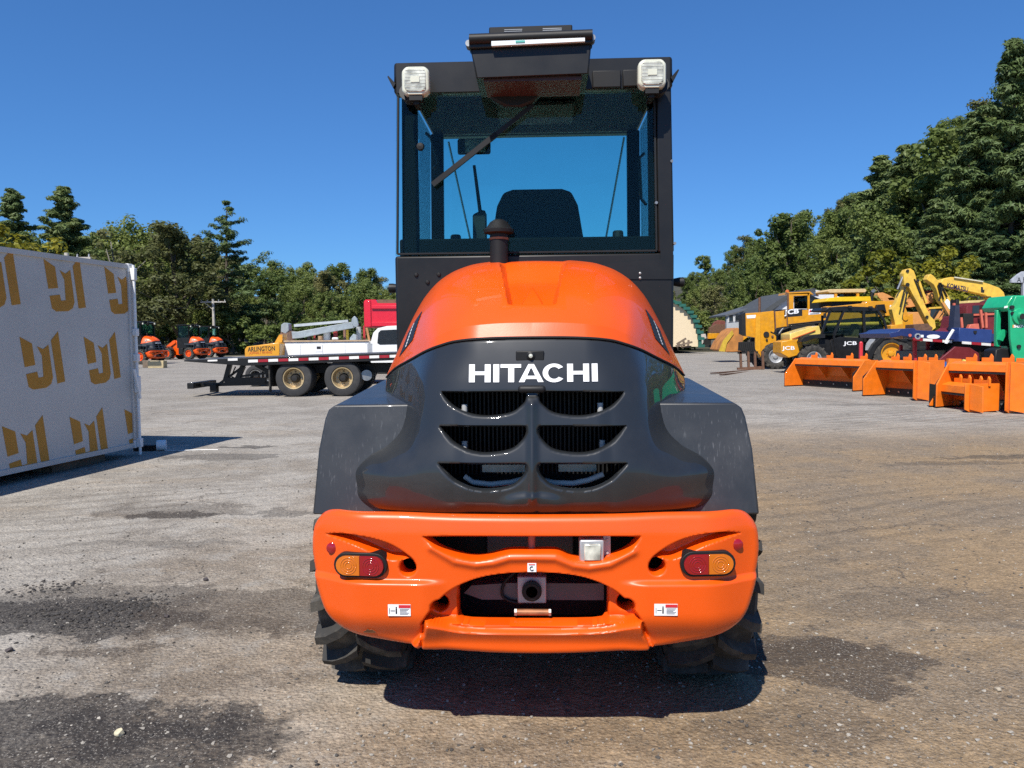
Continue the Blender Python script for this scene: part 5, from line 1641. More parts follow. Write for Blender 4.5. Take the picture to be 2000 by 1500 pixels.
for k, (x1, dz) in enumerate(((-1.1, -.2), (1.1, -.2))):
    a_, b_ = t2 + Vector((x1, 0, dz)), t1 + Vector((x1, 0, dz))
    pts = [a_.lerp(b_, i / 16) - Vector((0, 0, 1.6 * 4 * (i / 16) * (1 - i / 16))) for i in range(17)]
    o = MB(a_).tube(pts, .014, n=5).build('overhead_wire', M_DARK, None)
    o.location = a_
    tag(o, ('left hand wire sagging between the two utility poles', 'right hand wire sagging between the two utility poles')[k], 'wire', 'overhead wires')
# ================================================================== machines on the right
M_JCB = mat('construction_yellow', (0.66, 0.285, 0.006), rough=.42, coat=.15, var=.12, dirt=.5, dirtcol=(.30, .17, .06))
M_KOM = mat('excavator_yellow', (0.74, 0.46, 0.055), rough=.45, coat=.1, var=.12, dirt=.45, dirtcol=(.35, .24, .10))
M_HORG = mat('faded_orange', (0.62, 0.27, 0.075), rough=.5, var=.08, dirt=.25, dirtcol=(.35, .20, .12))
M_PUSH = mat('plow_orange', (0.80, 0.175, 0.006), rough=.5, coat=.08, var=.10, dirt=.35, dirtcol=(.38, .15, .05))
M_RUST = mat('rusty_steel', (0.13, 0.065, 0.038), rough=.8, var=.3, vscale=8)
M_MAROON = mat('maroon_paint', (0.15, 0.016, 0.020), rough=.5, var=.12)
M_BLUE = mat('blue_trailer_paint', (0.020, 0.033, 0.125), rough=.4, coat=.2, var=.1)
M_GREEN = mat('green_machine_paint', (0.012, 0.36, 0.155), rough=.38, coat=.3, var=.06, dirt=.12, dirtcol=(.12, .30, .18))
M_DGLASS = MATS['dark_glass']
M_SALMON = mat('salmon_paint', (0.55, 0.13, 0.08), rough=.5)
G_MACH = glass('machine_glass', (0.55, 0.66, 0.62))

class Px:
    """a thing laid out on the vertical plane at depth Y; parts are traced there and given real thickness"""
    def __init__(s, name, label, cat, u, Y, group=None):
        s.Y = Y
        s.o = Vector((at(u, 690, Y).x, Y, 0))
        s.root = thing(name, label, cat, s.o, group=group)
    def p(s, u, v, dy=0.0):
        return at(u, v, s.Y + dy) - s.o
    def plate(s, name, pts, th, m, dy=0.0, bevel=0.0, parent=None):
        return MB().prism([s.p(u, v, dy) for u, v in pts], (0, th, 0)).build(name, m, parent or s.root, bevel=bevel)
    def bar(s, name, a, b, w, h, m, dy=0.0, parent=None):
        return MB().bar(s.p(*a, dy), s.p(*b, dy), w, h, (0, 1, 0)).build(name, m, parent or s.root)
    def rod(s, name, a, b, r, m, dy=0.0, parent=None):
        return MB().cyl(s.p(*a, dy), s.p(*b, dy), r, n=12).build(name, m, parent or s.root, smooth=40)
    def pin(s, u, v, r, m=None, dy=-.03):
        q = s.p(u, v, dy)
        return MB().cyl(q, q + Vector((0, .06, 0)), r, n=14).build('pin', m or M_DARK, s.root, smooth=40)
    def wheels(s, u, v, rad, width, rim, rim_r, track, dy=0.0, lugs=14):
        q = s.p(u, v, dy)
        for k, sd in ((width / 2, 1), (track - width / 2, -1)):
            o = wheel(s.root, q.x, dy + k, rad, width, rim_r, sd, rim, lugs)
            o.rotation_euler = (0, 0, R(-90))
        MB().cyl((q.x, dy + width / 2, rad), (q.x, dy + track - width / 2, rad), .1, n=12).build('axle', M_DARK, s.root)
    def text(s, st, a, w, h, m, dy=-.012, ux=(1, 0, 0), off=.03, parent=None, uy=(0, 0, 1)):
        q = s.p(*a)
        q.y = dy
        return put_text('lettering', st, m, parent or s.root, q, ux, uy, w, h, offset=off)

# ------------------------------------------------------------------ backhoe loader with black cab
b = Px('backhoe_loader', 'yellow backhoe loader with black cab lettered JCB', 'backhoe loader', 1660, 31.0)
pm = 1500 / 31.0
b.wheels(1743, 690, .80, .50, M_JCB, .42, 2.2, lugs=16)
b.wheels(1591, 690, .60, .40, M_GALV, .30, 2.1, lugs=14)
b.plate('chassis', [(1560, 698), (1560, 676), (1740, 672), (1750, 700)], 1.1, M_DARK, .5)
b.plate('bonnet', [(1543, 664), (1543, 652), (1575, 642), (1600, 636), (1604, 650), (1604, 672), (1548, 672)], 1.1, mat('pale_yellow_bonnet', (.72, .53, .13), rough=.35, coat=.4, var=.1), .45, .03)
b.bar('bonnet_stripe', (1547, 662), (1592, 645), .03, .10, mat('red_stripe', (.5, .08, .02)), .445)
g_ = b.plate('nose', [(1525, 690), (1526, 667), (1548, 663), (1566, 664), (1569, 680), (1563, 692), (1540, 699)], 1.0, M_JCB, .40, .03)
b.text('JCB', (1534, 686), .52, .20, M_DECAL, .39)
b.plate('front_mudguard', [(1564, 668), (1570, 658), (1590, 654), (1612, 652), (1612, 660), (1590, 661), (1574, 667)], .5, M_PLASTIC, -.05, .01)
b.plate('rear_mudguard', [(1690, 700), (1706, 672), (1722, 656), (1745, 652), (1768, 660), (1776, 668), (1762, 666), (1744, 659), (1726, 663), (1712, 678), (1702, 702)], .55, M_PLASTIC, -.05, .01)
# cab: two side frames, roof, door, panes
for dy, nm in ((.10, 'near'), (1.55, 'far')):
    for a, c, w in (((1601, 662), (1622, 605), .08), ((1650, 602), (1628, 655), .09), ((1628, 655), (1634, 696), .08), ((1686, 602), (1689, 668), .10), ((1712, 604), (1726, 625), .08), ((1726, 625), (1736, 660), .08)):
        b.bar('cab_post', a, c, w, w, M_BLACK, dy)
b.plate('cab_roof', [(1612, 606), (1618, 600), (1650, 598), (1706, 600), (1722, 612), (1712, 608), (1618, 608)], 1.6, M_BLACK, .06, .02)
b.plate('cab_door', [(1626, 694), (1622, 664), (1640, 658), (1686, 660), (1688, 694), (1680, 699), (1632, 699)], .05, M_BLACK, .09, .01)
b.plate('cab_side', [(1600, 695), (1600, 662), (1622, 664), (1626, 694)], .05, M_BLACK, .13)
b.plate('cab_far_side', [(1600, 695), (1600, 655), (1736, 655), (1700, 699), (1632, 699)], .05, M_DARK, 1.55)
b.text('JCB', (1649, 676), .54, .19, M_DECAL, .08)
b.plate('window_pane', [(1604, 660), (1624, 607), (1648, 606), (1627, 656)], .01, G_MACH, .13)
b.plate('window_pane', [(1632, 656), (1652, 606), (1684, 606), (1687, 658)], .01, G_MACH, .13)
b.plate('window_pane', [(1692, 660), (1690, 606), (1711, 607), (1734, 660)], .01, G_MACH, .13)
b.plate('driver_seat', [(1652, 670), (1650, 656), (1666, 655), (1672, 632), (1679, 634), (1677, 658), (1674, 670)], .5, mat('tan_seat', (.28, .18, .11), rough=.8), .6, .02)
b.bar('steering_column', (1638, 676), (1648, 645), .08, .08, M_PLASTIC, .8)
b.plate('door_glint', [(1691, 672), (1699, 662), (1710, 662), (1696, 684), (1690, 684)], .02, M_GALV, .14)
# digging arm folded up at the back
b.plate('boom', [(1742, 604), (1752, 590), (1757, 574), (1764, 567), (1766, 545), (1778, 545), (1781, 560), (1766, 600), (1762, 640), (1750, 640)], .30, M_KOM, .80, .01)
b.plate('dipper', [(1766, 556), (1765, 534), (1770, 526), (1778, 524), (1785, 529), (1789, 540), (1791, 554), (1797, 573), (1808, 598), (1818, 618), (1826, 626), (1828, 640), (1820, 646), (1816, 636), (1806, 618), (1796, 598), (1782, 574), (1776, 562)], .34, M_KOM, .62, .01)
b.bar('dipper_cylinder', (1794, 549), (1809, 592), .09, .09, M_KOM, .70)
b.rod('boom_cylinder', (1766, 535), (1753, 565), .045, M_STEEL, .75)
for u, v, r_ in ((1773, 529, .06), (1773, 556, .08), (1793, 548, .06), (1811, 619, .06)):
    b.pin(u, v, r_, dy=.58)
b.plate('digging_bucket', [(1785, 634), (1812, 632), (1822, 640), (1818, 660), (1798, 668), (1784, 655)], .7, M_RUST, .45, .01)
b.plate('kingpost', [(1738, 668), (1740, 636), (1764, 632), (1764, 676)], .6, M_JCB, .7, .01)

# ------------------------------------------------------------------ long telehandler behind it
t = Px('telehandler', 'long yellow telehandler with forks and JCB lettered boom', 'telehandler', 1620, 35.5)
t.plate('boom', [(1535, 609), (1536, 638), (1560, 634), (1614, 627), (1623, 598), (1617, 598), (1607, 602), (1558, 607)], .45, M_JCB, .35, .01)
t.plate('boom_rear', [(1612, 627), (1622, 599), (1690, 592), (1693, 588), (1762, 588), (1768, 600), (1775, 616), (1783, 612), (1784, 646), (1737, 650), (1750, 626), (1746, 616), (1700, 619)], .45, M_JCB, .38, .01)
t.plate('boom_inner', [(1512, 609), (1536, 606), (1538, 637), (1515, 641)], .36, M_JCB, .40, .01)
t.plate('boom_head', [(1456, 612), (1485, 610), (1511, 607), (1513, 645), (1511, 651), (1516, 657), (1516, 666), (1507, 690), (1487, 699), (1478, 684), (1479, 660), (1456, 656)], .40, M_JCB, .30, .01)
t.plate('head_guard', [(1449, 652), (1449, 614), (1456, 610), (1457, 656)], .50, M_DARK, .25)
t.plate('head_shield', [(1475, 682), (1476, 618), (1485, 616), (1485, 694)], .05, mat('amber_panel', (.70, .33, .02), rough=.4), .23)
t.pin(1497, 653, .13, dy=.25)
t.pin(1498, 664, .05, dy=.25)
t.pin(1509, 657, .05, M_RUST, dy=.25)
t.text('JCB', (1537, 617.5), .68, .30, M_DECAL, .345, (1, 0, .10), .05)
t.plate('maker_plate', [(1532, 620), (1532, 607), (1567, 603.5), (1567, 617)], .006, M_INK, .348)
t.plate('dealer_sticker', [(1579, 615), (1580, 604), (1603, 602), (1603, 613)], .006, M_DECAL, .343)
t.plate('red_arrow', [(1580, 610), (1583, 604.5), (1586, 609.5)], .004, M_REDPRINT, .338)
t.bar('sticker_line', (1582, 612.6), (1600, 611), .004, .04, M_INK, .339)
t.bar('sticker_line', (1588, 607), (1602, 605.5), .004, .05, M_BLUE, .339)
t.plate('warning_plate', [(1459, 622), (1458, 616), (1476, 615), (1477, 621)], .006, M_DECAL, .29)
t.plate('number_plate', [(1738, 604), (1738, 596), (1751, 595), (1751, 603)], .006, M_DECAL, .37)
t.text('457', (1740, 646), .5, .12, M_DECAL, .37)
t.plate('decal', [(1731, 651), (1731, 648), (1760, 647), (1760, 650)], .006, M_DECAL, .37)
t.plate('pivot_guard', [(1711, 602), (1714, 595), (1728, 594), (1732, 612), (1726, 606), (1716, 606), (1713, 612)], .2, M_PLASTIC, .20, .01)
t.pin(1769, 621, .12, M_JCB, dy=.33)
t.rod('lift_cylinder', (1715, 632), (1600, 634), .09, mat('yellow_cylinder', (.62, .42, .05), rough=.4), .55)
t.rod('tilt_cylinder', (1530, 640), (1522, 652), .06, M_STEEL, .5)
t.plate('chassis', [(1530, 705), (1530, 660), (1700, 640), (1790, 640), (1800, 700)], 1.3, M_DARK, .75)
t.plate('front_tower', [(1515, 690), (1522, 645), (1545, 640), (1545, 690)], .3, M_DARK, .8)
t.wheels(1516, 708, .62, .42, M_GALV, .32, 2.3, lugs=14)
t.wheels(1720, 706, .62, .42, M_JCB, .32, 2.3, lugs=14)
cr = t.plate('fork_carriage', [(1442, 685), (1443, 668), (1472, 667), (1474, 686)], .08, M_DARK, -.25)
for k in range(8):
    t.bar('carriage_slat', (1444 + 4 * k, 669), (1447 + 4 * k, 686), .03, .03, M_DARK, -.29)
for u in (1446, 1461, 1474, 1489):
    t.bar('carriage_upright', (u, 686), (u + 1.5, 722), .10, .10, M_RUST, -.22)
t.bar('carriage_beam', (1440, 721), (1492, 718), .14, .14, M_RUST, -.22)
t.bar('carriage_beam', (1441, 689), (1480, 688), .10, .10, M_DARK, -.22)
for a, c in (((1468, 726), (1388, 732)), ((1480, 728), (1406, 735))):
    q0, q1 = t.p(*a), gnd(*c) - t.o
    MB().prism([q0 + Vector((0, -.3, 0)), Vector((q1.x, q1.y, .04)), Vector((q1.x, q1.y, .08)), q0 + Vector((0, -.3, .12))], (.02, .16, 0)).build('fork_tine', M_RUST, t.root)

for a_, c_ in (((1540, 634), (1612, 626)), ((1540, 637), (1612, 629))):
    t.rod('hydraulic_pipe', a_, c_, .028, M_DARK, .33)
for a_, c_ in (((1537, 608), (1538, 637)), ((1513, 608), (1515, 643)), ((1485, 613), (1486, 655))):
    t.bar('boom_collar', a_, c_, .05, .03, M_RUST, .335)
MB().tube([t.p(1505, 648, .3), t.p(1520, 655, .3), t.p(1528, 645, .3), t.p(1540, 640, .3)], .03, n=8).build('hydraulic_hose', M_DARK, t.root)
b.rod('exhaust_pipe', (1606, 640), (1606, 616), .05, M_DARK, .9)
b.bar('mirror_arm', (1622, 606), (1612, 612), .03, .03, M_DARK, .05)
b.plate('mirror', [(1609, 622), (1609, 612), (1614, 611), (1614, 621)], .05, M_DARK, .03)
for a_, c_ in (((1768, 560), (1758, 600)), ((1786, 545), (1800, 580)), ((1772, 570), (1764, 610))):
    b.rod('hydraulic_hose', a_, c_, .03, M_DARK, .60)
for a_, c_ in (((1610, 600), (1610, 607)), ((1660, 597), (1660, 601)), ((1700, 598), (1700, 602))):
    b.bar('roof_lamp', a_, c_, .14, .08, M_DARK, .0)

# ------------------------------------------------------------------ yellow wheel loader with beacon
l = Px('yellow_loader', 'yellow wheel loader with amber beacon on its cab and rusty bucket', 'wheel loader', 1530, 46.0)
for dy in (0, 1.5):
    l.plate('cab_frame', [(1541, 604), (1541, 573), (1580, 571), (1580, 577), (1550, 578), (1550, 604)], .08, M_JCB, dy, .01)
    l.bar('cab_post', (1579, 572), (1579, 604), .12, .08, M_JCB, dy + .04)
    l.bar('cab_post', (1601, 584), (1601, 604), .10, .08, M_BLACK, dy + .04)
l.plate('cab_roof', [(1538, 575), (1539, 571), (1582, 569), (1590, 576), (1582, 574)], 1.6, M_JCB, 0, .01)
l.plate('window_pane', [(1551, 603), (1551, 579), (1577, 578), (1577, 603)], .01, G_MACH, .06)
l.plate('rear_cab_panel', [(1580, 604), (1580, 575), (1602, 584), (1602, 604)], .02, M_DGLASS, .06)
l.plate('far_cab_wall', [(1551, 603), (1551, 579), (1577, 578), (1577, 603)], .01, M_DGLASS, 1.52)
l.plate('cab_base', [(1530, 650), (1530, 604), (1640, 604), (1640, 650)], 1.6, M_DARK, 0, .02)
l.bar('mirror_post', (1539, 572), (1539, 605), .10, .06, M_RUST, -.05)
q = l.p(1540, 570)
MB().lathe([(.12, -.02), (.12, .02), (.10, .10), (.0, .16)], q + Vector((0, .2, 0)), (0, 0, 1), n=14).build('beacon', M_AMBER, l.root, smooth=40)
l.rod('exhaust_pipe', (1483.5, 612), (1483.5, 581), .075, M_RUST, .8)
l.plate('engine_cover', [(1478, 650), (1478, 616), (1530, 612), (1530, 650)], 1.4, M_DARK, .1, .02)
l.wheels(1500, 690, .75, .5, M_JCB, .38, 2.3)
l.wheels(1590, 690, .75, .5, M_JCB, .38, 2.3)
l.bar('lift_arm', (1480, 640), (1440, 668), .18, .30, M_JCB, .3)
l.plate('bucket', [(1405, 683), (1412, 668), (1428, 646), (1440, 640), (1450, 644), (1452, 660), (1447, 686), (1432, 687), (1415, 687)], 2.2, mat('rusty_orange_bucket', (.42, .17, .035), rough=.7, var=.3, vscale=2, dirt=.6, dirtcol=(.22, .10, .05)), -.6, .01)
l.plate('bucket_side', [(1404, 686), (1413, 664), (1430, 645), (1433, 652), (1420, 670), (1416, 687)], .05, mat('yellow_bucket_side', (.50, .33, .03), rough=.6, var=.2), -.66)

# ------------------------------------------------------------------ canopy machine
c = Px('canopy_roller', 'yellow machine with flat tan canopy behind the telehandler boom', 'road roller', 1655, 43.0)
c.plate('canopy', [(1616, 569), (1620, 565), (1690, 564), (1693, 568), (1690, 571), (1620, 572)], 1.8, mat('tan_canopy', (.60, .42, .20), rough=.6), 0, .02)
for u in (1632, 1675):
    for dy in (.1, 1.6):
        c.bar('canopy_post', (u, 571), (u, 584), .14, .10, M_JCB, dy)
c.plate('deck', [(1612, 589), (1618, 582), (1640, 580), (1700, 579), (1702, 588)], 2.0, mat('bright_yellow', (.74, .46, .008), rough=.4), -.1, .02)
c.plate('body', [(1625, 640), (1625, 589), (1700, 588), (1700, 640)], 1.6, M_DARK, .1)
c.plate('window_pane', [(1640, 579), (1641, 572), (1670, 572), (1670, 579)], .02, M_DGLASS, .9)
c.rod('exhaust_pipe', (1702, 588), (1703, 571), .08, M_DARK, .5)
c.bar('exhaust_tip', (1703, 571), (1708, 566), .14, .12, M_STEEL, .5)
c.wheels(1640, 690, .7, .5, M_JCB, .34, 2.0)
c.wheels(1695, 690, .7, .5, M_JCB, .34, 2.0)

# ------------------------------------------------------------------ excavators
def excav_base(x, u0, u1, m, vb=640):
    x.plate('house', [(u0, vb), (u0, vb - 30), (u1, vb - 32), (u1, vb)], 2.2, m, .3, .05)
    q0, q1 = x.p(u0, 690), x.p(u1, 690)
    for dy in (0, 2.1):
        MB().prism([(q0.x - .3, dy, .25), (q0.x, dy, .02), (q1.x + .2, dy, .02), (q1.x + .5, dy, .25), (q1.x + .5, dy, .65), (q1.x + .2, dy, .85), (q0.x, dy, .85), (q0.x - .3, dy, .65)], (0, .5, 0)).build('track', M_DARK, x.root, bevel=.03)
    MB().box((q0.x + .5, .5, .5), (q1.x - .5, 2.1, 1.3)).build('turntable', M_DARK, x.root)
k = Px('excavator', 'yellow excavator with KOMATSU lettering along its boom', 'excavator', 1930, 38.0)
excav_base(k, 1925, 2010, M_KOM)
k.plate('boom', [(1836, 553), (1842, 545), (1858, 541), (1868, 542), (1900, 546), (1930, 554), (1952, 562), (1961, 571), (1964, 583), (1958, 589), (1962, 615), (1946, 615), (1944, 590), (1936, 585), (1924, 576), (1880, 566), (1845, 558)], .5, M_KOM, .8, .02)
k.bar('boom_top_plate', (1864, 541.5), (1920, 550), .06, .05, mat('pale_cylinder', (.62, .58, .42), rough=.4), .74)
k.plate('stick', [(1810, 546), (1814, 537), (1818, 535), (1823, 538), (1834, 550), (1840, 556), (1848, 570), (1856, 583), (1864, 604), (1864, 612), (1858, 613), (1848, 600), (1838, 590), (1833, 580), (1830, 568), (1824, 556)], .4, M_KOM, .85, .02)
k.plate('stick_side', [(1845, 590), (1850, 583), (1858, 592), (1860, 606), (1854, 604)], .02, M_DECAL, .83)
k.bar('bucket_link', (1840, 590), (1860, 624), .10, .10, M_HORG, .9)
for a_, b_ in (((1834, 552), (1843, 585)), ((1837, 552), (1850, 580)), ((1842, 556), (1834, 588)), ((1832, 556), (1838, 578))):
    k.rod('hydraulic_hose', a_, b_, .035, M_PLASTIC, .78)
k.text('KOMATSU', (1867, 560), 1.08, .26, mat('navy_print', (.012, .012, .06)), .79, (1, 0, -.22), .03, uy=(.12, 0, 1))
mg = k.plate('monogram', [(1916, 571), (1916, 560), (1920, 561), (1920, 566), (1923, 566), (1922, 572)], .006, M_INK, .79)
k.plate('cab', [(1888, 640), (1888, 600), (1893, 591), (1936, 590), (1938, 640)], 1.3, M_MAROON, .3, .03)
k.plate('cab_roof', [(1890, 592), (1893, 587), (1940, 585), (1942, 590)], 1.4, mat('cream_roof', (.62, .48, .18), rough=.5), .25, .02)
k.plate('cab_window', [(1899, 612), (1900, 594), (1930, 592), (1932, 612)], .02, M_DGLASS, .28)
k.bar('cab_post', (1934, 592), (1934, 614), .08, .04, mat('mint_frame', (.30, .42, .36), rough=.4), .26)
for u0 in (1888, 1915):
    k.rod('guard_rail', (u0, 586), (u0 + 4, 580), .03, M_DARK, .5)
    k.rod('guard_rail', (u0 + 4, 580), (u0 + 20, 580), .03, M_DARK, .5)
    k.rod('guard_rail', (u0 + 20, 580), (u0 + 22, 587), .03, M_DARK, .5)

h = Px('excavator', 'faded orange excavator with arched boom lying low behind the yellow arms', 'excavator', 1800, 44.0)
excav_base(h, 1770, 1850, M_HORG)
h.plate('boom', [(1714, 578), (1716, 572), (1724, 571), (1736, 576), (1752, 585), (1790, 580), (1822, 571), (1838, 572), (1856, 578), (1872, 588), (1888, 598), (1884, 606), (1874, 604), (1880, 615), (1870, 618), (1862, 600), (1850, 592), (1828, 590), (1780, 600), (1740, 598), (1722, 588)], .5, M_HORG, .8, .02)
h.text('H', (1772, 597), .34, .28, M_MAROON, .79, off=.04)
h.plate('monogram', [(1823, 585), (1823, 575), (1826, 575), (1826, 582), (1829, 582), (1829, 574), (1832, 574), (1831, 587)], .006, M_INK, .79)
h.bar('dark_cross_pipe', (1770, 572), (1826, 569), .12, .10, M_MAROON, 1.3)
h.plate('cab', [(1814, 640), (1812, 612), (1818, 601), (1842, 600), (1848, 640)], 1.3, M_HORG, .2, .03)
h.plate('cab_window', [(1816, 624), (1818, 604), (1840, 603), (1843, 622)], .02, M_DGLASS, .18)
h.bar('cab_roof_edge', (1814, 602), (1843, 600), .10, .06, M_KOM, .17)
for a_, b_ in (((1848, 612), (1822, 636)), ((1838, 608), (1818, 640))):
    h.bar('blade_link', a_, b_, .14, .10, M_HORG, .0)

# maroon truck standing beside the excavator cab
mr = Px('maroon_truck', 'maroon truck with pale red hydraulic rods left of the green machine', 'truck', 1910, 33.0)
mr.plate('body', [(1866, 648), (1880, 640), (1886, 616), (1990, 612), (1990, 660), (1866, 660)], 1.8, M_MAROON, .4, .03)
mr.bar('body_rim', (1886, 615.5), (1990, 611.5), .08, .05, M_SALMON, .36)
mr.plate('rear_box', [(1944, 613), (1946, 587), (1966, 580), (1990, 580), (1990, 613)], 1.2, mat('brown_maroon', (.085, .022, .020), rough=.6), .5, .02)
mr.bar('roll_bar', (1862, 600), (1880, 595), .12, .10, M_MAROON, .3)
mr.bar('roll_bar', (1880, 595), (1922, 593), .12, .10, M_MAROON, .3)
for a_, b_ in (((1915, 605), (1919, 640)), ((1925, 604), (1926, 640)), ((1863, 592), (1864, 612)), ((1877, 620), (1879, 640))):
    mr.bar('hydraulic_rod', a_, b_, .09, .08, M_SALMON, .1)
mr.plate('mudguard', [(1890, 645), (1895, 634), (1912, 632), (1914, 645)], .6, M_SALMON, .0, .02)
for u0, u1, v0, v1 in ((1868, 1874, 585, 650), (1882, 1902, 612, 640)):
    mr.plate('engine_block', [(u0, v1), (u0, v0), (u1, v0), (u1, v1)], .5, M_DARK, .2, .02)
mr.wheels(1890, 690, .55, .4, M_MAROON, .28, 2.0)
mr.wheels(1970, 690, .55, .4, M_MAROON, .28, 2.0)
mr.plate('frame', [(1870, 690), (1870, 655), (1985, 655), (1985, 690)], 1.0, M_DARK, .8)

# ------------------------------------------------------------------ blue trailer
bt = Px('blue_trailer', 'dark blue equipment trailer with red and white tape and a blue toolbox', 'trailer', 1850, 25.0)
bt.plate('main_beam', [(1737, 651), (1752, 648), (1758, 643), (1786, 641), (1790, 645), (1990, 654), (1990, 670), (1870, 664), (1788, 660), (1760, 656), (1740, 660)], 2.2, M_BLUE, 0, .015)
bt.plate('toolbox', [(1872, 667), (1874, 640), (1938, 644), (1937, 670)], .5, mat('toolbox_blue', (.024, .050, .18), rough=.4, var=.08), -.25, .015)
bt.plate('toolbox_latch', [(1902, 650), (1902, 646), (1908, 646), (1908, 650), (1905, 653)], .02, M_DARK, -.27)
for i in range(11):
    u0, u1 = 1784 + 19 * i, 1784 + 19 * (i + .96)
    if 1843 < u0 < 1868: continue
    v = lambda u: 659.5 + (u - 1784) * .074
    bt.plate('reflective_tape', [(u0, v(u0) + 5), (u0, v(u0)), (u1, v(u1)), (u1, v(u1) + 5)], .012, M_TAPER if i % 2 == 0 else M_TAPEW, -.27 if u0 > 1865 else -.02)
bt.plate('white_oval', [(1823 + 13 * math.cos(R(30 * i_)), 657.5 - 4.2 * math.sin(R(30 * i_))) for i_ in range(12)], .008, M_DECAL, -.012)
bt.plate('white_square', [(1798, 659), (1798, 654), (1804, 654), (1804, 659)], .008, M_DECAL, -.012)
q = bt.p(1792, 657)
MB().lathe([(.06, -.03), (.10, -.03), (.10, .01), (.06, .01)], q, (0, 1, 0), n=18, closed=True).build('socket_ring', M_GALV, bt.root)
q = bt.p(1777, 655)
MB().lathe([(.0, -.02), (.05, -.02), (.05, .01)], q, (0, 1, 0), n=14).build('side_lamp', M_SALMON, bt.root)
MB().tube([bt.p(1862, 644, -.3), bt.p(1855, 655, -.3), bt.p(1849, 665, -.3), bt.p(1848, 671, -.3)], .045, n=8).build('hose', M_DECAL, bt.root)
bt.plate('upright', [(1862, 645), (1866, 596), (1874, 596), (1876, 650)], .3, mat('navy_post', (.03, .035, .06), rough=.5), .3)
bt.plate('fuel_drum', [(1914, 703), (1914, 688), (1920, 681), (1936, 682), (1940, 688), (1940, 703)], .5, mat('tan_drum', (.20, .12, .06), rough=.6), .5, .03)
bt.wheels(1950, 700, .48, .3, M_DARK, .26, 2.2)
bt.wheels(1975, 700, .48, .3, M_DARK, .26, 2.2)
bt.plate('under_frame', [(1850, 684), (1870, 665), (1985, 672), (1985, 690)], 1.2, M_DARK, .5)
bt.plate('landing_leg', [(1786, 722), (1786, 660), (1791, 660), (1791, 722)], .12, mat('red_leg', (.52, .03, .035), rough=.5), .4)
mb = Px('maroon_plow', 'dark maroon plow blade leaning under the blue trailer', 'plow blade', 1890, 23.5)
mb.plate('blade', [(1836, 702), (1850, 690), (1866, 677), (1895, 679), (1912, 690), (1914, 708), (1880, 722), (1840, 716)], .08, M_MAROON, 0, .01)
mb.plate('blade_rib', [(1872, 684), (1874, 684), (1874, 719), (1872, 719)], .10, M_MAROON, .09)
gb = Px('grey_bucket', 'grey steel bucket on the ground behind the orange plows', 'bucket', 1815, 26.0)
gb.plate('bucket_shell', [(1783, 700), (1785, 686), (1800, 684), (1848, 684), (1838, 698), (1820, 704), (1790, 706)], 1.2, mat('worn_grey', (.17, .165, .15), rough=.7, var=.2), 0, .01)
gb.plate('cutting_edge', [(1783, 712), (1784, 705), (1838, 703), (1836, 711)], 1.3, M_DARK, -.03)

# ------------------------------------------------------------------ green telehandler at the frame edge
gr = Px('green_telehandler', 'green telehandler boom head cut off by the right edge', 'telehandler', 2010, 19.5)
gr.plate('boom_top', [(1963, 600), (1976, 579), (1980, 577), (2060, 577), (2060, 604), (1976, 604), (1975, 608), (1969, 608)], 1.0, M_GREEN, .25, .02)
gr.plate('head_side', [(1974, 660), (1973, 606), (1978, 592), (1984, 578), (2050, 579), (2055, 690), (2030, 720), (1984, 709), (1978, 690)], .10, M_GREEN, .10, .02)
gr.plate('inner_cheek', [(1946, 677), (1946, 640), (1947, 606), (1952, 605), (1956, 610), (1955, 640), (1958, 656), (1955, 672), (1953, 678)], .12, M_GREEN, .55, .02)
gr.plate('dark_interior', [(1954, 676), (1955, 606), (1975, 604), (1977, 690), (1968, 676)], .05, M_DARK, 1.0)
gr.bar('link', (1953, 665), (1962, 645), .10, .10, M_GREEN, .5)
for u, v, r_ in ((1978, 600, .05), (1979, 612, .045), (1991, 677, .05)):
    gr.pin(u, v, r_, dy=.06)
q = gr.p(1997, 618)
MB().lathe([(.0, -.14), (.10, -.14), (.12, -.06), (.20, -.05), (.22, .02)], q + Vector((0, .1, 0)), (0, 1, 0), n=24).build('pivot_boss', M_GREEN, gr.root, smooth=40)
gr.pin(1998, 618, .07, dy=-.06)
gr.plate('white_tag', [(1978, 621), (1978, 615), (1982, 615), (1982, 621)], .006, M_DECAL, .092)
gr.plate('orange_mark', [(1978, 640), (1978, 634.5), (1983, 634.5), (1983, 640)], .006, mat('orange_mark', (.7, .25, .01)), .092)
gr.text('507-42', (1984, 640), .46, .07, M_DECAL, .09, off=.05)
gr.plate('white_mark', [(1961, 602), (1962, 598), (1969, 597), (1968, 601)], .006, M_DECAL, .24)
gr.plate('body', [(2040, 690), (2040, 580), (2260, 570), (2280, 690)], 1.8, M_GREEN, .3, .04)
gr.wheels(2075, 700, .60, .42, M_GREEN, .3, 2.3)
gr.wheels(2240, 700, .60, .42, M_GREEN, .3, 2.3)
gr.plate('black_fork_frame', [(1942, 708), (1944, 684), (1958, 679), (1984, 684), (1990, 712), (1975, 722), (1950, 722)], .5, M_PLASTIC, .3, .03)

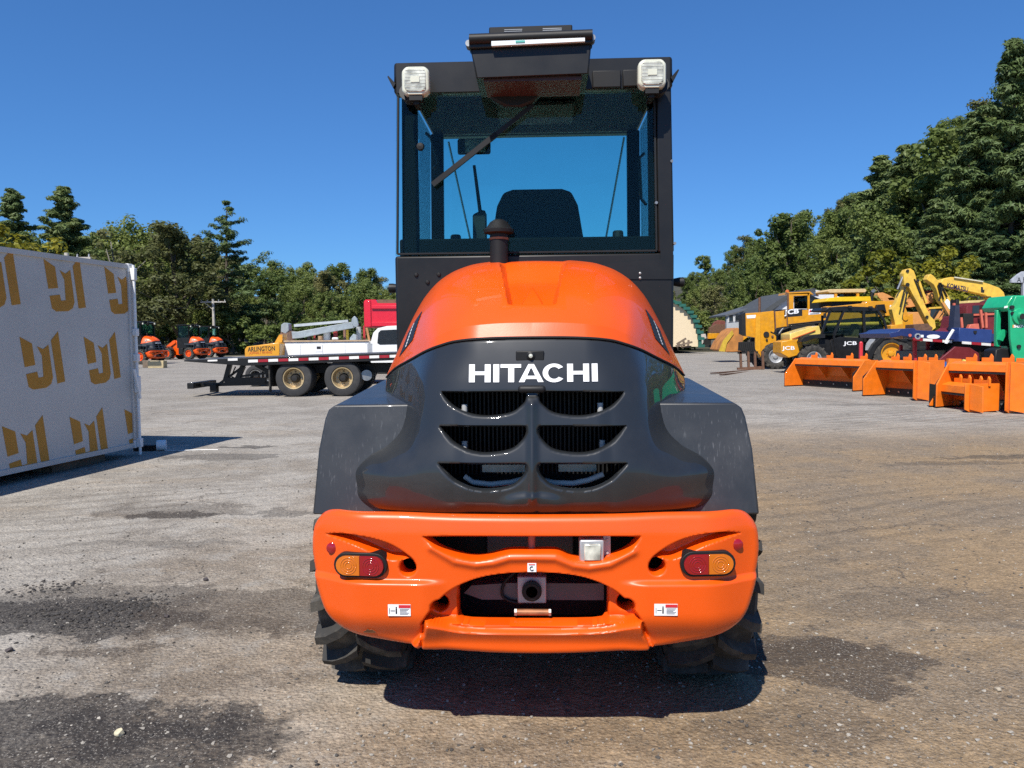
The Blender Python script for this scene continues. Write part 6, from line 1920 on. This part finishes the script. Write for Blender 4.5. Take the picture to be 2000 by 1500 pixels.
# ------------------------------------------------------------------ snow pushers
def pusher(u0, v0, u1, v1, hgt, dep, label, tall_end=False, edge=True, gus=3, grp='orange snow pushers in a row'):
    g0, g1 = gnd(u0, v0), gnd(u1, v1)
    e = (g1 - g0)
    Lg = e.length
    e.normalize()
    n = Vector((-e.y, e.x, 0))
    if n.y < 0: n = -n                     # away from the camera
    o = thing('snow_pusher', label, 'snow pusher', g0, group=grp)
    w = lambda s, d, z: e * s + n * d + Vector((0, 0, z))
    MB().prism([w(.03, dep - .10, .16), w(.03, dep, .35), w(.03, dep, hgt - .2), w(.03, dep - .2, hgt - .02), w(.03, dep - .23, hgt - .05), w(.03, dep - .05, hgt - .22), w(.03, dep - .05, .36), w(.03, dep - .14, .18)], e * (Lg - .06)).build('moldboard', M_PUSH, o)
    MB().prism([w(.03, dep - .50, hgt - .20), w(.03, dep - .48, hgt - .05), w(.03, dep - .24, hgt), w(.03, dep - .24, hgt - .04), w(.03, dep - .44, hgt - .09), w(.03, dep - .46, hgt - .20)], e * (Lg - .06)).build('top_flange', M_PUSH, o, bevel=.008)
    MB().prism([w(.03, dep - .49, hgt - .245), w(.03, dep - .49, hgt - .205), w(.03, dep - .46, hgt - .205), w(.03, dep - .46, hgt - .245)], e * (Lg - .06)).build('pull_back_rubber', M_DARK, o)
    if edge:
        MB().prism([w(.04, dep - .16, .0), w(.04, dep - .16, .20), w(.04, dep - .12, .20), w(.04, dep - .12, .0)], e * (Lg - .08)).build('rubber_edge', M_DARK, o)
    for s, m_ in ((0.0, M_PUSH), (Lg - .03, M_PUSH)):
        zt = hgt - .03 if not (tall_end and s > 0) else hgt + .02
        pl = [w(s, -.02, .03), w(s, -.02, zt - .45), w(s, dep * .45, zt), w(s, dep + .04, zt), w(s, dep + .04, .03)] if not (tall_end and s > 0) else [w(s, -.06, .06), w(s, -.06, zt), w(s, dep + .04, zt), w(s, dep + .04, .03), w(s, .06, .0)]
        MB().prism(pl, e * .03).build('end_plate', m_, o, bevel=.005)
        MB().prism([w(s - .035, .0, .0), w(s - .035, .0, .50), w(s - .035, dep * .5, hgt - .1), w(s - .035, dep * .9, hgt - .1), w(s - .035, dep, .0)], e * .03).build('side_rubber', M_DARK, o)
    if tall_end:                              # broad outer face seen nearly front on
        MB().prism([w(Lg + .02, .02, .06), w(Lg + .28, .10, .02), w(Lg + .28, .10, hgt - .02), w(Lg + .02, .02, hgt + .02)], n * .03).build('wing_plate', M_PUSH, o, bevel=.006)
    for k_ in range(gus):
        s = Lg * (k_ + 1) / (gus + 1)
        MB().prism([w(s, dep - .06, .25), w(s, dep - .06, hgt - .25), w(s, dep - .45, hgt - .24)], e * .02).build('gusset', M_PUSH, o)
    for s in (Lg * .15, Lg * .38, Lg * .66, Lg * .85):
        MB().prism([w(s, dep - .2, hgt - .03), w(s + .22, dep - .2, hgt - .03), w(s + .22, dep - .2, hgt + .10), w(s + .18, dep - .2, hgt + .16), w(s + .15, dep - .2, hgt + .08), w(s, dep - .2, hgt + .08)], n * .04).build('hitch_tab', M_PUSH, o)
    for k_ in range(5):
        s = Lg * (k_ + .6) / 5.4
        q_ = w(s, dep - .165, .12)
        MB().cyl(q_, q_ - n * .02, .022, n=8).build('edge_bolt', M_STEEL, o)
    return o
pusher(1533, 755, 1668, 765, .88, .85, 'orange snow pusher farthest left in the row, before the backhoe', gus=2)
pusher(1686, 774, 1788, 783, .92, .85, 'orange snow pusher in the middle of the row with an upright end wing', tall_end=True, gus=1)
pusher(1828, 797, 1968, 808, .98, .85, 'largest orange snow pusher at the right edge', tall_end=True, gus=2)
pusher(1816, 795, 1890, 806, .55, .60, 'small low orange bucket box in front of the largest pusher', tall_end=True, edge=False, gus=0)
# ------------------------------------------------------------------ red marker posts, wood and bits between them
for (u, v0, v1, Y, lab) in ((1681, 668, 704, 27, 'red marker post left of the backhoe rear wheel'), (1759, 674, 712, 27, 'red marker post in front of the backhoe rear wheel'), (1811, 662, 716, 26.5, 'red marker post right of the backhoe')):
    q = at(u, v1, Y)
    t_ = at(u, v0, Y)
    o = thing('marker_post', lab, 'post', (q.x, Y, 0), group='red marker posts')
    MB().box((-.05, -.05, 0), (.05, .05, t_.z - .02)).build('post', mat('red_post', (.60, .035, .05), rough=.5), o, bevel=.01)
    MB().lathe([(.05, 0), (.035, .03), (0, .04)], (0, 0, t_.z - .02), (0, 0, 1), n=10).build('post_cap', MATS['red_post'], o)
bx = Px('steel_sheet', 'bright blue steel panel standing between the orange pushers', 'panel', 1770, 22.8)
bx.plate('panel', [(1759, 768), (1759, 733), (1773, 732), (1773, 768)], .4, mat('bright_blue', (.015, .11, .34), rough=.45), 0, .01)
bx.plate('panel_foot', [(1757, 771), (1757, 767), (1775, 767), (1775, 771)], .5, M_DARK, -.02)
by = Px('snow_plow', 'folded blue and orange plow frame behind the largest pusher', 'plow frame', 1880, 20.5)
by.plate('cross_beam', [(1840, 716), (1841, 706), (1922, 711), (1920, 722)], .3, MATS['bright_blue'], 0, .01)
by.plate('mount', [(1852, 712), (1853, 700), (1878, 701), (1878, 713)], .1, M_PUSH, -.08)
MB().tube([by.p(1880, 704, -.1), by.p(1890, 706, -.1), by.p(1900, 712, -.1)], .035, n=8).build('hose', mat('yellow_hose', (.62, .50, .10)), by.root)
by.plate('leg', [(1850, 760), (1850, 718), (1856, 718), (1856, 760)], .2, M_DARK, .05)
by.plate('leg', [(1905, 772), (1905, 720), (1911, 720), (1911, 772)], .2, M_DARK, .05)

# ------------------------------------------------------------------ far sheds, tent, plow heap
tn = Px('fabric_shed', 'cream arched fabric shed with scalloped green edge', 'fabric shed', 1340, 70.0)
arc_ = []
for k_ in range(13):
    a_ = R(90 * k_ / 12)
    arc_.append((1288 + 76 * math.sin(a_) ** .95, 677 - 90 * math.cos(a_) ** .9))
poly = [(1212, 677)] + [(2 * 1288 - u, v) for u, v in arc_[::-1][1:]] + arc_[1:]
tn.plate('end_wall', poly, .2, mat('cream_fabric', (.66, .54, .36), rough=.8, var=.05), 0)
tn.plate('roof_fabric', [(2 * 1288 - u - 1, v - 1) for u, v in arc_[::-1]] + [(u + 1, v - 1) for u, v in arc_[1:]] + [(u + 7, v - 5 + 5 * i_ / 12) for i_, (u, v) in list(enumerate(arc_))[::-1]] + [(2 * 1288 - u - 7, v - 5 + 5 * i_ / 12) for i_, (u, v) in list(enumerate(arc_))[1:]], 20.0, mat('green_fabric', (.012, .10, .075), rough=.7), -.3)
for k_ in range(3, 13):
    u, v = arc_[k_]
    q = tn.p(u + 4, v - 2)
    MB().box((q.x - .30, -.4, q.z - .16), (q.x + .30, -.32, q.z + .10)).build('scallop', MATS['green_fabric'], tn.root)
pl_ = Px('timber_pile', 'heap of broken timber and pallets before the cream shed', 'timber pile', 1338, 66.0)
for i_, (a_, b_) in enumerate((((1320, 676), (1352, 668)), ((1322, 672), (1340, 661)), ((1330, 677), (1350, 677)), ((1335, 666), (1336, 677)), ((1345, 664), (1344, 677)), ((1326, 668), (1326, 677)))):
    pl_.bar('board', a_, b_, .16, .16, MATS['old_timber'], .2 * i_)
pw = Px('rusty_plow', 'rusty brown plow blade stacked on a yellow frame by the sheds', 'plow', 1405, 80.0)
pw.plate('blade', [(1385, 650), (1386, 640), (1400, 633), (1428, 634), (1432, 645), (1418, 650)], .6, M_RUST, 0, .02)
pw.plate('scrap', [(1391, 637), (1396, 629), (1404, 625), (1414, 626), (1420, 631), (1424, 636)], .5, mat('red_rust', (.16, .05, .035), rough=.8, var=.4, vscale=5), .4, .02)
pw.plate('frame', [(1383, 662), (1384, 651), (1415, 651), (1412, 659), (1398, 661)], .5, M_JCB, -.1, .02)
pw.plate('black_box', [(1376, 674), (1376, 661), (1389, 661), (1389, 674)], .8, M_DARK, 0)
pw.plate('grey_block', [(1389, 676), (1389, 663), (1412, 661), (1414, 675)], .8, mat('grey_block', (.12, .12, .115), rough=.8), 0)
pw.plate('white_tarp', [(1362, 672), (1364, 654), (1378, 652), (1380, 660), (1372, 672)], .6, mat('dirty_tarp', (.48, .45, .42), rough=.8), .5, .02)
sh = Px('long_shed', 'long pale grey shed with a row of windows behind the telehandler', 'shed', 1465, 72.0)
sh.plate('wall', [(1419, 655), (1419, 617), (1448, 609), (1512, 590), (1512, 655)], .4, mat('grey_siding', (.36, .38, .40), rough=.6, var=.06), 0)
sh.plate('wall', [(1483, 612), (1483, 592), (1505, 588), (1505, 606)], .3, M_WHITE, -.4)
sh.plate('plinth', [(1419, 658), (1419, 651), (1512, 648), (1512, 660)], .45, M_WHITE, -.06)
for (u0, u1, v0, v1) in ((1424, 1432, 616, 628), (1436, 1443, 614, 627), (1455, 1462, 607, 622), (1470, 1480, 600, 616)):
    w_ = sh.plate('window', [(u0 - 1, v1 + 1), (u0 - 1, v0 - 1), (u1 + 1, v0 - 2), (u1 + 1, v1)], .05, M_WHITE, -.06)
    sh.plate('pane', [(u0, v1), (u0, v0), (u1, v0 - 1), (u1, v1 - 1)], .03, M_DGLASS, -.10, parent=w_)
sh.plate('roof', [(1417, 618), (1417, 615), (1449, 606), (1512, 586), (1514, 590)], 6.0, mat('grey_roof', (.09, .095, .10), rough=.6), -.2)
hs_ = Px('white_house', 'white gabled house with dark grey roof above the telehandler boom', 'house', 1570, 66.0)
hs_.plate('gable_wall', [(1505, 650), (1509, 608), (1530, 588), (1560, 572), (1590, 566), (1612, 569), (1640, 580), (1640, 650)], .4, mat('white_siding', (.66, .66, .68), rough=.6, var=.05), 0)
hs_.plate('roof_slope', [(1486, 612), (1500, 600), (1530, 580), (1554, 568), (1590, 563), (1596, 565), (1562, 572), (1532, 587), (1508, 607), (1500, 614)], 9.0, mat('shingle_roof', (.055, .06, .065), rough=.8, var=.15, vscale=4), -.4)
hs_.plate('red_crest', [(1594, 577), (1594, 572), (1599, 572), (1599, 577)], .05, MATS['red_rust'], -.06)
hs_.plate('window', [(1502, 607), (1502, 600), (1512, 600), (1512, 607)], .05, M_DGLASS, -.06)
# hut with grey gable sign
sg_ = Px('sign_hut', 'grey gable sign on a post at the right edge, lettered A F', 'sign', 1990, 42.0)
sg_.plate('sign_board', [(1975, 552), (1976, 546), (1988, 536), (1998, 530), (2050, 530), (2062, 552)], .15, mat('sign_grey', (.34, .36, .40), rough=.6), 0, .01)
sg_.text('A F', (1986, 551), .46, .26, M_INK, -.01, off=.0)
sg_.bar('sign_post', (1999, 553), (1999, 700), .16, .16, mat('post_grey', (.36, .38, .42), rough=.6), .1)
sg_.bar('sign_post', (2045, 553), (2045, 700), .16, .16, MATS['post_grey'], .1)
# ================================================================== hillside and woods
def sst(a, b, x):
    t = max(0.0, min(1.0, (x - a) / (b - a)))
    return t * t * (3 - 2 * t)
def terrain(x, y):
    r_ = 26 * sst(20, 150, x + 0.25 * (y - 70)) * sst(78, 200, y + 0.35 * max(0, x - 30))
    l_ = 11 * sst(96, 170, y) * sst(70, -10, x)
    return r_ + l_
hv, hf = [], []
nxh, nyh = 70, 40
for j in range(nyh + 1):
    for i in range(nxh + 1):
        x = -330 + 720 * i / nxh
        y = 74 + 330 * (j / nyh) ** 1.3
        hv.append((x, y, terrain(x, y) + 0.05 - (0.6 if j == 0 else 0)))
for j in range(nyh):
    for i in range(nxh):
        a = j * (nxh + 1) + i
        hf.append((a, a + 1, a + nxh + 2, a + nxh + 1))
tag(mesh_obj('hillside', hv, hf, mat('forest_floor', (0.045, 0.042, 0.022), rough=.95, var=.4, vscale=.3), smooth=180), 'wooded slope behind the yard', kind='structure')

def leaf_mat(name, col, warm, rough=.55, trans=.38):
    m = bpy.data.materials.new(name)
    m.use_nodes = True
    nt = m.node_tree
    N, L = nt.nodes, nt.links
    p = N['Principled BSDF']
    p.inputs['Roughness'].default_value = rough
    p.inputs['Specular IOR Level'].default_value = .3
    tc = N.new('ShaderNodeTexCoord')
    oi = N.new('ShaderNodeObjectInfo')
    nz = N.new('ShaderNodeTexNoise')
    nz.inputs['Scale'].default_value = .55
    nz.inputs['Detail'].default_value = 8
    nz.inputs['Roughness'].default_value = .75
    L.new(tc.outputs['Object'], nz.inputs['Vector'])
    mx = N.new('ShaderNodeMixRGB')
    mx.inputs['Color1'].default_value = (*col, 1)
    mx.inputs['Color2'].default_value = (*warm, 1)
    mr = N.new('ShaderNodeMapRange')
    mr.inputs['From Min'].default_value, mr.inputs['From Max'].default_value = .35, .68
    L.new(nz.outputs['Fac'], mr.inputs['Value'])
    L.new(mr.outputs['Result'], mx.inputs['Fac'])
    hs = N.new('ShaderNodeHueSaturation')
    m1 = N.new('ShaderNodeMapRange')
    m1.inputs['To Min'].default_value, m1.inputs['To Max'].default_value = .485, .515
    L.new(oi.outputs['Random'], m1.inputs['Value'])
    L.new(m1.outputs['Result'], hs.inputs['Hue'])
    m2 = N.new('ShaderNodeMapRange')
    m2.inputs['To Min'].default_value, m2.inputs['To Max'].default_value = 1.25, .78
    L.new(oi.outputs['Random'], m2.inputs['Value'])
    L.new(m2.outputs['Result'], hs.inputs['Value'])
    L.new(mx.outputs['Color'], hs.inputs['Color'])
    L.new(hs.outputs['Color'], p.inputs['Base Color'])
    tl = N.new('ShaderNodeBsdfTranslucent')
    L.new(hs.outputs['Color'], tl.inputs['Color'])
    ms = N.new('ShaderNodeMixShader')
    ms.inputs['Fac'].default_value = trans
    L.new(p.outputs['BSDF'], ms.inputs[1])
    L.new(tl.outputs['BSDF'], ms.inputs[2])
    L.new(ms.outputs['Shader'], N['Material Output'].inputs['Surface'])
    MATS[name] = m
    return m
LM_BROAD = leaf_mat('broad_leaf', (0.105, 0.150, 0.036), (0.195, 0.235, 0.062))
LM_OLIVE = leaf_mat('olive_leaf', (0.115, 0.125, 0.042), (0.190, 0.190, 0.070))
LM_YELLOW = leaf_mat('yellow_leaf', (0.15, 0.17, 0.018), (0.30, 0.27, 0.025))
LM_PINE = leaf_mat('pine_needle', (0.082, 0.130, 0.044), (0.155, 0.200, 0.066), trans=.25)
M_BARK = mat('bark', (0.085, 0.068, 0.052), rough=.95, var=.3, vscale=4, bump=.4, bscale=14)
M_PALEBARK = mat('pale_bark', (0.20, 0.18, 0.155), rough=.95, var=.3, vscale=4)

def leaves(centres, radii, per, size, rs, flat=1.0, up=0.35, asp=.34):
    """small bent leaf faces spread through each clump"""
    n = len(centres) * per
    C = np.repeat(np.asarray(centres), per, 0)
    Rr = np.repeat(np.asarray(radii), per)
    d = rs.randn(n, 3)
    d /= np.linalg.norm(d, axis=1)[:, None] + 1e-9
    rad = rs.rand(n) ** .42
    P = C + d * (Rr * rad)[:, None] * np.array([1, 1, flat])
    nrm = d + np.array([0, 0, up + .1]) + .38 * rs.randn(n, 3)
    nrm /= np.linalg.norm(nrm, axis=1)[:, None]
    a = np.cross(nrm, rs.randn(n, 3))
    a /= np.linalg.norm(a, axis=1)[:, None] + 1e-9
    b = np.cross(nrm, a)
    s = size * (.55 + .9 * rs.rand(n))[:, None]
    v0, v1, v2, v3 = P - a * s * .5, P + b * s * asp + nrm * s * .06, P + a * s * .5, P - b * s * asp + nrm * s * .06
    V = np.stack([v0, v1, v2, v3], 1).reshape(-1, 3)
    F = np.arange(n * 4).reshape(-1, 4)
    return V, F

def mesh_np(name, V, F, m):
    me = bpy.data.meshes.new(name)
    me.vertices.add(len(V))
    me.vertices.foreach_set('co', np.asarray(V, np.float32).ravel())
    k = F.shape[1]
    me.loops.add(F.size)
    me.loops.foreach_set('vertex_index', F.astype(np.int32).ravel())
    me.polygons.add(len(F))
    me.polygons.foreach_set('loop_start', np.arange(len(F), dtype=np.int32) * k)
    me.polygons.foreach_set('loop_total', np.full(len(F), k, np.int32))
    me.update()
    me.validate()
    me.materials.append(m)
    return me

def limb_mesh(name, limbs, m, n=6):
    b = MB()
    for path, r in limbs:
        b.tube(path, r, n=n)
    me = bpy.data.meshes.new(name)
    me.from_pydata(b.v, [], b.f)
    me.materials.append(m)
    me.shade_smooth()
    return me

def broad_tree(seed, H=12.0, W=7.0, lm=None, clumps=120, per=120, size=.25, base=.16, bark=None):
    rs = np.random.RandomState(seed)
    cents, rads, limbs = [], [], []
    trunk = [(0, 0, -.5)]
    x = y = 0
    for k in range(1, 7):
        x += rs.randn() * .12; y += rs.randn() * .12
        trunk.append((x, y, H * .80 * k / 6))
    limbs.append((trunk, [H * .022 * (1 - .13 * k) for k in range(7)]))
    lobes = []
    for k in range(9):
        a = rs.rand() * 6.283
        h = base + (1 - base) * (.20 + .72 * k / 8)
        rr = W * .5 * (1.0 - .75 * max(0, (h - .45) / .55) ** 1.5) * (.45 + .35 * rs.rand())
        lobes.append((math.cos(a) * rr, math.sin(a) * rr, H * h, W * (.20 + .10 * rs.rand())))
        f = trunk[min(5, 1 + int(k * .5))]
        limbs.append(([f, ((f[0] + math.cos(a) * rr) * .55, (f[1] + math.sin(a) * rr) * .55, (f[2] + H * h) * .52), (math.cos(a) * rr, math.sin(a) * rr, H * h)], [H * .010, H * .006, H * .002]))
    lobes.append((x, y, H * .86, W * .20))
    lobes.append((0, 0, H * .55, W * .34))
    for k in range(clumps):
        lx, ly, lz, lr = lobes[rs.randint(len(lobes))]
        d = rs.randn(3)
        d /= np.linalg.norm(d)
        q = lr * (.55 + .55 * rs.rand() ** .6)
        c = (lx + d[0] * q, ly + d[1] * q, min(H * .985, max(H * base * .8, lz + d[2] * q * .85)))
        cents.append(c)
        rads.append(W * (.055 + .055 * rs.rand()))
    V, F = leaves(cents, rads, per, size, rs)
    return (mesh_np('crown', V, F, lm or LM_BROAD), limb_mesh('trunk', limbs, bark or M_BARK), H, W)

def pine_tree(seed, H=20.0, W=8.0, lm=None, base=.12, whorls=24, per=105, size=.46, gap=0.0, sparse=1.0, lean=0.0):
    rs = np.random.RandomState(seed)
    cents, rads, limbs = [], [], []
    limbs.append(([(lean * k / 8, 0, -.5 + (H + .3) * k / 8) for k in range(9)], [H * .017 * (1 - .115 * k) for k in range(9)]))
    for w in range(whorls):
        f = w / (whorls - 1)
        z = H * (base + (1 - base) * f) * .985
        reach = W * .56 * (1 - f) ** .66 * (.60 + .65 * rs.rand()) + .30
        nb = max(3, int((6 + rs.randint(3)) * sparse))
        a0 = rs.rand() * 6.283
        z00 = z
        for k in range(nb):
            if rs.rand() < gap: continue
            z = z00 + (rs.rand() - .5) * H * (1 - base) / whorls * 1.3
            a = a0 + 6.283 * k / nb + rs.randn() * .2
            r_ = reach * (.45 + .75 * rs.rand())
            dz = r_ * (.05 + .22 * f + .12 * rs.randn())
            end = (math.cos(a) * r_ + lean * f, math.sin(a) * r_, z + dz)
            st = (lean * f, 0, z - .1)
            limbs.append(([st, ((st[0] + end[0]) / 2, end[1] / 2, z + dz * .35), end], [.05 + H * .002 * (1 - f), .035, .012]))
            m_ = max(2, int(r_ / .55))
            for i in range(m_):
                t = .25 + .78 * (i + .5 * rs.rand()) / m_
                cents.append((st[0] + (end[0] - st[0]) * t + rs.randn() * .12, end[1] * t + rs.randn() * .12, z + dz * t * t + rs.randn() * .08))
                rads.append(.30 + .26 * rs.rand() + .05 * r_)
    V, F = leaves(cents, rads, per, size, rs, flat=.5, up=.6, asp=.13)
    return (mesh_np('crown', V, F, lm or LM_PINE), limb_mesh('trunk', limbs, M_BARK, n=5), H, W)

PROTO = {
    'b0': broad_tree(1), 'b1': broad_tree(2, W=8.0), 'b2': broad_tree(3, H=12, W=6.2), 'b3': broad_tree(4, W=7.4, lm=LM_OLIVE), 'b4': broad_tree(5, W=7.0, lm=LM_BROAD, clumps=125),
    'b5': broad_tree(6, W=8.6, clumps=130), 'y0': broad_tree(7, H=7, W=5, lm=LM_YELLOW, clumps=60, per=60, size=.26), 'bare': broad_tree(9, H=10, W=6, lm=LM_OLIVE, clumps=34, per=40, bark=M_PALEBARK),
    'bush': broad_tree(8, H=5, W=6.5, clumps=75, per=70, size=.28, base=.05),
    'p0': pine_tree(11), 'p1': pine_tree(12, W=9.0), 'p2': pine_tree(13, W=7.2, whorls=20), 'p3': pine_tree(14, W=10, whorls=16, sparse=.7, gap=.25, base=.30, per=46, lean=.6),
}
rt = np.random.RandomState(42)
def tree(kind, u, vtop, Y, label, group, name=None, wide=1.0, zb=None, cat='tree', rz=None):
    cm, tm, H, W = PROTO[kind]
    top = at(u, vtop, Y)
    zb = terrain(top.x, Y) if zb is None else zb
    hgt = max(2.0, top.z - zb)
    o = thing(name or ('pine_tree' if kind[0] == 'p' else 'broadleaf_tree'), label, cat, (top.x, Y, zb - .05), rz if rz is not None else rt.rand() * 6.283, group)
    s = hgt / H
    sx = s * wide * (.9 + .2 * rt.rand())
    lo_, hi_ = (.62, 1.7)
    sx = max(lo_ * s, min(hi_ * s, sx))
    for nm, me in (('crown', cm), ('trunk', tm)):
        c = bpy.data.objects.new(nm, me)
        COL.objects.link(c)
        c.parent = o
        c.scale = (sx, sx, s)
    return o
# ---- single trees one can point to
tree('p3', 433, 396, 82, 'lone tall pine with open flat branches above the left wood', None, wide=1.25, rz=1.0)
tree('p1', 122, 368, 80, 'broad dark pine rising behind the container', None, wide=1.25)
tree('p0', 24, 374, 78, 'dark pine at the far left edge', None, wide=1.2)
tree('y0', 25, 452, 62, 'yellow leaved tree over the container at the left edge', None, wide=1.3)
tree('bare', 235, 452, 76, 'thin half bare grey tree right of the broad pine', None, wide=1.2)
tree('b5', 268, 436, 90, 'round dark broadleaf tree between the two left pines', None, wide=1.3)
tree('b3', 345, 446, 78, 'olive broadleaf tree left of the lone pine', None, wide=1.2)
tree('p0', 1985, 84, 56, 'tallest pine at the upper right corner', None, wide=1.0)
tree('p1', 1905, 225, 58, 'dark pine left of the tallest one at right', None, wide=1.1)
tree('p2', 1770, 292, 78, 'pine with pointed top at the crest of the right wood', None, wide=1.3)
tree('p1', 1722, 310, 84, 'pine with ragged left side at the end of the crest', None, wide=1.3)
tree('b4', 1850, 262, 72, 'round broadleaf tree between the pines of the right crest', None, wide=1.2)
tree('b2', 1543, 418, 96, 'pale broadleaf tree standing proud of the right skyline', None, wide=1.1)
tree('p1', 1930, 410, 50, 'blue green pine low at right above the excavators', None, wide=1.3)
tree('p2', 1830, 395, 54, 'dense pine low in the middle of the right wood', None, wide=1.4)
tree('y0', 1745, 496, 47, 'yellow green bush behind the raised digging arm', None, wide=1.2)
tree('y0', 1842, 492, 46, 'yellow green bush above the lettered excavator boom', None, wide=1.2)
tree('b2', 1700, 400, 66, 'slender broadleaf tree with pale leaves in the right wood', None, wide=.8)
# ---- the woods: rows of trees under the skyline of the photograph
def skyline(pts):
    xs, ys = zip(*pts)
    return lambda u: float(np.interp(u, xs, ys))
SL = skyline([(-400, 430), (0, 440), (60, 455), (180, 465), (240, 468), (330, 452), (380, 455), (440, 500), (500, 516), (560, 508), (620, 520), (690, 522), (740, 540), (800, 556), (1050, 570), (1320, 552)])
SR = skyline([(1300, 555), (1320, 548), (1380, 505), (1440, 474), (1490, 445), (1540, 432), (1600, 400), (1640, 394), (1690, 372), (1740, 330), (1800, 310), (1850, 285), (1890, 240), (1950, 190), (2000, 150), (2300, 130)])
LAND_L = [(150, 'above the container'), (290, 'just right of the container'), (470, 'behind the far loaders'), (560, 'behind the yellow trailer'), (715, 'behind the grey crane'), (800, 'behind the red dump truck'), (1350, 'behind the big loader')]
LAND_R = [(1380, 'above the cream shed'), (1440, 'above the rusty plow'), (1510, 'above the long shed'), (1620, 'above the white house'), (1710, 'above the tan canopy'), (1800, 'above the raised digging arm'), (1930, 'above the lettered excavator boom'), (4000, 'above the green machine')]
def landmark(u):
    return next(t for x, t in (LAND_L if u < 1310 else LAND_R) if u < x)
TONE = {'b0': 'green', 'b1': 'broad green', 'b2': 'slender green', 'b3': 'olive', 'b4': 'dense green', 'b5': 'wide bushy', 'p0': 'dark', 'p1': 'wide dark', 'p2': 'narrow dark'}
def wood(u0, u1, sky, rows, label, group, kinds, step):
    for ri, (Y, fr, jit) in enumerate(rows):
        row = ('skyline', 'second', 'third', 'lowest')[ri] if len(rows) > 2 else ('upper', 'lower')[ri]
        u = u0
        while u < u1:
            uu = u + rt.randn() * step * .18
            vt = 640 + (sky(uu) - 640) * fr + rt.randn() * jit
            k = kinds[rt.randint(len(kinds))]
            tree(k, uu, vt, Y + rt.randn() * 2.5, '%s %s in %s row of wood %s' % (TONE[k], 'pine' if k[0] == 'p' else 'leafy tree', row, landmark(uu)), group)
            u += step * (.85 + .3 * rt.rand()) * (85.0 / Y)
wood(-60, 1330, SL, ((112, 1.0, 5), (98, .86, 8), (88, .62, 8), (84, .40, 6)), 'leafy tree in the dense wood behind the flatbed and far loaders', 'trees of the left wood', ['b0', 'b1', 'b2', 'b4', 'b5', 'b3'], 78)
wood(1300, 2120, SR, ((170, 1.0, 5), (140, .90, 8), (112, .72, 10), (90, .48, 8)), 'leafy tree in the dense wood on the right slope', 'trees of the right wood', ['b0', 'b1', 'b2', 'b4', 'b5', 'b3'], 92)
wood(1700, 2120, SR, ((74, .66, 12), (64, .42, 8)), 'dark pine in the wood above the excavators', 'pines of the right wood', ['p0', 'p1', 'p2', 'p1'], 84)
# undergrowth in front of the trunks
def under(u0, u1, Y, v0, lab, grp):
    u = u0
    while u < u1:
        tree('bush', u, v0 + rt.randn() * 8, Y + rt.randn(), lab + ' ' + landmark(u).replace('above', 'behind'), grp, name='shrub', cat='shrub', wide=1.3, zb=terrain(at(u, 690, Y).x, Y))
        u += 62 * (80 / Y)
under(-40, 1340, 80, 628, 'leafy shrub at the foot of the left wood', 'shrubs along the left wood')
under(1300, 2080, 84, 612, 'leafy shrub at the foot of the right wood', 'shrubs along the right wood')

# ---- the wood goes on beyond both edges of the picture, one mass of leaves
def far_wood(label, spans):
    rs = np.random.RandomState(77)
    Vs, Fs, nb = [], [], 0
    for (u0, u1, st, sky, rows) in spans:
        for (Y, fr) in rows:
            u = u0
            while u < u1:
                top = at(u, 640 + (sky(u) - 640) * fr + rs.randn() * 8, Y)
                zb = terrain(top.x, Y)
                hgt = max(5.0, top.z - zb)
                wd = hgt * (.45 + .2 * rs.rand())
                n = 46
                d = rs.randn(n, 3)
                d /= np.linalg.norm(d, axis=1)[:, None]
                cen = np.array([top.x, Y, zb + hgt * .52]) + d * np.array([wd * .42, wd * .42, hgt * .44]) * (rs.rand(n, 1) ** .35)
                V, F = leaves(cen, np.full(n, wd * .13), 55, .42, rs)
                Vs.append(V)
                Fs.append(F + nb)
                nb += len(V)
                u += st * (85.0 / Y) * (.8 + .4 * rs.rand())
    me = mesh_np('far_wood', np.concatenate(Vs), np.concatenate(Fs), LM_BROAD)
    o = bpy.data.objects.new('far_wood', me)
    COL.objects.link(o)
    tag(o, label, kind='stuff')
far_wood('leafy wood going on beyond the edges of the picture', ((2130, 3000, 120, SR, ((140, .9), (105, .7), (84, .45))), (-900, -70, 120, SL, ((105, 1.0), (90, .7)))))
# ---- labels that came out alike get their place
_by = {}
for o in list(COL.objects):
    if o.parent is None and 'label' in o and o.get('kind') is None:
        _by.setdefault(o['label'], []).append(o)
for lab, os_ in _by.items():
    if len(os_) > 1:
        os_.sort(key=lambda o: o.location.x / max(o.location.y, 1))
        words = ['left', 'right'] if len(os_) == 2 else ['first', 'second', 'third', 'fourth', 'fifth', 'sixth', 'seventh', 'eighth', 'ninth', 'tenth', 'eleventh', 'twelfth']
        for i, o in enumerate(os_):
            o['label'] = words[min(i, len(words) - 1)] + ' ' + lab
